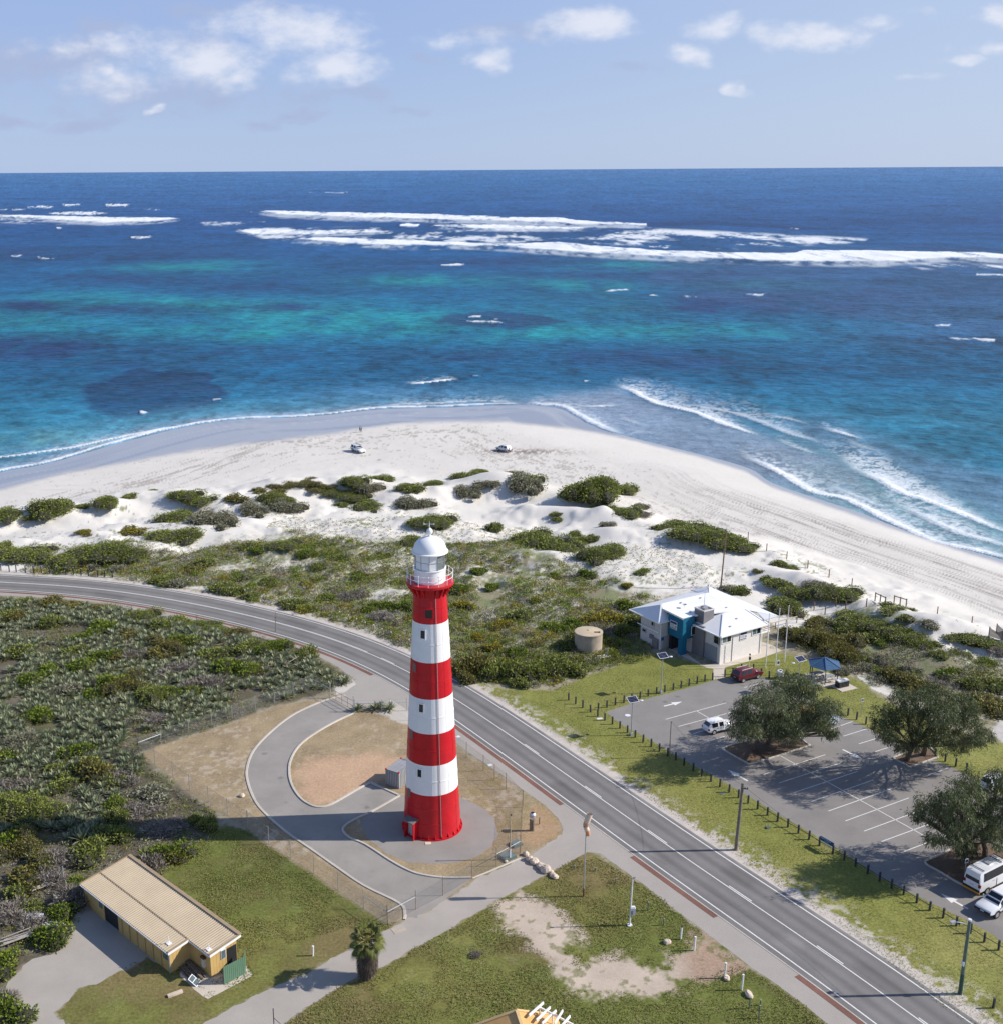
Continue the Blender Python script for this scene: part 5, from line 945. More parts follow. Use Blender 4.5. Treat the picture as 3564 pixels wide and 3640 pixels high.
MB().tube([(0, 0, 0), d_ * .55, d_], [.19, .165, .14], 10).build('pole', M_POLE, t, smooth=True); b = MB().bar(d_ * .93 + Vector((0, -.1, 0)), d_ * .93 + Vector((.55, -.1, -.1)), .08, .08); [b.tube([d_ * .93 + Vector((x, -.1, -.12)), d_ * .93 + Vector((x, -.1, .1))], .05, 6) for x in (.25, .5)]; b.build('insulator', M_DARK, t)
pw_top1 = Vector(g) + d_ * .93 + Vector((.5, -.1, -.1))
g, d_, h = pole(3411, 3534, 3447, 3268, .16, M_GREENP, '', ''); t = thing('lamp_post', 'green treated timber lamp post with a camera arm beside the road', 'street lamp', tuple(g))
MB().tube([d_ * .27, d_ * .6, d_ * .985], [.165, .15, .13], 10).build('pole', M_GREENP, t, smooth=True); MB().tube([(0, 0, 0), d_ * .272], [.18, .17], 10).build('base_sleeve', M_GRNDK, t); MB().tube([d_ * .98, d_], [.15, .15], 10).build('cap', M_SIGN, t)
b = MB().bar(d_ * .93, d_ * .93 + Vector((-.85, .4, -.05)), .06, .06); ar = b.build('arm', M_SIGN, t); MB().box(d_ * .93 + Vector((-1.15, .5, -.12)), (.5, .26, .18), .4).build('lamp_head', M_GAL, ar); MB().lathe([(.02, -.1), (.1, -.06), (.1, .08)], 8, tuple(d_ * .93 + Vector((-.7, .33, -.15)))).build('camera', M_BLACK, ar)
MB().box(d_ * .42 + Vector((-.17, -.1, 0)), (.06, .3, .4), .4).build('plate', M_SIGN, t); pw_top2 = Vector(g) + d_ * .95
g = G(2377, 2693); t = thing('signal_post', 'slim bare grey post standing between bollards at the car park edge', 'pole', tuple(g)); MB().tube([(0, 0, 0), (.02, 0, 4.7)], [.06, .05], 8).build('pole', M_POLE, t); MB().box((.02, 0, 4.7), (.2, .12, .16)).build('cap', M_GAL, t)
pw_top0 = Vector(g) + Vector((.02, 0, 4.7))
def wire(a, c, sag, label):
    a, c = Vector(a), Vector(c); o = MB().tube([a.lerp(c, i / 14) - Vector((0, 0, sag * 4 * (i / 14) * (1 - i / 14))) for i in range(15)], .014, 4, False).build('overhead_wire', M_BLACK); tag(o, label, 'wire')
wire(pw_top0, pw_top1, .5, 'thin wire from the slim post to the timber power pole'); wire(pw_top1, pw_top2 + Vector((0, 0, -.2)), .9, 'thin wire from the power pole to the green lamp post')
# windsock
g = G(2073, 3187); hs = height_at(g, 2965); t = thing('windsock', 'tall pole on the grass with a drooping faded windsock', 'windsock', tuple(g)); MB().tube([(0, 0, 0), (.03, 0, hs)], [.075, .05], 8).build('pole', M_GAL, t); MB().tube([(0, 0, 0), (0, 0, .9)], .09, 8).build('base_sleeve', mat('rusty_sleeve', (.16, .07, .04), .8, .2, 4), t)
ws = MB(); cs = [Vector((.34, 0, hs + 2.15)), Vector((.22, 0, hs + 1.75)), Vector((.02, 0, hs + 1.1)), Vector((.0, 0, hs + .75)), Vector((.16, 0, hs + .3)), Vector((.26, 0, hs - .15))]; rs_ = [.27, .29, .27, .25, .24, .19]; pts = []; 
sp = spline([tuple(c) + (r,) for c, r in zip(cs, rs_)], 4); ws.tube([tuple(q[:3]) for q in sp], [q[3] for q in sp], 14, False)
n14 = 14; k_ = len(sp) - 1; ws.m = [1 if 7 <= i // n14 <= 9 or i // n14 >= 15 else 0 for i in range(len(ws.f))]
ws.build('sock', [mat('faded_sock', (.68, .55, .44), .8, .08, 3), mat('orange_sock', (.60, .30, .16), .8, .12, 3)], t, smooth=True, angle=80); MB().tube([(.03, 0, hs), (.03, 0, hs + 2.0), (.2, 0, hs + 2.3)], .03, 6).build('frame', M_GAL, t)
# mast with a cabinet
g = G(2236, 3291); h = height_at(g, 3118); t = thing('camera_mast', 'white steel mast with a white cabinet standing on the grass', 'mast', tuple(g)); MB().lathe([(.26, 0), (.26, .1), (.1, .12)], 12).tube([(0, 0, .1), (.05, 0, h * .5), (.1, 0, h)], [.085, .075, .06], 8).build('pole', M_SIGN, t)
MB().box((.26, .05, 1.55), (.46, .34, .72)).box((.26, .05, 1.95), (.36, .26, .12)).build('cabinet', M_SIGN, t); MB().box((.15, -.1, 1.45), (.2, .06, .4)).build('cabinet_door', M_STEEL, t); MB().tube([(.1, 0, h), (.28, -.05, h - .02)], .04, 6).lathe([(.02, -.1), (.09, -.06), (.09, .05)], 8, (.25, -.05, h - .05)).build('camera', M_GAL, t)
# tall radio mast behind the clubhouse
g = np.array([47.19, 187.0, float(terrain(47.19, 187.))]); t = thing('radio_mast', 'tall slim radio mast with a small aerial behind the clubhouse', 'radio mast', tuple(g)); h = height_at(g, 1872) - g[2]
MB().tube([(0, 0, 0), (.25, 0, h * .72), (.35, 0, h * .93)], [.13, .11, .09], 8).build('pole', mat('brown_mast', (.20, .135, .10), .8, .2, 1), t); b = MB().tube([(.33, 0, h * .88), (.35, 0, h)], .04, 6); b.bar((-.7, 0, h * .94), (1.9, .3, h * .97), .04, .04); [b.bar((x, -.3, h * .955), (x, .5, h * .955), .02, .02) for x in (-.5, 0, .5, 1., 1.5)]; b.build('aerial', M_GAL, t)
# flagpoles
for i, (ub, vb, vt, lb) in enumerate(((2719, 2375, 2180, 'shortest white flagpole nearest the clubhouse wall'), (2754.7, 2364.8, 2162.6, 'middle white flagpole of three by the clubhouse'), (2786.8, 2354, 2153, 'white flagpole farthest from the clubhouse wall'))):
    g = G(ub, vb); h = height_at(g, vt); t = thing('flagpole', lb, 'flagpole', tuple(g), 0, 'white flagpoles beside the clubhouse'); MB().tube([(0, 0, 0), (0, 0, h)], [.075, .05], 8).build('pole', M_WHITE, t); MB().lathe([(.01, -.05), (.07, 0), (.01, .06)], 8, (0, 0, h)).build('finial', M_WHITE, t); MB().box((.08, 0, 1.2), (.05, .04, .2)).build('cleat', M_GAL, t)
def signpost(u, v, vt, w, h_, label, col=None, rz=.3):
    g = G(u, v); h = height_at(g, vt); t = thing('sign_post', label, 'sign', tuple(g), rz); MB().tube([(0, 0, 0), (0, 0, h)], .035, 6).build('post', M_GAL, t); s = MB().box((0, -.05, h - h_ / 2), (w, .03, h_)).build('sign', M_SIGN, t); MB().box((0, -.07, h - h_ * .45), (w * .7, .01, h_ * .5)).build('symbol', col or M_STEEL, s)
signpost(2761, 2402, 2347, .42, .75, 'grey parking sign on a post near the white bin', M_DARK); signpost(3058, 2549, 2483, .36, .42, 'small square sign on a thin post at the lawn edge', M_NAVY); signpost(3424, 3135, 3052, .4, .5, 'parking sign on a thin post beside the white van', M_DARK)
g = G(2661, 2373); t = thing('emergency_post', 'white post with a dark call box beside the clubhouse corner', 'post', tuple(g)); MB().tube([(0, 0, 0), (0, 0, 1.9)], .05, 8).build('post', M_SIGN, t); MB().box((0, -.08, 1.45), (.26, .2, .42)).box((0, 0, 1.98), (.18, .18, .22)).build('call_box', M_DARK, t)
g = G(2771, 2412); t = thing('litter_bin', 'round white litter bin by the parking sign', 'bin', tuple(g)); MB().lathe([(.42, 0), (.46, .9), (.5, .95), (.5, 1.12), (.38, 1.2), (.2, 1.2)], 24).build('body', M_SIGN, t, smooth=True); MB().lathe([(.2, 1.205), (.01, 1.205)], 16).build('opening', M_BLACK, t)
g = G(2937, 3022); hh = G(2911, 3007), G(2962, 3036); dv = Vector(hh[1] - hh[0]); t = thing('name_sign', 'low blue lettered name board on posts between the bollards', 'sign', tuple(G(2911, 3008)), atan2(dv.y, dv.x)); L = dv.length * .93
s = MB().box((L / 2 + .05, -.02, 1.02), (L, .05, .46)).build('sign_board', mat('sign_blue', (.015, .06, .17), .5, .12, 3), t); MB().box((L / 2 + .05, -.03, .755), (L, .05, .07)).build('trim', M_SIGN, s); b = MB(); x = .2
while x < L - .25: w_ = random.uniform(.06, .13); b.box((x, -.05, 1.14), (w_, .012, .12)); x += w_ + .05
x = .6
while x < L - .6: w_ = random.uniform(.05, .1); b.box((x, -.05, .93), (w_, .012, .08)); x += w_ + .05
b.build('lettering', mat('pale_blue_letter', (.30, .48, .55), .5, .08, 3), s); b = MB(); [b.box((x, 0, .5), (.07, .07, 1.0)) for x in (.7, L - .6)]; b.build('post', M_GAL, t)
# bollards
bo0 = thing('bollard', 'dark square bollard', 'bollard'); bb = MB().box((0, 0, .5), (.15, .15, 1.0), .5); bb.build('post', M_BOLL, bo0); bp_ = MB().box((0, 0, 1.015), (.165, .165, .05), .5); bp_.build('cap', mat('bollard_cap', (.07, .08, .10), .5, .2, 4), bo0)
used = []
def bollards(pts, group, text, last_z=0):
    for i, (u, v) in enumerate(pts):
        g = G(u, v); lb = text % ORD[i + 1]; s = random.uniform(.95, 1.06)
        if not used: bo0.location = tuple(g); bo0['label'] = lb; bo0['group'] = group; used.append(1); continue
        r = dup(bo0, tuple(g), random.uniform(-.12, .12), lb, group, (1, 1, s)); r.rotation_euler = (random.uniform(-.02, .02), random.uniform(-.02, .02), random.uniform(-.1, .1))
ROWA = [(2019.7, 2489), (2044.6, 2503), (2069.6, 2516), (2097, 2531.6), (2123, 2547), (2148.6, 2561), (2175, 2575), (2201.7, 2589.6), (2228.5, 2605), (2256, 2622), (2284, 2639), (2313, 2654.7), (2342, 2671), (2371, 2688), (2400, 2702), (2429, 2721), (2462, 2741.5), (2493, 2760), (2525, 2779), (2557, 2798), (2590, 2817), (2623, 2836), (2657, 2856), (2691, 2877), (2726, 2898.6), (2762, 2920.6), (2798.6, 2941), (2836, 2963), (2874, 2985), (2911, 3007), (2959, 3035.6), (2999, 3059), (3039, 3082), (3082, 3106.5), (3124.5, 3133), (3167, 3158), (3210, 3182), (3257, 3210), (3303, 3237)]
bollards(ROWA, 'bollards between the verge and the car park', '%s dark bollard along the verge, counted from the lawn end of the row')
ROWA2 = [(3350.7, 3264), (3398, 3292), (3448, 3319), (3497, 3350), (3547.5, 3378.6), (3600, 3410)]
bollards(ROWA2[:5], 'bollards by the green lamp post', '%s dark bollard beyond the white arrow, behind the green lamp post'); bollards([(3529, 3584)], 'bollards by the green lamp post', 'dark bollard standing alone nearest the road end%.0s')
bollards([(2125, 2523.7), (2155.7, 2515), (2185.6, 2506.8), (2216, 2498.5), (2244, 2491), (2273, 2483.7), (2302, 2475), (2332, 2467), (2361, 2460), (2391, 2453), (2419, 2446), (2447.5, 2438), (2476, 2431), (2504, 2423), (2531.5, 2417)], 'bollards on the lawn before the clubhouse', '%s bollard on the lawn edge running up to the clubhouse path')
bollards([(2574.6, 2405.8), (2603, 2398), (2633, 2386), (2676, 2384), (2704, 2400.5), (2732, 2410)], 'bollards around the red car', '%s bollard past the clubhouse path, near the red car')
bollards([(3012, 2544), (3043, 2558.5), (3076, 2575), (3108, 2588), (3322.6, 2688), (3358, 2708), (3395.6, 2724), (3434, 2741)], 'bollards on the far side of the car park', '%s bollard along the far lawn edge of the car park')
for P, lb in ((ROWA[23:], 'dark cable strung through the bollards of the long verge row'), (ROWA2, 'dark cable strung through the bollards by the green lamp post')):
    q = [Vector(G(u, v)) + Vector((0, 0, .55)) for u, v in P]; o = MB().tube(q, .035, 5).build('bollard_cable', M_DARK); tag(o, lb, 'cable')
# short posts along the beach road and guide posts on the bend
rp0 = thing('road_post', 'short post', 'post'); MB().box((0, 0, .48), (.16, .16, .96)).build('post', M_BOLL, rp0); MB().box((0, 0, .98), (.17, .17, .06)).build('cap', M_GAL, rp0); rows5 = list(zip([6, 53, 92, 144, 189, 234, 280, 322, 372, 415, 458, 500, 552, 592, 635], [1077, 1083, 1085, 1088, 1089, 1090, 1093, 1095, 1098, 1100, 1105, 1108, 1111, 1113, 1115]))
for i, (x, y) in enumerate(rows5):
    g = Gt(x / 1.5867, 1350 + y / 1.5867); lb = '%s dark post from the bend along the beach road at the sandy edge' % ORD[15 - i]
    if i == 0: rp0.location = tuple(g); tag(rp0, lb, None, 'dark posts along the beach road'); rp0.scale = (.9, .9, 1.35)
    else: dup(rp0, tuple(g), 0, lb, 'dark posts along the beach road')
gp0 = thing('guide_post', 'short timber guide post', 'post'); MB().tube([(0, 0, 0), (0, 0, .85)], .07, 8).build('post', M_WOOD, gp0); MB().tube([(0, 0, .85), (0, 0, 1.0)], .075, 8).build('cap', M_SIGN, gp0)
gl = [(x / 1.5867, 1900 + y / 1.5867) for x, y in ((1060, 284), (1112, 293), (1218, 313), (1297, 328), (1383, 343), (1490, 368))] + [(1200 + x / 2.38, 1800 + y / 2.38) for x, y in ((20, 938), (95, 967), (163, 998), (236, 1028), (306, 1050), (378, 1083), (454, 1112), (530, 1144), (607, 1178))]
for i, (u, v) in enumerate(gl):
    g = Gt(u, v); lb = '%s white-capped guide post on the outside of the road bend' % ORD[i + 1]
    if i == 0: gp0.location = tuple(g); tag(gp0, lb, None, 'guide posts on the road bend')
    else: dup(gp0, tuple(g), 0, lb, 'guide posts on the road bend')
# beach fence posts, path gates, net fence
fp0 = thing('beach_post', 'brown timber post', 'post'); MB().tube([(0, 0, -.3), (0, 0, 1.45)], .085, 7).build('post', mat('brown_timber', (.22, .12, .065), .85, .3, 3), fp0); MB().tube([(0, 0, 1.2), (0, 0, 1.26)], .095, 7).build('wire_band', M_STEEL, fp0)
bl = [(2200 + x / 1.3959, 1350 + y / 1.3959) for x, y in ((638, 790), (730, 850), (830, 890), (934, 935), (1040, 980), (1153, 1025), (1577, 1168), (1748, 1218), (965, 1145), (1020, 1165), (1072, 1122), (1122, 1140), (1225, 1128), (912, 1190), (850, 1178))]
for i, (u, v) in enumerate(bl):
    g = Gt(u, v); lb = ('%s brown timber post along the back of the beach' % ORD[i + 1]) if i < 8 else ('%s brown timber post beside the sandy path to the beach' % ORD[i - 7])
    if i == 0: fp0.location = tuple(g); tag(fp0, lb, None, 'timber posts behind the beach')
    else: dup(fp0, tuple(g), 0, lb, 'timber posts behind the beach')
for a, c, lb in (((1268, 1100), (1318, 1122), 'left timber rail barrier where the path meets the beach'), ((1362, 1112), (1422, 1130), 'right timber rail barrier where the path meets the beach')):
    p, q = (Gt(2200 + k[0] / 1.3959, 1350 + k[1] / 1.3959) for k in (a, c)); dv = Vector(q - p); t = thing('rail_barrier', lb, 'barrier', tuple(p)); b = MB(); [b.tube([dv * f + Vector((0, 0, -.3)), dv * f + Vector((0, 0, 1.5))], .1, 7) for f in (0, .5, 1)]; b.build('post', M_WOOD, t); MB().bar(Vector((0, 0, 1.35)), dv + Vector((0, 0, 1.35)), .09, .14).build('rail', M_WOOD, t)
p, q = Gt(2716, 2246), Gt(2830, 2215); dv = Vector(q - p); t = thing('handrail_fence', 'pale timber rail fence along the path behind the clubhouse', 'fence', tuple(p)); b = MB(); [b.tube([dv * f + Vector((0, 0, -.3)), dv * f + Vector((0, 0, 1.1))], .07, 6) for f in (0, .33, .66, 1)]; b.build('post', M_WOOD, t); MB().bar(Vector((0, 0, 1.1)), dv + Vector((0, 0, 1.1)), .1, .12).build('rail', mat('pale_timber', (.5, .42, .3), .8, .15, 2), t)
NM = Mat('shade_net'); NM.set((.10, .075, .065), .9); tr = NM.n('BsdfTransparent'); mx_ = NM.n('MixShader'); mx_.inputs[0].default_value = .78; NM.l(tr.outputs[0], mx_.inputs[1]); NM.l(NM.p.outputs[0], mx_.inputs[2]); NM.l(mx_.outputs[0], NM.o.inputs[0])
for pts, lb in ((((3264 + 1580 / 6.347, 2150 + 705 / 6.347), (3264 + 1880 / 6.347, 2150 + 800 / 6.347), (3640, 2310)), 'nearer dark net fence on posts at the back of the beach'), (((3264 + 1745 / 6.347, 2150 + 650 / 6.347), (3600, 2280), (3680, 2310)), 'farther dark net fence on posts at the back of the beach')):
    W3 = [Vector(Gt(*k)) for k in pts]; t = thing('net_fence', lb, 'net fence', tuple(W3[0])); b = MB(); [b.tube([w - W3[0] + Vector((0, 0, -.2)), w - W3[0] + Vector((0, 0, 1.5))], .07, 6) for w in W3]; b.build('post', M_WOOD, t); b = MB()
    for w0, w1 in zip(W3, W3[1:]):
        for i in range(6):
            f0, f1 = i / 6, (i + 1) / 6; A, B = w0.lerp(w1, f0) - W3[0], w0.lerp(w1, f1) - W3[0]; sg = lambda f: 1.45 - 1.6 * f * (1 - f)
            b.add([A, B, B + Vector((0, 0, sg(f1))), A + Vector((0, 0, sg(f0)))], [(0, 1, 2, 3)])
    b.build('net', NM.m, t)
# chain link fence round the lighthouse
CM = Mat('chain_link_mesh'); CM.set((.30, .30, .29), .6, .4); tr = CM.n('BsdfTransparent'); mx_ = CM.n('MixShader'); mx_.inputs[0].default_value = .16; CM.l(tr.outputs[0], mx_.inputs[1]); CM.l(CM.p.outputs[0], mx_.inputs[2]); CM.l(mx_.outputs[0], CM.o.inputs[0])
def linkfence(pts, h, label, brace=(), netted=True, m=M_GAL):
    W3 = [Vector(G(u, v)) for u, v in pts]; t = thing('chain_link_fence', label, 'fence', tuple(W3[0])); o = W3[0]
    for w in W3: MB().tube([w - o, w - o + Vector((0, 0, h + .15))], .036, 6).build('post', m, t)
    b = MB()
    for z in (.08, h * .5, h): b.tube([w - o + Vector((0, 0, z)) for w in W3], .008, 3, False)
    b.build('wire', m, t)
    if netted:
        b = MB(); [b.add([a - o, c - o, c - o + Vector((0, 0, h)), a - o + Vector((0, 0, h))], [(0, 1, 2, 3)]) for a, c in zip(W3, W3[1:])]; b.build('mesh', CM.m, t)
    b = MB()
    for i, j in brace: b.tube([W3[i] - o + Vector((0, 0, h * .72)), W3[j] - o + Vector((0, 0, h * .72))], .03, 6)
    if brace: b.build('brace', M_GAL, t)
M_RUSTP = mat('rusty_post', (.30, .22, .16), .8, .25, 4)
linkfence([(494, 2676), (573, 2646), (672, 2612), (754, 2584), (826, 2558), (908, 2524), (976, 2502), (1043, 2473), (1114, 2447), (1175, 2482)], 1.9, 'chain link fence between the agave thicket and the dry grass', ((0, 1), (8, 9)))
linkfence([(494, 2676), (552, 2717), (616, 2763), (675, 2811), (742, 2854), (810, 2898), (881, 2943), (956, 3001), (1034, 3050), (1117, 3106), (1203, 3165), (1293, 3231), (1378, 3288)], 1.95, 'chain link fence running down past the lawn to the white corner post', ((11, 12),))
linkfence([(1378, 3288), (1478, 3234), (1574, 3184), (1677, 3124), (1764, 3080), (1849, 3033), (1857, 2870)], 1.95, 'chain link fence along the path below the lighthouse', ((0, 1), (4, 5)), m=M_RUSTP)
linkfence([(1857, 2870), (1798, 2806), (1757, 2774), (1718, 2741), (1658, 2694), (1610, 2660)], 1.95, 'rusty chain link fence between the lighthouse and the footpath', m=M_RUSTP)
linkfence([(1262, 2532), (1358, 2532), (1446, 2527), (1490, 2560)], 1.7, 'fence panel with a top rail beside the driveway gate', ((0, 1), (1, 2)), False)
ga, gb = Vector(G(1175, 2484)), Vector(G(1258, 2530)); t = thing('driveway_gate', 'tubular steel gate standing across the lighthouse driveway', 'gate', tuple(ga)); dv = gb - ga; b = MB()
for f in (0, .25, .5, .75, 1): b.tube([dv * f + Vector((0, 0, .15)), dv * f + Vector((0, 0, 1.55))], .028, 6)
for z in (.2, .8, 1.5): b.tube([Vector((0, 0, z)), dv + Vector((0, 0, z))], .03, 6)
b.build('frame', M_RUSTP, t); MB().tube([(0, 0, 0), (0, 0, 2.2)], .06, 8).tube([dv, dv + Vector((0, 0, 2.2))], .06, 8).build('post', M_GAL, t)
# pole and cabinets by the lighthouse fence
g = G(1812, 3056); h = height_at(g, 2897); t = thing('steel_pole', 'cream steel pole with a white foot beside the green hatches', 'pole', tuple(g)); MB().tube([(0, 0, 1.2), (.05, 0, h)], [.06, .05], 8).build('pole', mat('cream_pole', (.42, .36, .25), .7, .15, 2), t); MB().tube([(0, 0, 0), (0, 0, 1.2)], .075, 8).build('base_sleeve', M_SIGN, t); MB().box((.05, 0, h), (.16, .16, .12)).build('cap', M_DARK, t)
M_HATCH = mat('green_grey_hatch', (.10, .14, .13), .6, .15, 2)
for u, v, s, lb in ((1802, 3048, 1.15, 'larger green steel hatch flat on the ground by the cream pole'), (1832, 3004, .9, 'smaller green raised cabinet inside the fence corner')): t = thing('service_hatch', lb, 'hatch', tuple(G(u, v)), .6); MB().box((0, 0, .12), (1.3 * s, 1.1 * s, .24)).build('body', M_HATCH, t); MB().box((0, 0, .26), (1.1 * s, .9 * s, .05)).build('lid', mat('hatch_lid', (.14, .18, .165), .5, .12, 2), t)
g = G(1891, 2953); t = thing('radar_post', 'timber plinth and post carrying a grey drum unit by the corner', 'instrument post', tuple(g)); MB().box((-.12, 0, .65), (.36, .36, 1.3)).build('plinth', M_WOOD, t); MB().box((.12, -.1, 1.05), (.1, .1, 2.1)).build('post', mat('cream_post', (.6, .52, .38), .8, .1, 2), t); MB().lathe([(.1, 1.3), (.34, 1.4), (.36, 1.75), (.2, 1.9)], 14, (.0, 0, .25)).build('drum', M_GAL, t, smooth=True)
g = G(1916, 2930); t = thing('marker_post', 'short brown stake behind the instrument post', 'post', tuple(g)); MB().tube([(0, 0, 0), (0, 0, .75)], .06, 7).build('post', M_WOOD, t); MB().box((0, 0, .78), (.14, .14, .05)).build('cap', M_WOOD, t)
# white and grey posts on the grass
wp = [(2418, 3340, 1.3, 'white pipe post with a black top on the grass', 'white'), (2466, 3380, 1.4, 'white pipe post at the edge of the gravel patch', 'white'), (2574, 3478, 1.5, 'white pipe post with a block of stone at its foot', 'white'), (2635, 3520, 1.5, 'white pipe post above the flat stone near the footpath', 'white'), (1113, 3398, .95, 'lone white pipe post on the lawn behind the shed', 'white'),
      (2301, 3238, .9, 'grey stake on the grass between mast and footpath', 'grey'), (2356, 3290, .7, 'shortest pale stake between mast and white posts', 'grey'), (2661, 3587, 1.1, 'grey stake just below the flat stone', 'grey'), (2695, 3620, 1.2, 'tall grey stake nearest the bottom of the lawn', 'grey'), (2186, 3140, .5, 'stub of a post high on the grass corner', 'grey'), (2039, 3090, .4, 'stub of a post left of the windsock pole', 'grey'), (2114, 3097, .35, 'stub of a post right of the windsock pole', 'grey'), (2700, 3575, .5, 'short stub beside the two grey stakes', 'grey')]
for u, v, h, lb, k in wp:
    t = thing('pipe_post' if k == 'white' else 'stake', lb, 'post', tuple(G(u, v))); MB().tube([(0, 0, 0), (.04, 0, h)], .085 if k == 'white' else .06, 8).build('post', M_WHITE if k == 'white' else M_GREENP, t); MB().tube([(.04, 0, h), (.04, 0, h + .06)], .095 if k == 'white' else .065, 8).build('cap', M_BLACK if 'black' in lb else (M_WHITE if k == 'white' else M_GAL), t)
g = G(978, 3640); t = thing('clothes_post', 'dark steel post with a strut at the bottom edge of the lawn', 'post', tuple(G(975, 3655))); MB().tube([(0, 0, 0), (0, 0, 1.9)], .04, 6).build('post', M_DARK, t); MB().tube([(0, 0, 1.0), (.7, -.1, .3)], .025, 6).build('strut', M_DARK, t)
# loose stones
def rock(u, v, r, label, group=None, sq=1., z=0., three=None):
    g = Gt(u, v) if three else G(u, v); n = 10; b = MB(); sd_ = random.random() * 50; prof = [sin(pi * i / 7) for i in range(8)]; vs = []; 
    for i in range(8):
        for j in range(n):
            a = 2 * pi * j / n; e = pi * i / 7; q = r * (.72 + .56 * float(vnoise(np.array([cos(a) * sin(e) * 1.6 + sd_]), np.array([sin(a) * sin(e) * 1.6 + cos(e) * 1.9 + sd_]), 3)[0])); vs.append((q * cos(a) * sin(e) * sq, q * sin(a) * sin(e), q * .72 * -cos(e) + r * .45))
    b.add(vs, [(i * n + j, i * n + (j + 1) % n, (i + 1) * n + (j + 1) % n, (i + 1) * n + j) for i in range(7) for j in range(n)]); o = b.build('boulder', M_ROCK, None, tuple(g)); o.rotation_euler = (0, 0, random.uniform(0, 6)); return tag(o, label, 'rock', group)
rk = [(1869, 3041, .36), (1880, 3058, .42), (1886, 3062, .3), (1898, 3069, .45), (1917, 3082, .38), (1924, 3088, .42), (1939, 3098, .55), (1957, 3104, .3), (1962, 3114, .34), (1971, 3122, .33)]
for i, a in enumerate(rk): rock(*a, '%s pale boulder down the line across the path, counted from the fence' % ORD[i + 1], 'boulders across the path')
rock(2371, 3354, .36, 'round pale boulder on the grass beside the white posts'); rock(2582, 3482, .27, 'pale stone block at the foot of a white post', sq=1.6); rock(2660, 3540, .30, 'flat pale stone between the last white post and the stakes', sq=1.7); rock(860, 2832, .32, 'lone pale stone on the dry grass beside the driveway kerb'); rock(1797, 3065, .2, 'small stones at the foot of the cream pole'); rock(2360, 1868, .01, 'x') if 0 else None
for u, v, s, lb in ((623, 3536, 1.0, 'weathered timber sleeper lying in the grass beyond the shed pad'),): t = MB().box((0, 0, .08), (1.3, .35, .2)).build('timber_sleeper', M_ROCK, None, tuple(G(u, v))); t.rotation_euler = (0, 0, .55); tag(t, lb, 'sleeper')
M_COVER = mat('concrete_cover', (.42, .36, .29), .85, .12, 2)
for u, v, w, h, rz, z, m, lb in ((1418, 3306, 1.25, .9, .5, .03, M_COVER, 'square concrete pit cover beside the path by the corner post'), (1742, 2720, .55, .45, .5, .016, M_SIGN, 'white pit cover on the footpath beyond the rusty fence'), (1628, 2619, .5, .45, .5, .016, M_SIGN, 'white pit cover on the footpath just behind the lighthouse'), (2130, 2555, .75, .4, .25, .03, M_SIGN, 'pale pit cover in the grass by the first bollards'), (2566, 2821, .7, .35, .6, .03, M_HATCH, 'green valve cover in the grass under the power pole'), (2728, 2944, .45, .35, .4, .15, M_HATCH, 'green valve box on the verge near the middle bollards')):
    o = MB().box((0, 0, z / 2), (w, h, z)).build('pit_cover', m, None, tuple(G(u, v))); o.rotation_euler = (0, 0, rz); tag(o, lb, 'pit cover')
o = MB().lathe([(.36, 0), (.36, .013), (.01, .014)], 20).build('manhole_cover', M_SIGN, None, tuple(G(2229.5, 2543))); tag(o, 'round white manhole cover in the left corner of the car park', 'manhole cover')
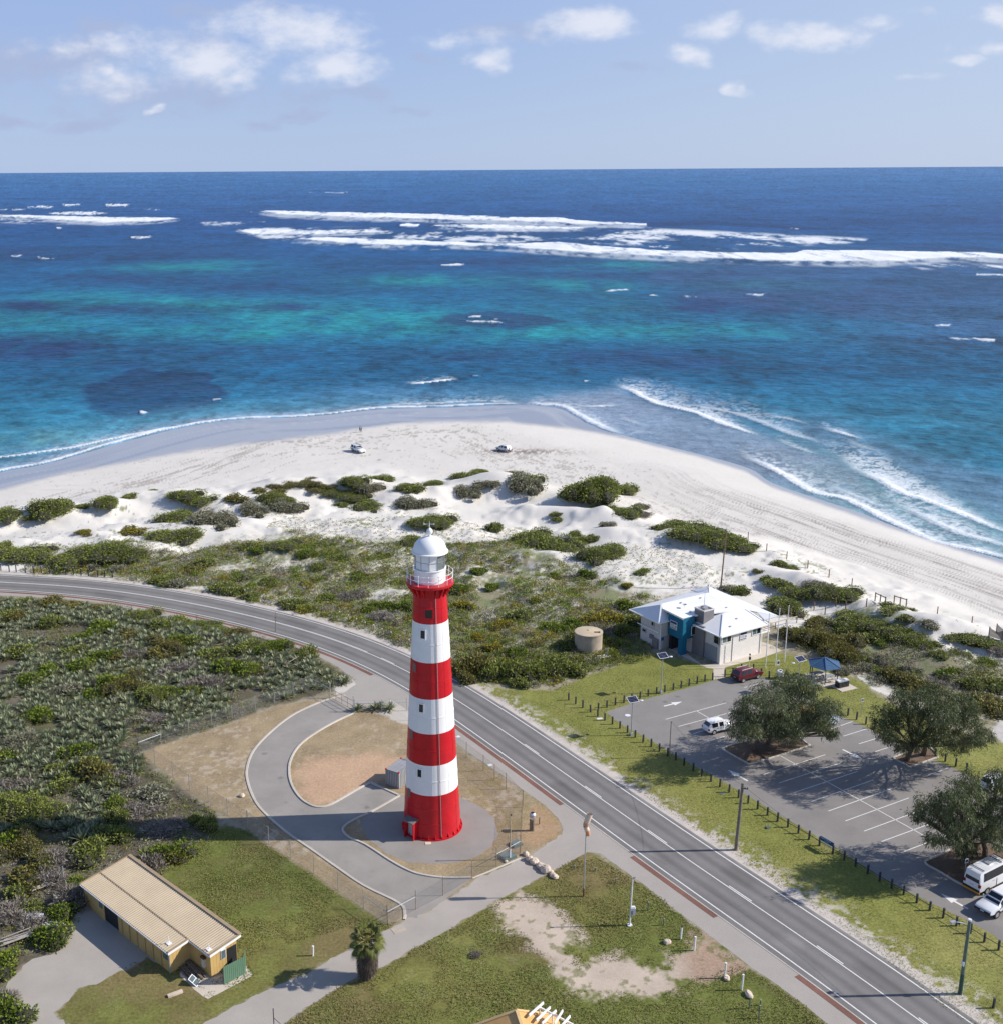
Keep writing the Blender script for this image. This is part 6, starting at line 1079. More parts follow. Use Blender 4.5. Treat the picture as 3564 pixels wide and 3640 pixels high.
# ------------------------------------------------------------------ vehicles
def carpaint(name, c, rough=.25): return mat(name, c, rough, .04, .8, spec=.6)
M_CARW = carpaint('white_car_paint', (.74, .75, .76)); M_CARR = carpaint('dark_red_car_paint', (.11, .006, .012)); M_CARO = carpaint('orange_car_paint', (.65, .25, .03)); M_CARS = carpaint('silver_blue_car_paint', (.30, .38, .48)); M_LAMP = mat('headlamp', (.62, .64, .66), .15, .1, 6, spec=.8); M_TAIL = mat('tail_lamp', (.22, .008, .012), .25, .1, 6, spec=.6); M_PLATEW = mat('number_plate', (.6, .6, .58), .5, .05, 6); M_AMBER = mat('amber_reflective_strip', (.60, .30, .02), .5, .1, 3)
def vehicle(label, pos, heading, st, W, paint, wb, cab, kind='car', group=None, extra=None, wr=.33, lower=None):
    """st: stations (x, bottom, belt, roof, half width at roof); x runs from rear 0 to front; cab: (rear x, front x) of side glass"""
    L = st[-1][0]; t = thing({'van': 'parked_van', 'ute': 'parked_ute'}.get(kind, 'parked_car'), label, kind, tuple(pos), heading, group); b = MB(); hw = W / 2; n = 10; vs = []
    for (x, zb, zt, zr_, rw) in st:
        e = 1 - .10 * max(0, abs(x - L / 2) / (L / 2) - .75) / .25; w = hw * e; zm = zb + (zt - zb) * .55
        for s in (1, -1):
            r = [(w * .90, zb), (w, zb + .12), (w, zm), (w * .965, zt), (rw, zr_)]
            vs += [(x - L / 2, s * y, z) for y, z in (r if s > 0 else r[::-1])]
    m = len(st); fs = [(i * n + j, i * n + (j + 1) % n, (i + 1) * n + (j + 1) % n, (i + 1) * n + j) for i in range(m - 1) for j in range(n)]
    fs += [tuple(range(n - 1, -1, -1)), tuple((m - 1) * n + j for j in range(n))]; b.add(vs, fs); body = b.build('body', paint, t, smooth=True, angle=32)
    for f in (0,): pass
    def lerp(x):
        for a, c in zip(st, st[1:]):
            if a[0] <= x <= c[0]: k = (x - a[0]) / max(1e-6, c[0] - a[0]); return [p + (q - p) * k for p, q in zip(a, c)]
        return st[-1]
    # side glass follows the pillars; a gap is left for each pillar
    for s in (1, -1):
        xs = np.linspace(cab[0], cab[1], 13); g = MB(); k = 0
        for a, c in zip(xs, xs[1:]):
            k += 1
            if kind != 'van' and k in (5, 9): continue
            q = []
            for x, lo in ((a, 1), (c, 1), (c, 0), (a, 0)):
                p = lerp(x); f = .10 if lo else .84; zz = p[2] + (p[3] - p[2]) * f; y = hw * .965 + (p[4] - hw * .965) * f; q.append((x - L / 2, s * (y + .012), zz))
            g.add(q if s < 0 else q[::-1], [(0, 1, 2, 3)])
        g.build('side_window', M_GLASS, t)
    def cross(x0, x1, name, f0=.12, f1=.9, m_=M_GLASS, up=.012):
        p, q = lerp(x0), lerp(x1); d = Vector((x1 - x0, 0, q[3] - p[3])).normalized(); nn = Vector((-d.z, 0, d.x)) * up * (1 if d.z * (1) != 0 else 1); nn = nn if nn.z > 0 else -nn
        A, B = [Vector((x - L / 2, 0, z)) for x, z in ((x0, p[3]), (x1, q[3]))]; a, c = A.lerp(B, f0) + nn, A.lerp(B, f1) + nn; wa, wc = (p[4] + (q[4] - p[4]) * f for f in (f0, f1))
        MB().add([(a.x, -wa * .93, a.z), (c.x, -wc * .93, c.z), (c.x, wc * .93, c.z), (a.x, wa * .93, a.z)], [(0, 1, 2, 3)] if x1 > x0 else [(3, 2, 1, 0)]).build(name, m_, t)
    for x0, x1, nm in (extra or {}).get('glass', ()): cross(x0, x1, nm)
    for xw in wb:
        for s in (1, -1):
            wc = (xw - L / 2, s * (hw - .10), wr); w = MB().lathe([(wr * .62, -.1), (wr * .97, -.11), (wr, -.06), (wr, .06), (wr * .97, .11), (wr * .62, .1)], 20); w.v = [(wc[0] + v[0], wc[1] + v[2], wc[2] + v[1]) for v in w.v]; wo = w.build('wheel', M_RUBBER, t)
            r = MB().lathe([(.02, .085 * s), (wr * .3, .09 * s), (wr * .64, .10 * s)], 14); r.v = [(wc[0] + v[0], wc[1] + v[2] + .0, wc[2] + v[1]) for v in r.v]; r.build('rim', M_CHROME, wo)
            a = MB().lathe([(wr * 1.0, 0), (wr * 1.18, 0)], 16, (0, 0, 0), 0, pi, False); a.v = [(wc[0] + v[0], s * (hw + .006), wc[2] + v[1]) for v in a.v]; a.build('wheel_arch', M_BLACK, t)
    f, r = st[-1], st[0]; zf = f[1] + (f[2] - f[1]) * .68; zr2 = r[1] + (r[2] - r[1]) * .72
    for s in (1, -1):
        MB().box((L / 2 - .06, s * hw * .68, zf), (.2, hw * .34, .16)).build('headlight', M_LAMP, t); MB().box((-L / 2 + .04, s * hw * .80, zr2), (.14, hw * .24, .34 if kind == 'van' else .2)).build('tail_light', M_TAIL, t); 
        mx = cab[1] - .12; MB().box((mx - L / 2, s * (hw + .10), lerp(mx)[2] + .08), (.12, .2, .14)).build('mirror', paint, t)
        MB().box((0, s * (hw + .004), st[2][1] + .1), (L * .42, .02, .14)).build('sill', M_BLACK, t)
        h = MB(); [h.box((x - L / 2, s * (hw + .006), lerp(x)[2] - .14), (.18, .02, .035)) for x in ((cab[0] + cab[1]) / 2 - .55, cab[1] - .9)]; h.build('door_handle', M_BLACK, t)
        d = MB(); [d.box((x - L / 2, s * (hw * .995), (lerp(x)[1] + lerp(x)[2]) / 2 + .03), (.016, .03, (lerp(x)[2] - lerp(x)[1]) * .8)) for x in ((cab[0] + cab[1]) / 2 - .05, cab[1] - .12)]; d.build('door_seam', M_BLACK, t)
    MB().box((L / 2 - .0, 0, f[1] + .12), (.12, W * .86, .2)).build('front_bumper', lower or paint, t); MB().box((-L / 2 + .0, 0, r[1] + .12), (.14, W * .9, .2)).build('rear_bumper', lower or paint, t)
    MB().box((L / 2 + .02, 0, zf - .03), (.05, W * .38, .12)).build('grille', M_BLACK, t); MB().box((-L / 2 - .05, 0, zr2 - .12), (.04, .38, .12)).build('number_plate', M_PLATEW, t); MB().box((L / 2 + .07, 0, f[1] + .14), (.02, .38, .11)).build('number_plate', M_PLATEW, t)
    return t, L, lerp
HATCH = [(0, .42, .85, .86, .66), (.06, .34, .9, .98, .64), (.38, .28, .92, 1.5, .52), (.8, .26, .92, 1.58, .55), (2.2, .26, .9, 1.56, .56), (2.75, .26, .92, 1.32, .58), (3.15, .28, .92, .96, .68), (3.7, .3, .82, .86, .66), (3.98, .34, .7, .74, .6), (4.05, .42, .6, .62, .5)]
SUVB = [(0, .48, .95, .97, .72), (.06, .40, 1.0, 1.08, .68), (.4, .34, 1.02, 1.62, .56), (.9, .32, 1.02, 1.70, .60), (2.5, .32, 1.0, 1.68, .60), (3.1, .32, 1.02, 1.36, .64), (3.45, .34, 1.02, 1.06, .74), (4.1, .36, .94, .98, .72), (4.4, .42, .8, .84, .64), (4.48, .5, .68, .7, .54)]
VANB = [(0, .50, 1.42, 2.26, .74), (.05, .44, 1.44, 2.42, .74), (.25, .40, 1.45, 2.52, .74), (3.9, .40, 1.42, 2.52, .74), (4.35, .40, 1.36, 2.38, .74), (5.0, .42, 1.26, 1.46, .78), (5.55, .46, 1.06, 1.12, .74), (5.7, .52, .85, .88, .62)]
UTEB = [(0, .55, 1.05, 1.07, .82), (.05, .5, 1.08, 1.75, .62), (.2, .46, 1.08, 1.82, .66), (3.0, .44, 1.06, 1.84, .64), (3.55, .44, 1.08, 1.44, .68), (3.95, .46, 1.08, 1.12, .80), (4.8, .48, 1.02, 1.06, .80), (5.1, .52, .9, .94, .74), (5.2, .6, .78, .8, .62)]
def wheels_place(rw, fw_, side, W, xr, L):
    """pose from the two wheels on the visible side; side -1 = the vehicle's right side shows"""
    p, q = Gt(*rw), Gt(*fw_); d = q - p; a = atan2(d[1], d[0]); h = np.array([cos(a), sin(a), 0]); lft = np.array([-h[1], h[0], 0]); o = p + h * (L / 2 - xr) - lft * side * (W / 2 - .1); o[2] = p[2] if abs(p[2]) > .02 else .006; return o, a
def rails(t, x0, x1, z, w, m=M_SIGN): b = MB(); [b.bar((x0, s * w, z), (x1, s * w, z), .05, .05) for s in (1, -1)]; b.build('roof_rail', m, t)
o, a = wheels_place((2535.7, 2612), (2587, 2600.5), -1, 1.72, .75, 4.05); t, L, lp = vehicle('white hatchback parked beside the tree island', o, a, HATCH, 1.72, M_CARW, (.75, 3.25), (.5, 3.0), extra={'glass': ((.06, .38, 'rear_window'), (3.15, 2.2, 'windscreen'))}, wr=.32); rails(t, -1.5, .3, 1.6, .5)
o, a = wheels_place((2640, 2427), (2688.5, 2413.5), -1, 1.82, .82, 4.48); t, L, lp = vehicle('dark red four wheel drive parked by the clubhouse path', o, a, SUVB, 1.82, M_CARR, (.82, 3.5), (.55, 3.3), extra={'glass': ((.06, .4, 'rear_window'), (3.45, 2.5, 'windscreen'))}, wr=.36, lower=M_BLACK); rails(t, -1.5, .4, 1.73, .55)
pr, pq = G(3421.5, 3164), G(3476, 3188); d = pq - pr; d /= np.linalg.norm(d); hd = np.array([-d[1], d[0], 0]); hd = hd if hd[1] > 0 else -hd; va = radians(32); hd = np.array([cos(va), sin(va), 0]); o = (pr + pq) / 2 + hd * 2.85; o[2] = .006
t, L, lp = vehicle('white minibus van with dark windows and an amber rear strip', o, va, VANB, 1.98, M_CARW, (1.15, 4.5), (.55, 4.6), 'van', wr=.36, lower=M_BLACK, extra={'glass': ((5.0, 4.35, 'windscreen'),)})
MB().add([(-2.875, -.74, 1.42), (-2.875, .74, 1.42), (-2.82, .66, 2.28), (-2.82, -.66, 2.28)], [(3, 2, 1, 0)]).build('rear_window', M_GLASS, t); MB().box((-2.9, 0, .44), (.1, 1.85, .17)).build('reflective_strip', M_AMBER, t); MB().box((-.4, .1, 2.58), (.75, .75, .12)).build('roof_hatch', M_GAL, t); b = MB(); [b.bar((x, -.7, 2.6), (x, .7, 2.6), .06, .06) for x in (-2.2, .6, 1.3)]; b.build('roof_rack', M_DARK, t)
o2 = o - hd * .2 + np.array([cos(va - pi / 2), sin(va - pi / 2), 0]) * 2.9; t, L, lp = vehicle('white utility vehicle with a dark bumper at the edge of the car park', o2 - hd * 2.6, va + pi, UTEB, 1.88, M_CARW, (1.1, 4.2), (1.2, 3.6), 'ute', wr=.4, lower=M_BLACK, extra={'glass': ((3.95, 3.0, 'windscreen'), (.05, .2, 'rear_window'))})
av = atan2(hd[1], hd[0])
q = G(2862, 2560); t, L, lp = vehicle('orange car half hidden behind the tree in the car park', (q[0], q[1], .006), av, SUVB, 1.82, M_CARO, (.82, 3.5), (.55, 3.3), extra={'glass': ((.06, .4, 'rear_window'), (3.45, 2.5, 'windscreen'))}, wr=.36, lower=M_BLACK)
q = G(2925, 2578); t, L, lp = vehicle('silver blue car almost hidden by the tree foliage', (q[0], q[1], .006), av, HATCH, 1.72, M_CARS, (.75, 3.25), (.5, 3.0), extra={'glass': ((.06, .38, 'rear_window'), (3.15, 2.2, 'windscreen'))}, wr=.32)
q = G(3535, 2795); t, L, lp = vehicle('white car parked behind the last tree, only its roof showing', (q[0], q[1], .006), av, HATCH, 1.72, M_CARW, (.75, 3.25), (.5, 3.0), extra={'glass': ((.06, .38, 'rear_window'), (3.15, 2.2, 'windscreen'))}, wr=.32)
o, a = wheels_place((1254, 1604.5), (1277.5, 1612.8), -1, 1.88, 1.1, 5.2); t, L, lp = vehicle('white utility truck with black wheels on the beach', o, a, UTEB, 1.88, M_CARW, (1.1, 4.2), (.4, 3.6), 'ute', wr=.42, lower=M_BLACK, extra={'glass': ((3.95, 3.0, 'windscreen'), (.05, .2, 'rear_window'))}); MB().bar((-2.3, .5, 1.98), (.9, .5, 1.98), .08, .1).build('roof_pole', M_DARK, t); MB().box((2.72, 0, .75), (.14, 1.5, .3)).build('bull_bar', M_CARW, t)
o, a = wheels_place((1795, 1608.3), (1769, 1602), 1, 1.82, .82, 4.48); t, L, lp = vehicle('white four wheel drive with a spare wheel on the beach', o, a, SUVB, 1.82, M_CARW, (.82, 3.5), (.55, 3.3), extra={'glass': ((.06, .4, 'rear_window'), (3.45, 2.5, 'windscreen'))}, wr=.38, lower=M_BLACK); w = MB().lathe([(.02, 0), (.34, 0), (.38, .06), (.38, .2), (.3, .24), (.02, .24)], 18); w.v = [(-2.26 - v[2], v[0], 1.02 + v[1]) for v in w.v]; w.build('spare_wheel', M_CARW, t)
# boat far out
bp_ = G(1230, 684, SEA); bt = thing('motor_boat', 'white motor boat trailing a wake far out to sea', 'boat', (bp_[0], bp_[1], SEA + .2)); b = MB(); s_ = 1.35
pr = [(-6, 1.6, .0), (-6, 1.7, 1.3), (2, 1.7, 1.5), (6.5, .1, 2.0)]
b.add([(-6, -1.6, -.4), (-6, 1.6, -.4), (-6, 1.9, 1.3), (-6, -1.9, 1.3), (2.5, -1.5, -.4), (2.5, 1.5, -.4), (2.5, 1.9, 1.6), (2.5, -1.9, 1.6), (7, 0, 2.1), (5.5, 0, -.3)], [(0, 3, 2, 1), (0, 1, 5, 4), (1, 2, 6, 5), (0, 4, 7, 3), (2, 3, 7, 6), (5, 6, 8), (5, 8, 9), (4, 9, 8), (4, 8, 7), (4, 5, 9), (6, 7, 8)]); b.build('hull', M_WHITE, bt); cb = MB().box((0, 0, 2.4), (3.2, 2.2, 1.8)).box((-.2, 0, 3.9), (2.4, 1.9, .2)).build('cabin', M_WHITE, bt); MB().box((.2, 0, 2.75), (3.0, 2.26, .7)).build('window', M_GLASS, cb); b = MB().tube([(-1, 0, 3.3), (-1.3, 0, 6.2)], .08, 6); [b.tube([(x, y, 3.3), (x, y, 3.9)], .06, 5) for x in (-1.2, .8) for y in (-.8, .8)]; b.build('mast', M_WHITE, bt)
# ------------------------------------------------------------------ people
def person(loc, rz, stride, label, top, leg, hair, held=None):
    me = bpy.data.meshes.new('person'); V = [(0, 0, .95), (0, 0, 1.15), (.01, 0, 1.38), (.02, 0, 1.5), (.03, 0, 1.60), (.04, 0, 1.72)]; Rr = [(.15, .13), (.14, .11), (.17, .12), (.06, .06), (.09, .085), (.09, .09)]; E = [(0, 1), (1, 2), (2, 3), (3, 4), (4, 5)]
    def chain(start, pts, rad):
        p = start
        for q, r in zip(pts, rad): V.append(q); Rr.append((r, r)); E.append((p, len(V) - 1)); p = len(V) - 1
    for s in (1, -1):
        k = s * stride
        chain(0, [(.02 * k, .09 * s, .88), (.13 * k + .05, .09 * s, .48), (.22 * k - (.06 if k < 0 else 0), .09 * s, .09), (.22 * k + .12, .09 * s, .04)], [.095, .068, .045, .04])
        chain(2, [(.01, .2 * s, 1.36), (-.1 * k - .02, .25 * s, 1.08), (-.18 * k + .08, .24 * s, .86), (-.2 * k + .1, .24 * s, .78)], [.06, .045, .035, .035])
    me.from_pydata(V, E, []); o = bpy.data.objects.new('person', me); COL.objects.link(o); sv_ = me.skin_vertices or me.attributes.new  # noqa
    md = o.modifiers.new('skin', 'SKIN'); 
    for i, r in enumerate(Rr): me.skin_vertices[0].data[i].radius = r
    me.skin_vertices[0].data[0].use_root = True; md.use_smooth_shade = True; o.modifiers.new('sub', 'SUBSURF').levels = 1; o.modifiers['sub'].render_levels = 1
    M = Mat('person_surface'); z = M.n('SeparateXYZ'); M.l(M.n('TexCoord').outputs['Object'], z.inputs[0]); c = M.ramp(M.math('DIVIDE', z.outputs[2], 1.8), [(0, (.02, .02, .02)), (.04, leg), (.53, top), (.815, (.42, .26, .19))], 'CONSTANT'); M.set(c, .8); me.materials.append(M.m)
    o.location = tuple(loc); o.rotation_euler = (0, 0, rz); tag(o, label, 'person')
    h = MB().lathe([(.02, 1.82), (.07, 1.81), (.105, 1.74), (.1, 1.66), (.06, 1.62)], 12, (.02, 0, 0), radians(60), radians(300), False); h.build('hair', mat('dark_hair', hair, .7, .2, 8), o, smooth=True)
    if held: pass
p = Gt(1280, 1536); person(p, pi, .9, 'person in a dark red top walking on the beach, left of two', (.16, .02, .03), (.03, .03, .04), (.03, .02, .015)); p = Gt(1285, 1536.5); person(p, pi, -.9, 'person dressed in black walking on the beach, right of two', (.02, .02, .025), (.025, .025, .03), (.02, .015, .01))
# ------------------------------------------------------------------ foliage
def unit(v): return v / np.maximum(np.linalg.norm(v, axis=-1, keepdims=True), 1e-9)
def rdir(n): return unit(RNG.normal(size=(n, 3)))
def leafquads(c, d, ln, wd):
    """diamond leaves: centre points, directions, lengths, widths"""
    n = len(c); s = unit(np.cross(d, rdir(n))); ln = np.broadcast_to(ln, (n,))[:, None]; wd = np.broadcast_to(wd, (n,))[:, None]
    V = np.stack([c, c + d * ln * .5 + s * wd * .5, c + d * ln, c + d * ln * .5 - s * wd * .5], 1).reshape(-1, 3); return V, np.arange(4 * n).reshape(n, 4)
LM = dict(d=leafmat('dark_shrub_leaf', [(0.1045, 0.1297, 0.0333), (0.1916, 0.2251, 0.0515), (0.3308, 0.3463, 0.0773)]), b=leafmat('bright_shrub_leaf', [(0.0731, 0.1099, 0.0152), (0.1551, 0.2113, 0.0243), (0.2738, 0.3211, 0.0456)]), o=leafmat('olive_shrub_leaf', [(0.0904, 0.093, 0.0267), (0.1907, 0.1766, 0.0469), (0.3112, 0.2603, 0.0752)]),
          g=leafmat('grey_shrub_leaf', [(0.1503, 0.1518, 0.0968), (0.2732, 0.2656, 0.1764), (0.4099, 0.3921, 0.2732)]), k=leafmat('dead_twig', [(.13, .11, .09), (.24, .21, .18), (.36, .33, .29)]), y=leafmat('yellow_shrub_leaf', [(0.1242, 0.1222, 0.013), (0.2639, 0.23, 0.0233), (0.4347, 0.345, 0.0389)]))
M_CORE = mat('shrub_shade_core', (.035, .034, .02), .9, .3, 4); M_CORED = mat('dead_shrub_shade_core', (.10, .085, .07), .9, .3, 4)  # dark solid cores, the shade inside the shrubs painted as colour
def bush_mesh(kind, N, leaf, seed):
    rg = np.random.default_rng(seed); nl = 9; lc = rg.normal(size=(nl, 3)) * [.42, .42, .12]; lc[:, 2] = np.abs(lc[:, 2]) + .12; lc[0] = (0, 0, .2); lr = rg.uniform(.36, .58, nl); lr[0] = .62
    if kind == 'k': lr *= .9
    which = rg.choice(nl, N, p=lr ** 2 / (lr ** 2).sum()); dd = unit(rg.normal(size=(N, 3)) + [0, 0, .25]); rad = lr[which] * (rg.uniform(.55, 1.0, N) ** .5) * (1 + .16 * np.sin(dd[:, 0] * 7 + seed) * np.sin(dd[:, 1] * 6 + which))
    c = lc[which] + dd * rad[:, None] * [1, 1, .85]; ok = c[:, 2] > .0; c, dd = c[ok], dd[ok]
    d = unit(dd * .75 + rg.normal(size=dd.shape) * .55 + [0, 0, .3]); V, Q = leafquads(c, d, rg.uniform(.7, 1.3, len(c)) * leaf, leaf * (.16 if kind == 'k' else .55))
    b = MB()
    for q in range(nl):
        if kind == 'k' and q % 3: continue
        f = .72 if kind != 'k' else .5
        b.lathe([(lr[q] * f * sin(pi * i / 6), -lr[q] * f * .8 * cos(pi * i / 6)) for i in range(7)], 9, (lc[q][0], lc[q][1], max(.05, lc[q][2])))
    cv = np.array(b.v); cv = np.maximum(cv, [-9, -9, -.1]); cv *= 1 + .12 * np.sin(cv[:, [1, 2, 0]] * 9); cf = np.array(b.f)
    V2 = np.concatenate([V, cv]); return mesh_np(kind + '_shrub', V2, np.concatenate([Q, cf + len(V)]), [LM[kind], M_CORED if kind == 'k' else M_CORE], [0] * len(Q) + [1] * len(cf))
BM = {}
for kk in 'dbogky': BM[kk] = [bush_mesh(kk, 1500, .17 if kk != 'k' else .34, 100 + ord(kk) + i) for i in range(3)]; BM[kk + 'F'] = [bush_mesh(kk, 5200, .085, 300 + ord(kk) + i) for i in range(2)]
CNAME = dict(d='dark green', b='bright green', o='olive green', g='grey green', k='bare grey', y='yellow green')
PLACED = []
def shrub(u, v, r, kind, ratio=.75, ay=1., rz=None, label=None, group=None, where='', g=None):
    g = Gt(u, v) if g is None else g; w = (g - [0, 0, HC]) @ FW; R = r * w / F; fine = R > 2.4; me = random.choice(BM[kind + ('F' if fine else '')])
    o = link({'on the w': 'dune_shrub', 'in the h': 'heath_shrub'}.get(where[:8], 'shrub') if kind != 'k' else 'dead_shrub', me, None, (g[0], g[1], g[2] - .06 * R)); o.rotation_euler = (0, 0, random.uniform(0, 6.28) if rz is None else rz); o.scale = (R * 1.1, R * 1.1 * ay, R * 1.1 * ratio)
    size = 'small' if R < 1.1 else ('large' if R > 2.6 else 'mid sized'); tag(o, label or '%s %s shrub %s' % (size, CNAME[kind], where), 'shrub', group or ('shrubs ' + where)); PLACED.append((g[0], g[1], R)); return o
# shrubs on the dunes, left to right
DUNE = [(20, 1835, 60, 'd', .5), (178, 1822, 66, 'd', .8), (120, 1840, 26, 'd', .5), (293, 1802, 24, 'd', .5), (375, 1795, 46, 'd', .7), (460, 1766, 24, 'd', .5), (548, 1748, 20, 'd', .4), (660, 1765, 50, 'd', .55), (715, 1782, 46, 'd', .5), (826, 1778, 34, 'o', .6), (926, 1749, 22, 'o', .6), (965, 1780, 46, 'd', .7), (1010, 1790, 40, 'd', .6), (889, 1820, 46, 'g', .7), (1000, 1812, 46, 'g', .7), (985, 1748, 34, 'o', .35), (1035, 1726, 40, 'o', .3), (1085, 1718, 42, 'o', .3), (1132, 1731, 40, 'o', .3),
        (1165, 1746, 36, 'd', .3), (1215, 1755, 50, 'd', .3), (1265, 1765, 46, 'd', .3), (618, 1850, 58, 'd', .55), (720, 1858, 55, 'g', .7), (780, 1860, 55, 'g', .7), (600, 1905, 60, 'd', .4), (660, 1908, 64, 'd', .45), (475, 1892, 36, 'y', .4), (300, 1893, 28, 'y', .3), (330, 1962, 70, 'd', .4), (410, 1965, 80, 'd', .4), (470, 1970, 60, 'd', .4), (250, 1998, 60, 'd', .6), (310, 2000, 50, 'g', .6), (60, 1968, 70, 'd', .4), (130, 1972, 64, 'd', .4), (10, 1940, 30, 'd', .4),
        (1261, 1722, 40, 'd', .9), (1345, 1704, 34, 'd', .5), (1380, 1708, 30, 'd', .5), (1297, 1746, 38, 'g', .9), (1440, 1738, 36, 'd', .5), (1480, 1742, 32, 'd', .6), (1541, 1728, 40, 'd', .5), (1453, 1800, 48, 'g', .7), (1308, 1805, 56, 'd', .4), (1220, 1798, 24, 'd', .5), (1510, 1858, 50, 'd', .5), (1560, 1856, 52, 'd', .5), (1465, 1930, 50, 'd', .45), (1655, 1702, 40, 'd', .7), (1705, 1682, 36, 'd', .35), (1648, 1757, 42, 'g', .7), (1735, 1724, 30, 'g', .6), (1700, 1730, 24, 'g', .6), (1847, 1735, 58, 'g', .9), (1880, 1712, 42, 'd', .7), (1810, 1690, 30, 'o', .4),
        (2070, 1765, 62, 'd', .95), (2130, 1758, 72, 'd', .95), (2205, 1752, 50, 'd', .7), (2140, 1806, 44, 'd', .3), (2190, 1818, 34, 'd', .4), (2222, 1826, 48, 'd', .5), (2275, 1808, 22, 'g', .8), (2290, 1830, 26, 'k', .4), (1765, 1880, 28, 'd', .7), (1890, 1915, 62, 'd', .55), (1945, 1945, 76, 'd', .6), (2000, 1955, 60, 'd', .5), (2110, 1982, 62, 'd', .6), (2165, 1972, 56, 'd', .6), (2064, 1926, 24, 'd', .8), (2108, 1920, 22, 'd', .8), (2040, 1900, 22, 'd', .6), (2160, 1872, 26, 'g', .6), (1978, 1830, 20, 'd', .5), (1985, 1848, 18, 'd', .5),
        (2347, 1880, 24, 'd', .5), (2400, 1880, 58, 'd', .45), (2455, 1895, 70, 'd', .45), (2520, 1915, 76, 'd', .45), (2590, 1935, 74, 'd', .45), (2640, 1948, 46, 'd', .4), (2773, 2008, 26, 'd', .6), (2810, 2020, 24, 'd', .4), (2744, 2070, 32, 'd', .5), (2785, 2080, 34, 'd', .5), (2690, 2035, 16, 'o', .6), (2890, 2085, 56, 'k', .55), (2930, 2112, 70, 'd', .5), (2990, 2115, 60, 'd', .5), (2840, 2108, 50, 'd', .5), (2787, 2168, 66, 'd', .6), (2633, 2110, 30, 'd', .8), (2590, 2100, 26, 'g', .6),
        (3175, 2168, 40, 'd', .3), (3225, 2175, 34, 'd', .3), (3226, 2201, 28, 'd', .5), (3290, 2218, 30, 'g', .5), (3033, 2208, 62, 'd', .45), (3090, 2222, 50, 'd', .45), (3130, 2235, 56, 'd', .45), (3440, 2262, 44, 'd', .3), (3500, 2280, 44, 'd', .3), (3550, 2296, 40, 'd', .3), (3390, 2262, 34, 'd', .35), (3460, 2290, 32, 'b', .3)]
for i, a in enumerate(sorted(DUNE, key=lambda q: (q[0], q[1]))):
    R_ = a[2] * ((G(a[0], a[1]) - [0, 0, HC]) @ FW) / F
    shrub(a[0], a[1], a[2] * 1.16, a[3], a[4] * 1.0, ay=random.uniform(.9, 1.25), rz=random.uniform(-.4, .4), where='on the white dune sand %s' % ('left of the lighthouse' if a[0] < 1450 else ('behind the lighthouse top' if a[0] < 1750 else ('between lighthouse and radio mast' if a[0] < 2570 else 'right of the radio mast'))))
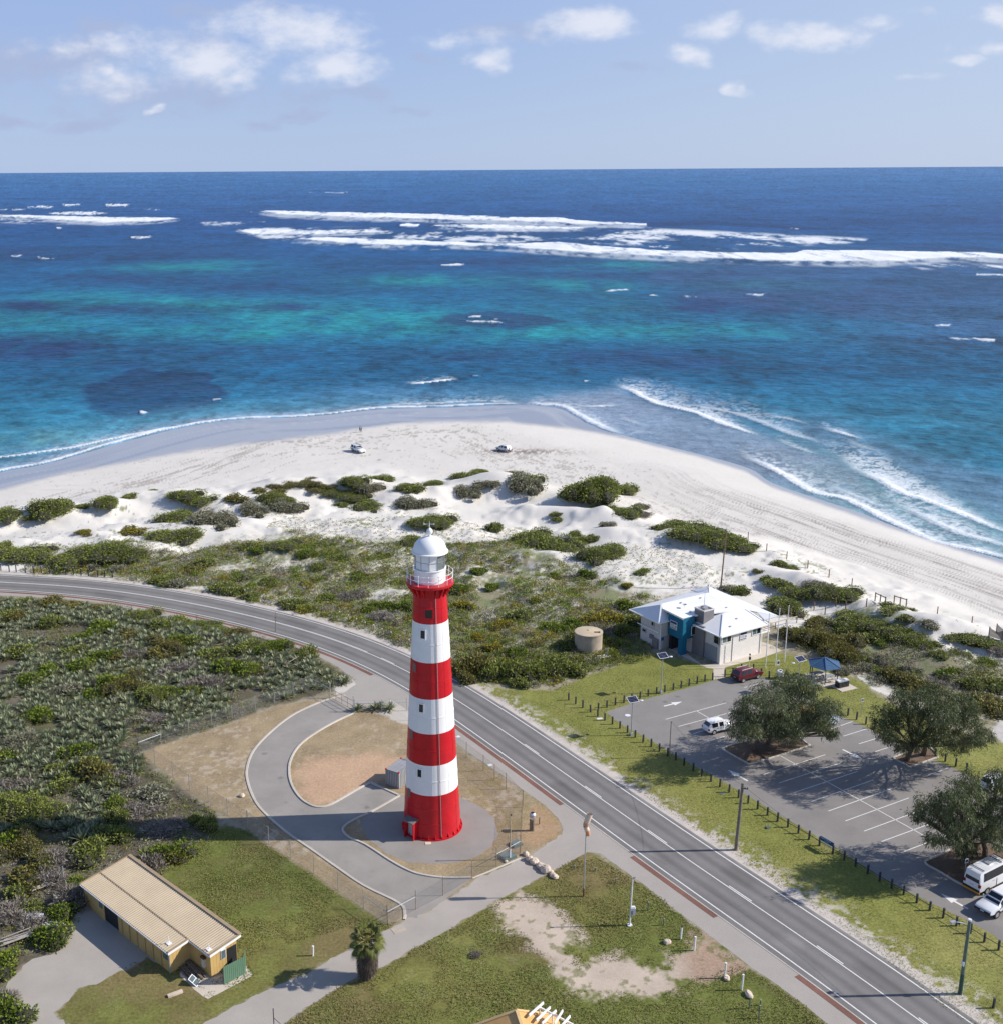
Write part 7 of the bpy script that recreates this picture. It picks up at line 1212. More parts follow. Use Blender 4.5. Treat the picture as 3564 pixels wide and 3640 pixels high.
HEA = [(1640, 2392, 52, 'o', .95), (1700, 2385, 60, 'o', 1.0), (1760, 2400, 60, 'd', 1.0), (1820, 2405, 60, 'd', 1.), (1880, 2400, 60, 'd', .9), (1935, 2392, 60, 'd', .9), (1990, 2380, 58, 'd', .9), (2035, 2392, 44, 'd', .9), (1850, 2435, 36, 'd', .9), (1665, 2425, 40, 'o', .9), (1843, 2195, 44, 'd', .8), (1822, 2325, 40, 'b', .8), (1750, 2312, 40, 'y', .8), (1696, 2274, 30, 'y', .8), (1788, 2228, 38, 'y', .7), (1700, 2040, 32, 'b', .9), (1755, 2094, 32, 'b', .9), (1624, 2098, 40, 'b', .7), (1645, 2156, 40, 'y', .7), (1347, 2160, 30, 'b', .9), (1384, 2160, 30, 'b', .9), (1437, 2162, 36, 'b', .9), (1310, 2172, 26, 'b', .8), (1276, 2054, 38, 'b', .5), (1347, 2200, 34, 'k', .7), (1250, 2120, 34, 'k', .6),
       (1364, 1980, 34, 'd', .5), (1973, 2054, 28, 'b', .8), (1897, 2142, 26, 'b', .8), (1948, 2236, 38, 'b', .8), (1994, 2240, 34, 'b', .8), (2084, 2050, 32, 'b', 1.), (2226, 2086, 22, 'y', .8), (2284, 2036, 30, 'b', .5), (2226, 2165, 44, 'b', .9), (2137, 2206, 50, 'y', .7), (2195, 2212, 44, 'y', .8), (2045, 2225, 40, 'b', .7), (2131, 2240, 32, 'k', .7), (2170, 2248, 36, 'k', .7), (2010, 2305, 40, 'd', .8), (2090, 2260, 40, 'b', .7), (2060, 2270, 36, 'd', .8), (2215, 2250, 40, 'd', .9), (2240, 2215, 40, 'd', .9), (2185, 2290, 36, 'd', .7), (1900, 2290, 36, 'o', .6), (2170, 2340, 50, 'd', .18), (2220, 2348, 46, 'd', .15), (2110, 2352, 50, 'd', .18), (2060, 2365, 46, 'd', .25), (2010, 2345, 40, 'd', .5),
       (420, 2030, 34, 'g', .7), (560, 2030, 30, 'y', .5), (600, 2070, 50, 'd', .6), (560, 2068, 40, 'd', .6), (640, 2078, 40, 'g', .6), (780, 2098, 44, 'd', .7), (840, 2110, 40, 'd', .7), (900, 2125, 34, 'd', .6), (1040, 2150, 44, 'd', .6), (1090, 2168, 38, 'd', .6), (960, 2075, 32, 'd', .7), (1170, 2130, 36, 'b', .6), (860, 2060, 34, 'd', .5), (1130, 2020, 34, 'd', .7), (920, 1962, 30, 'b', .7), (1080, 1975, 36, 'b', .6), (1200, 1990, 40, 'd', .6), (1010, 1935, 60, 'd', .3), (1100, 1945, 60, 'b', .25), (1170, 1965, 46, 'b', .25), (880, 1948, 40, 'd', .4), (740, 2000, 40, 'd', .5), (690, 2030, 40, 'o', .5),
       (2880, 2285, 64, 'o', .95), (2930, 2300, 74, 'o', 1.), (2985, 2325, 66, 'o', .95), (3020, 2350, 46, 'o', .8), (2840, 2262, 50, 'd', .7), (2905, 2215, 44, 'o', .7), (3015, 2245, 46, 'd', .7), (3190, 2258, 66, 'd', .5), (3250, 2278, 60, 'd', .5), (3110, 2270, 54, 'd', .5), (3290, 2300, 44, 'd', .6), (3136, 2296, 26, 'b', .7), (3372, 2402, 42, 'b', .75), (3170, 2418, 52, 'o', .7), (3225, 2432, 56, 'o', .7), (3280, 2450, 56, 'o', .7), (3500, 2515, 60, 'o', .6), (3560, 2530, 60, 'o', .6), (3131, 2355, 34, 'g', .7), (3077, 2378, 28, 'g', .9), (3235, 2386, 28, 'g', .8), (3512, 2360, 34, 'b', .6), (3045, 2318, 22, 'g', .8), (3544, 2320, 44, 'k', .5), (3420, 2330, 32, 'd', .5), (3340, 2330, 34, 'd', .5), (3110, 2390, 34, 'b', .6), (3450, 2440, 44, 'd', .7), (3540, 2440, 50, 'd', .7), (3330, 2440, 40, 'k', .6), (2990, 2392, 26, 'g', .8)]
for a in HEA:
    wh = 'on the verge side behind the lawn bollards' if (a[0] < 2060 and a[1] > 2370) else ('in the heath across the road' if a[0] < 1500 else ('in the heath between lighthouse and clubhouse' if a[0] < 2500 else 'in the heath right of the clubhouse'))
    shrub(*a[:5], ay=random.uniform(.8, 1.1), where=wh)
SCR = [(30, 2190, 36, 'd', .7), (57, 2206, 34, 'o', .8), (170, 2225, 40, 'd', .9), (372, 2238, 46, 'b', .8), (510, 2192, 50, 'd', .6), (580, 2230, 38, 'd', .8), (277, 2385, 46, 'b', .8), (372, 2342, 42, 'b', .8), (420, 2350, 40, 'o', .7), (435, 2452, 60, 'o', .9), (400, 2440, 50, 'b', .9), (548, 2490, 60, 'd', .9), (590, 2470, 40, 'b', .8), (605, 2310, 58, 'o', .8), (655, 2292, 42, 'b', .9), (560, 2335, 44, 'o', .8), (876, 2312, 44, 'd', .8), (970, 2310, 52, 'b', .8), (1000, 2300, 40, 'b', .8), (813, 2380, 52, 'k', .8), (725, 2450, 50, 'k', .7), (690, 2460, 40, 'k', .6), (889, 2392, 40, 'b', .8), (920, 2380, 30, 'o', .7), (1090, 2330, 36, 'd', .9), (1075, 2335, 30, 'b', .7), (145, 2550, 46, 'b', .9), (265, 2324, 38, 'd', .8), (693, 2222, 50, 'b', .3), (760, 2238, 50, 'b', .3), (820, 2256, 46, 'o', .35), (640, 2212, 46, 'd', .35), (460, 2266, 34, 'o', .7), (252, 2462, 42, 'g', .8), (480, 2560, 30, 'g', .6), (80, 2145, 36, 'd', .6), (180, 2150, 44, 'o', .5), (260, 2160, 40, 'o', .4), (350, 2170, 40, 'o', .4),
       (126, 2552, 44, 'b', .8), (277, 2684, 46, 'b', .9), (353, 2762, 60, 'o', .9), (310, 2745, 46, 'd', .9), (400, 2790, 40, 'd', .8), (57, 2652, 62, 'g', .8), (20, 2700, 46, 'b', .7), (410, 2868, 40, 'b', .7), (50, 2900, 90, 'd', .8), (157, 2912, 70, 'd', .8), (110, 2870, 54, 'd', .8), (428, 2912, 42, 'd', .9), (693, 2924, 24, 'd', 1.2), (734, 2940, 32, 'd', 1.1), (403, 2980, 54, 'd', .8), (599, 3046, 58, 'b', .9), (640, 3050, 40, 'o', .8), (555, 3082, 46, 'k', .9), (321, 3046, 64, 'd', .9), (101, 3027, 76, 'o', .8), (20, 3010, 60, 'b', .9), (82, 3127, 60, 'o', .8), (63, 3178, 46, 'd', .8), (265, 3146, 34, 'b', .8), (252, 3206, 56, 'k', 1.0), (208, 3262, 46, 'b', .9), (176, 3352, 60, 'b', .9), (19, 3442, 56, 'b', .9), (40, 3606, 66, 'b', .8), (5, 3560, 50, 'k', .7), (441, 2772, 44, 'k', .7), (510, 2880, 50, 'k', .5), (560, 2950, 56, 'k', .4), (620, 2935, 44, 'k', .4), (520, 2830, 60, 'g', .5), (230, 3060, 50, 'k', .8), (200, 3130, 46, 'k', .8), (150, 3090, 46, 'd', .8), (30, 3250, 60, 'k', .7), (100, 3290, 46, 'k', .6), (120, 3230, 40, 'd', .6), (200, 2740, 40, 'd', .7), (230, 2800, 46, 'd', .8), (40, 2800, 50, 'k', .7), (470, 2340, 40, 'k', .7), (180, 2390, 44, 'k', .6), (560, 2560, 40, 'k', .5), (330, 2480, 46, 'k', .6), (300, 2270, 40, 'k', .6), (760, 2330, 50, 'd', .6), (100, 2430, 46, 'b', .7), (60, 2330, 46, 'd', .7), (640, 2390, 44, 'k', .6)]
for a in SCR: shrub(a[0], a[1], a[2] * 1.12, 'b' if (a[3] == 'k' and a[1] < 2720 and a[0] % 3 == 0) else a[3], a[4], ay=random.uniform(.85, 1.1), where='in the agave thicket beyond the fence' if a[1] < 2720 else ('in the scrub by the shed' if a[1] > 2990 else 'in the tangled scrub left of the lighthouse shadow'))
# agaves
M_AGA = leafmat('agave_leaf', [(0.07, 0.1, 0.052), (0.16, 0.195, 0.112), (0.27, 0.295, 0.175), (0.42, 0.41, 0.24)], .45); M_AGD = leafmat('dry_agave_leaf', [(.10, .085, .06), (.22, .17, .12), (.30, .2, .14)])
def agave_arr(seed):
    rg = np.random.default_rng(seed); n = 34; az = np.arange(n) * 2.39996 + rg.uniform(-.25, .25, n); el = np.linspace(.12, 1.35, n) + rg.uniform(-.12, .12, n); L = np.linspace(1.0, .8, n) * rg.uniform(.85, 1.12, n); V = []; Q = []; I = []
    for i in range(n):
        h = np.array([cos(az[i]), sin(az[i]), 0]); s = np.array([-h[1], h[0], 0]); p = np.array([0, 0, .10]) + h * .08; k = len(V); e = el[i]
        for j, (f, w) in enumerate(((0, .07), (.4, .085), (.75, .06), (1, .004))):
            q = p + (h * cos(e) + np.array([0, 0, sin(e)])) * L[i] * f + np.array([0, 0, -.12 * (f ** 2) * cos(e)]); nrm = np.array([0, 0, .025 * (1 - f)]); V += [q - s * w + nrm, q + s * w + nrm]
        Q += [(k + 2 * j, k + 2 * j + 1, k + 2 * j + 3, k + 2 * j + 2) for j in range(3)]; I += [1 if (i < 6 and rg.random() < .5) else 0] * 3
    return np.array(V), np.array(Q), np.array(I)
AG = [agave_arr(s) for s in range(6)]; AGM = [mesh_np('agave', v, q, [M_AGA, M_AGD], i, True) for v, q, i in AG]
SP = np.array(pw([(-260, 2120), (0, 2132), (240, 2142), (430, 2166), (560, 2196), (740, 2220), (860, 2264), (1020, 2304), (1120, 2344), (1215, 2405), (1240, 2425), (1215, 2442), (1150, 2455), (970, 2500), (812, 2555), (590, 2632), (500, 2668), (520, 2720), (500, 2760), (380, 2920), (340, 3000), (160, 2960), (-60, 3080), (-300, 3000)]))
lo, hi = SP.min(0), SP.max(0); gx, gy = np.meshgrid(np.arange(lo[0], hi[0], 1.12), np.arange(lo[1], hi[1], 1.12)); pts = np.stack([gx.ravel(), gy.ravel()], 1) + RNG.uniform(-.5, .5, (gx.size, 2))
ins = sdist(pts[:, 0], pts[:, 1], SP) > .25; nn_ = fbm(pts[:, 0] * .16, pts[:, 1] * .16, 3, 81); ok = ins & (nn_ > .36)
PB = np.array(PLACED); dd = np.min(np.hypot(pts[:, None, 0] - PB[None, :, 0], pts[:, None, 1] - PB[None, :, 1]) - PB[None, :, 2] * .72, axis=1); pts = pts[ok & (dd > 0)]
uu, vv = PRJ(pts[:, 0], pts[:, 1], np.zeros(len(pts))); seen = (uu > -60) & (uu < 3600); pts = pts[seen]; pts = pts[np.argsort(pts[:, 1])]
extra = [G(u, v)[:2] for u, v in ((60, 3020), (110, 3060), (240, 2990), (290, 2990), (330, 2960), (20, 2960), (1273, 2527), (1335, 2524), (1352, 2518), (1385, 2525), (1222, 2432))]
pts = np.concatenate([extra, pts]); print('agaves', len(pts)); VV, QQ, II = [], [], []; nv = 0
for i, p in enumerate(pts):
    s = RNG.uniform(.75, 1.25) * (1.3 if i < 11 else 1.); a = RNG.uniform(0, 6.28); j = int(RNG.integers(0, 6))
    if i < 290:
        o = link('agave', AGM[j], None, (p[0], p[1], 0)); o.rotation_euler = (RNG.uniform(-.12, .12), RNG.uniform(-.12, .12), a); o.scale = (s, s, s * 1.05)
        tag(o, 'blue grey agave rosette beside the driveway gate' if 6 <= i <= 9 else 'blue grey agave rosette in the thicket left of the lighthouse fence', 'agave', 'agaves by the gate' if 6 <= i <= 9 else 'agaves in the thicket')
    else:
        v, q, k = AG[j]; c, sn = cos(a), sin(a); w = v @ np.array([[c, sn, 0], [-sn, c, 0], [0, 0, 1]]) * s + [p[0], p[1], 0]; VV.append(w); QQ.append(q + nv); II.append(k); nv += len(v)
if VV: tag(link('agave_thicket', mesh_np('agave_thicket', np.concatenate(VV), np.concatenate(QQ), [M_AGA, M_AGD], np.concatenate(II), True)), 'dense thicket of grey green agaves running back to the road', 'agaves', None, 'stuff')
# dry flower stalks and fallen stems among the agaves
st0 = [(980, 2245, 3.2), (745, 2270, 2.6), (470, 2330, 3.4), (560, 2450, 2.8), (340, 2480, 3.0), (1020, 2400, 2.6), (190, 2500, 2.8), (700, 2230, 2.2), (560, 2600, 2.6), (160, 2300, 2.6), (1090, 2360, 2.4)]
for i, (u, v, h) in enumerate(st0):
    g = G(u, v); b = MB().tube([(0, 0, 0), (.05, 0, h * .5), (random.uniform(-.3, .3), 0, h)], [.06, .05, .02], 5)
    for j in range(12): a = j * 2.4; z = h * (.55 + .035 * j); b.bar((.1, 0, z), (.1 + .32 * cos(a), .32 * sin(a), z + .12), .03, .03)
    tag(b.build('agave_stalk', M_WOOD, None, tuple(g)), 'dry agave flower stalk standing in the thicket', 'flower stalk', 'dry agave stalks')
for i, (u, v, a, L, lb) in enumerate(((545, 2350, .5, 3.2, 'pale fallen stem lying across the thicket, left of two crossed ones'), (555, 2400, -.9, 3., 'pale fallen stem leaning in the thicket near the grey dead shrub'), (410, 2310, .2, 2.6, 'fallen pale stem in the upper thicket'), (30, 2410, .1, 3, 'fallen pale stem at the left edge of the thicket'), (390, 2490, -1., 2.6, 'grey branching stem fallen below the olive shrub'), (1020, 2370, .9, 2.4, 'fallen tan stem among the agaves nearest the gate'), (930, 2385, .1, 1.6, 'short pale stem beside the bright shrub'))):
    b = MB().bar((0, 0, .5), (L * cos(a), L * sin(a), .75), .09, .09).bar((L * .6 * cos(a), L * .6 * sin(a), .65), (L * .75 * cos(a + .5), L * .75 * sin(a + .5), 1.0), .05, .05); tag(b.build('fallen_stem', mat('pale_dead_wood', (.38, .32, .25), .85, .15, 2), None, tuple(G(u, v))), lb, 'fallen stem')
# timber heaps by the yard
def heap(u, v, n, L, a, lb, sq=.9, tip=.3, m=None):
    t = thing('timber_heap', lb, 'timber heap', tuple(G(u, v)), a); b = MB()
    for i in range(n): y = (i / n - .5) * 2 * sq + random.uniform(-.1, .1); x = random.uniform(-.3, .3); z = .1 + tip * random.random(); b.bar((x - L / 2, y, z), (x + L / 2, y + random.uniform(-.2, .2), z + random.uniform(0, .35)), random.uniform(.08, .2), .05)
    b.build('plank', m or mat('silver_timber', (.40, .36, .31), .85, .25, 2), t); b = MB(); [b.bar((x, -sq, .12), (x, sq, .16), .1, .1) for x in (-L * .3, L * .3)]; b.build('bearer', M_WOOD, t)
heap(128, 3155, 9, 2.3, .75, 'heap of silvered planks among the shrubs above the yard'); heap(60, 3345, 9, 2.6, .42, 'collapsed timber pallet at the left edge of the yard', .7); heap(190, 3300, 7, 1.8, -.3, 'small heap of painted boards beside the yard', .5, .3, M_SIGN)
o = MB().box((0, 0, .35), (1.5, .7, .05), R=Matrix.Rotation(.25, 3, 'X')).build('loose_board', M_SIGN, None, tuple(G(125, 3270))); tag(o, 'single white board lying on the scrub', 'board')
o = MB().tube([(0, 0, 0), (0, 0, 1.9)], .06, 7).build('stake', M_GAL, None, tuple(G(228, 3140))); tag(o, 'grey stake standing in the scrub by the shed corner', 'post')
# ------------------------------------------------------------------ undergrowth too fine to count
def undergrowth(name, poly, step, leaf, per, kinds, size, label, dens=.42, zfun=None, keep=None):
    P = np.array(pw(poly)); lo, hi = P.min(0), P.max(0); gx, gy = np.meshgrid(np.arange(lo[0], hi[0], step), np.arange(lo[1], hi[1], step)); q = np.stack([gx.ravel(), gy.ravel()], 1) + RNG.uniform(-.5, .5, (gx.size, 2)) * step
    q = q[(sdist(q[:, 0], q[:, 1], P) + 5 * (fbm(q[:, 0] * .1, q[:, 1] * .1, 3, 91) - .5) > 0) & (fbm(q[:, 0] * .13, q[:, 1] * .13, 4, 92) > dens)]
    rd_ = sdist(q[:, 0], q[:, 1], mid, False); q = q[(rd_ > 5.4)]
    z = terrain(q[:, 0], q[:, 1]); n = len(q); sz = RNG.uniform(*size, n) * (.6 + fbm(q[:, 0] * .2, q[:, 1] * .2, 2, 93)); dd = unit(RNG.normal(size=(n, per, 3)) + [0, 0, .35]); dd[..., 2] = np.abs(dd[..., 2])
    c = np.concatenate([q, z[:, None]], 1)[:, None] + dd * sz[:, None, None] * RNG.uniform(.45, 1, (n, per, 1)) * [1, 1, .7]; d = unit(dd + RNG.normal(size=dd.shape) * .6)
    kn = fbm(q[:, 0] * .35, q[:, 1] * .35, 2, 94) + RNG.uniform(-.22, .22, n); ki = np.clip((kn - .22) / .56 * len(kinds), 0, len(kinds) - 1).astype(int)
    V, Q = leafquads(c.reshape(-1, 3), d.reshape(-1, 3), RNG.uniform(.6, 1.4, n * per) * leaf, leaf * .5)
    tag(link(name, mesh_np(name, V, Q, [LM[k] for k in kinds], np.repeat(ki, per))), label, 'undergrowth', None, 'stuff'); print(name, n * per)
undergrowth('heath_undergrowth', HEATH, .85, .24, 30, 'gdobgoykb', (.35, .85), 'low mixed heath growing between the dunes and the road', .34)
undergrowth('heath_undergrowth', HEATHR, .85, .24, 30, 'kgdobgok', (.35, .85), 'low mixed heath on the sand right of the clubhouse', .36)
undergrowth('heath_clumps', HEATH, 2.6, .26, 150, 'dkbgydob', (.7, 1.25), 'rounded low shrubs massed through the heath', .40)
undergrowth('heath_clumps', HEATHR, 2.8, .26, 150, 'dkgobgd', (.7, 1.2), 'rounded low shrubs massed on the sand behind the picnic lawn', .44)
undergrowth('dune_tufts', [(-100, 1990), (200, 1960), (420, 1930), (600, 1880), (820, 1800), (1000, 1820), (1200, 1830), (1400, 1840), (1600, 1850), (1800, 1860), (2000, 1900), (2300, 1950), (2500, 1990), (2740, 2070), (2560, 2110), (2300, 2090), (2100, 2040), (1850, 1930), (1500, 1940), (1200, 1930), (900, 1930), (700, 1970), (500, 1990), (200, 2040), (-100, 2040)], 1.1, .2, 14, 'ogdokd', (.18, .5), 'sparse tufts and creepers spotting the dune sand', .46)
undergrowth('scrub_undergrowth', SCRUB, .8, .2, 22, 'dodbkg', (.25, .6), 'twigs and low growth under the agave thicket', .36)
undergrowth('verge_undergrowth', [(2000, 2290), (2260, 2215), (2300, 2270), (2320, 2345), (2230, 2350), (2160, 2380), (2060, 2420), (2000, 2440), (1850, 2450), (1650, 2420), (1640, 2390)], .6, .2, 26, 'dbdo', (.3, .6), 'green ground cover around the water tank', .30)
def turf(name, poly, step, ln, cols, label, inset=.1, out=()):
    P = np.array(pw(poly)); lo, hi = P.min(0), P.max(0); gx, gy = np.meshgrid(np.arange(lo[0], hi[0], step), np.arange(lo[1], hi[1], step)); q = np.stack([gx.ravel(), gy.ravel()], 1) + RNG.uniform(-.5, .5, (gx.size, 2)) * step
    u, v = PRJ(q[:, 0], q[:, 1], np.zeros(len(q))); q = q[(u > -80) & (u < 3640) & (v < 3700)]; n0 = fbm(q[:, 0] * .4, q[:, 1] * .4, 4, 97); k = (sdist(q[:, 0], q[:, 1], P) + 1.0 * (n0 - .5) > inset) & (sdist(q[:, 0], q[:, 1], np.array(pw(PALE))) + 4.5 * (n0 - .5) < .15) & (n0 > .34) & (sdist(q[:, 0], q[:, 1], np.array(pw(YARD))) < 0) & (sdist(q[:, 0], q[:, 1], np.array(pw(PATH))) < -.05); q = q[k]; n0 = n0[k]
    for e in out: k = sdist(q[:, 0], q[:, 1], np.array(e)) < -.08; q = q[k]; n0 = n0[k]
    per = 3; c = np.repeat(np.concatenate([q, np.zeros((len(q), 1))], 1), per, 0) + RNG.normal(size=(len(q) * per, 3)) * [.07, .07, 0]; d = unit(RNG.normal(size=c.shape) * [1, 1, .3] + [0, 0, .75]); s = np.repeat(.5 + n0, per)
    V, Q = leafquads(c, d, RNG.uniform(.6, 1.4, len(c)) * ln * s, ln * .42 * s); tag(link(name, mesh_np(name, V, Q, leafmat(name, cols, .7))), label, 'grass', None, 'stuff'); print(name, len(Q))
TG = [(.105, .135, .03), (.18, .195, .052), (.25, .24, .082), (.33, .26, .125)]
turf('lawn_grass', LAWNL, .2, .15, TG, 'rough green and brown lawn grass around the shed')
turf('lawn_grass', LAWNC, .2, .15, TG, 'rough green and brown grass around the windsock')
BLD = [(A0[0] + x * .857 - y * .516, A0[1] + x * .516 + y * .857) for x, y in ((-5, -3), (13, -3), (13, 16), (-5, 16))]
turf('lawn_grass', LAWNR, .27, .11, [(.165, .185, .042), (.225, .235, .06), (.27, .265, .085), (.31, .285, .11)], 'mown yellow green grass along the verge and before the clubhouse', .2, (pw(CARPARK), BLD))
turf('dry_grass', BROWN, .26, .12, [(.2, .13, .06), (.36, .26, .13), (.48, .38, .22)], 'dry brown grass inside the lighthouse fence') if 0 else None
# ------------------------------------------------------------------ trees
M_TLEAF = leafmat('tree_leaf', [(0.0384, 0.0519, 0.0213), (0.0933, 0.1131, 0.0479), (0.1646, 0.1903, 0.0851), (0.2854, 0.3115, 0.1809)], .5); M_BARK = mat('tree_bark', (.13, .105, .08), .9, .25, 3, bump=.3)
def tree(label, trunks, blobs, Yb, depth, hw, uc, seed):
    rg = np.random.default_rng(seed); base = G(*trunks[0]); t = thing('tree', label, 'tree', tuple(base), 0, 'drooping leaved trees in the car park'); o = Vector(base); cs = []
    for (u, v, r) in blobs:
        for k in range(2):
            sp = depth * sqrt(max(.05, 1 - min(1, abs(u - uc) / hw) ** 2)); Y = Yb + rg.uniform(-1, 1) * sp * (.55 if k == 0 else 1.) - .3; p = at(u + rg.uniform(-12, 12), v + rg.uniform(-10, 10), Y); w = (p - [0, 0, HC]) @ FW
            R = r * w / F * (1 if k == 0 else .9); p[2] = min(max(p[2], 1.3 + R * .35), 10.2); cs.append((p, R))
    V, Q, nv = [], [], 0
    for p, R in cs:
        nc = int(24 * R * R) + 10; d = unit(rg.normal(size=(nc, 3)) + [0, 0, .3]); d = d[np.sin(d[:, 0] * 5 + R * 9) * np.sin(d[:, 1] * 5 + p[0]) * np.sin(d[:, 2] * 5 + p[1]) > -.22]; nc = len(d); c = p + d * R * rg.uniform(.55, 1.22, (nc, 1)) * [1, 1, .82]; per = 26
        cc = np.repeat(c, per, 0) + rg.normal(size=(nc * per, 3)) * [.2, .2, .2]; hang = unit(np.repeat(d, per, 0) * .35 + rg.normal(size=(nc * per, 3)) * .38 + [0, 0, -.75]); n = nc * per
        q = leafquads(cc, hang, rg.uniform(.22, .5, n), rg.uniform(.05, .085, n)); V.append(q[0]); Q.append(q[1] + nv); nv += len(q[0])
    V = np.concatenate(V); V[:, 2] = np.maximum(V[:, 2], .25); link('crown', mesh_np('crown', V - base, np.concatenate(Q), M_TLEAF), t)
    ctr = np.mean([c for c, _ in cs], 0); b = MB(); tops = []
    for (u, v) in trunks:
        g = G(u, v); k = g + (ctr - g) * [.25, .25, .34]; m_ = g + (ctr - g) * [.08, .12, .18]; b.tube([Vector(g) - o, Vector(m_) - o, Vector(k) - o], [.34, .26, .2], 9); tops.append(k)
    b.build('trunk', M_BARK, t, smooth=True); b = MB()
    for i, (c, R) in enumerate(cs):
        k = tops[int(np.argmin([np.linalg.norm(c - q) for q in tops]))]; m_ = k + (c - k) * .5 + np.array([0, 0, -.25]); b.tube([Vector(k) - o, Vector(m_) - o, Vector(c) - o], [.15, .09, .03], 5)
        for j in range(4): e = c + rg.normal(size=3) * R * .55; b.tube([Vector(m_) - o, Vector(e) - o], [.05, .015], 4)
    b.build('limb', M_BARK, t); print(label, nv // 4)
tree('drooping grey green tree on the island by the white hatchback', [(2675, 2664), (2727, 2646)], [(2800, 2440, 55), (2740, 2470, 55), (2860, 2450, 50), (2680, 2510, 56), (2790, 2520, 62), (2880, 2520, 55), (2950, 2520, 42), (2640, 2550, 46), (2720, 2570, 52), (2810, 2570, 52), (2890, 2565, 46), (2940, 2580, 34), (2625, 2595, 32), (2942, 2612, 20), (2840, 2605, 30), (2680, 2600, 34), (2760, 2610, 30)], 127.4, 5.8, 200, 2790, 1)
tree('broad drooping tree on the island at the far lawn edge', [(3222, 2700), (3281, 2682)], [(3370, 2460, 46), (3300, 2470, 50), (3210, 2490, 46), (3150, 2545, 42), (3230, 2560, 56), (3320, 2545, 60), (3415, 2510, 50), (3440, 2585, 56), (3350, 2620, 52), (3260, 2630, 46), (3170, 2612, 36), (3495, 2612, 34), (3410, 2645, 34), (3200, 2655, 22), (3130, 2590, 26), (3470, 2640, 26)], 123.0, 6.4, 220, 3320, 2)
tree('dark drooping tree beside the white van', [(3425, 3062), (3500, 3050)], [(3460, 2770, 44), (3410, 2800, 46), (3360, 2850, 46), (3300, 2870, 40), (3270, 2895, 30), (3480, 2840, 56), (3420, 2900, 56), (3340, 2925, 46), (3400, 2975, 46), (3480, 2940, 56), (3550, 2880, 56), (3552, 2765, 42), (3540, 2985, 46), (3620, 2830, 70), (3640, 2930, 70), (3440, 3020, 34), (3330, 2985, 28), (3700, 2900, 70)], 103.6, 4.6, 300, 3470, 3)
# fan palm with a skirt of dead fronds
pg = G(1308, 3478); pt = thing('fan_palm', 'fan palm with a thick skirt of dead fronds beside the path', 'palm tree', tuple(pg)); ph = 3.9
MB().tube([(0, 0, 0), (.05, 0, 2), (.02, 0, ph)], [.42, .34, .26], 10).build('trunk', M_BARK, pt)
def fan(c, d, up, r, n, V, Q, droop):
    c = np.array(c); d = unit(np.array(d)); s = unit(np.cross(d, up)); nrm = np.cross(s, d)
    for i in range(n):
        a = (i / (n - 1) - .5) * 3.6; e = d * cos(a) + s * sin(a); L = r * (1 - .25 * abs(a) / 1.8); w = unit(-d * sin(a) + s * cos(a)) * r * .055; k = len(V); m_ = c + e * L * .6 - nrm * 0 + np.array([0, 0, -droop * .15]) * L; tp = c + e * L + np.array([0, 0, -droop]) * L * .6
        V += [c, m_ + w, tp, m_ - w]; Q.append((k, k + 1, k + 2, k + 3))
V, Q, S_, SQ = [], [], [], []; pet = MB(); rg = np.random.default_rng(5)
for i in range(34):
    a = i * 2.39996; el = 1.35 - i * .052; h = np.array([cos(a), sin(a), 0]); L = rg.uniform(.75, 1.2); d = h * cos(el) + np.array([0, 0, sin(el)]); p = np.array([.02, 0, ph]) + h * .15; q = p + d * L + np.array([0, 0, -.18 * (1 - el)]); pet.tube([tuple(p), tuple(p + d * L * .5), tuple(q)], [.03, .025, .02], 4); fan(q, d + [0, 0, -.25], (0, 0, 1.), rg.uniform(.62, .85), 20, V, Q, .35 + .35 * (1.3 - el))
for i in range(120):
    a = rg.uniform(0, 6.28); z = rg.uniform(.9, ph - .1); h = np.array([cos(a), sin(a), 0]); p = np.array([0, 0, z]) + h * (.35 + .25 * rg.random() + .10 * z); fan(p, h * .32 + [0, 0, -1.], h, rg.uniform(.6, .95), 12, S_, SQ, .25)
link('frond', mesh_np('frond', V, Q, leafmat('palm_frond', [(.06, .075, .02), (.13, .15, .035), (.26, .24, .07)], .45)), pt); pet.build('stem', mat('palm_stem', (.30, .25, .08), .6, .15, 3), pt); link('dead_frond_skirt', mesh_np('dead_frond_skirt', S_, SQ, leafmat('dead_frond', [(.05, .04, .032), (.12, .095, .075), (.24, .19, .15)])), pt)
o = shrub(1690, 3402, 17, 'k', .8, label='small dead bush on the open lawn', group='lone bush')
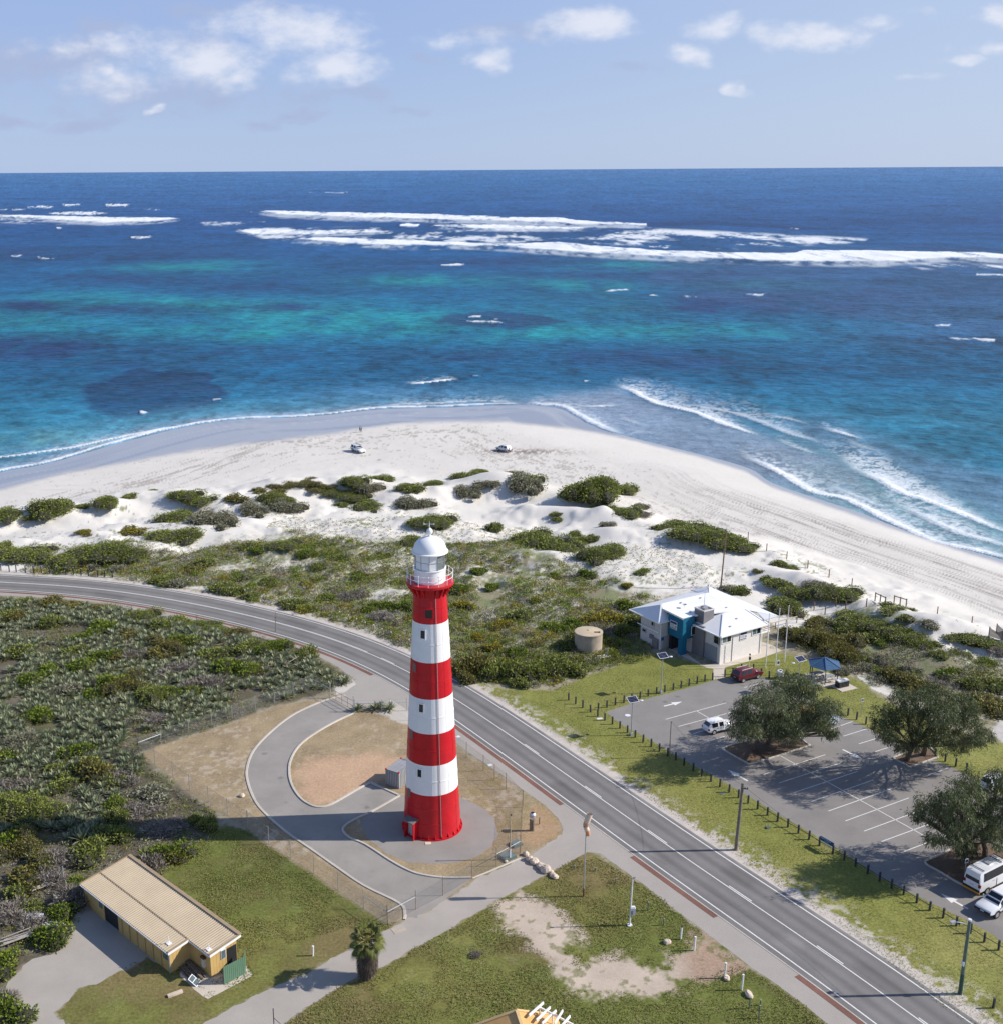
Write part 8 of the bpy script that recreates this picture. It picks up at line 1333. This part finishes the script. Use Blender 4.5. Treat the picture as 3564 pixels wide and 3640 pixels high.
# hipped orange roof and white pergola at the bottom edge
ap = at(1853, 3594, 74.4); rt_ = thing('cottage', 'cottage at the bottom edge with an orange tiled hip roof and white pergola', 'house', (ap[0], ap[1] - 2.2, 0), .16); zt = ap[2]
M_OR = mat('orange_tile', (.62, .36, .13), .7, .12, 2, bump=.1); roof('roof', [(0, 2.2, zt), (-3.8, 3.4, zt - 1.5) if 0 else (-3.4, 2.9, zt - 1.55), (3.3, 3.1, zt - 1.55), (3.5, -6, zt - 1.55), (-3.6, -6, zt - 1.55), (0, -5, zt)], [(0, 1, 4, 5), (0, 5, 3, 2), (0, 2, 1)], M_OR, rt_, .12)
b = MB().bar((0, 2.25, zt + .03), (-3.4, 2.9, zt - 1.52), .24, .1).bar((0, 2.25, zt + .03), (3.3, 3.1, zt - 1.52), .24, .1).bar((0, 2.2, zt + .03), (0, -5, zt + .03), .24, .1); b.build('ridge_tile', mat('pale_orange_tile', (.66, .45, .22), .7, .1, 2), rt_); MB().box((0, -1.6, (zt - 1.6) / 2), (6.2, 8.2, zt - 1.62)).build('wall', M_CLAD, rt_)
pe = thing('pergola', 'white timber pergola beams beside the orange roof', 'pergola', (0, 0, 0)); b = MB(); q_ = []
for u0, v0, u1, v1 in ((1879, 3611, 1930, 3579), (1905, 3628, 1954, 3595), (1925, 3640, 1975, 3608), (1970, 3640, 1998, 3623), (1985, 3660, 2024, 3638)): A, B = Vector(at(u0, v0, 73.9 - (u0 - 1879) * .012)), Vector(at(u1, v1, 75.3 - (u0 - 1879) * .012)); B.z = A.z; b.bar(A, B, .09, .2); q_.append((A, B))
b.build('beam', M_WHITE, pe); b = MB(); b.bar(q_[0][0].lerp(q_[0][1], .75) + Vector((-.2, .15, -.16)), q_[4][0].lerp(q_[4][1], .75) + Vector((.4, -.4, -.16)), .09, .16); [b.tube([(p.x, p.y, 0), (p.x, p.y, p.z - .1)], .05, 6) for p in (q_[0][0].lerp(q_[0][1], .75), q_[2][0].lerp(q_[2][1], .75), q_[4][0].lerp(q_[4][1], .75))]; b.build('post', M_WHITE, pe)
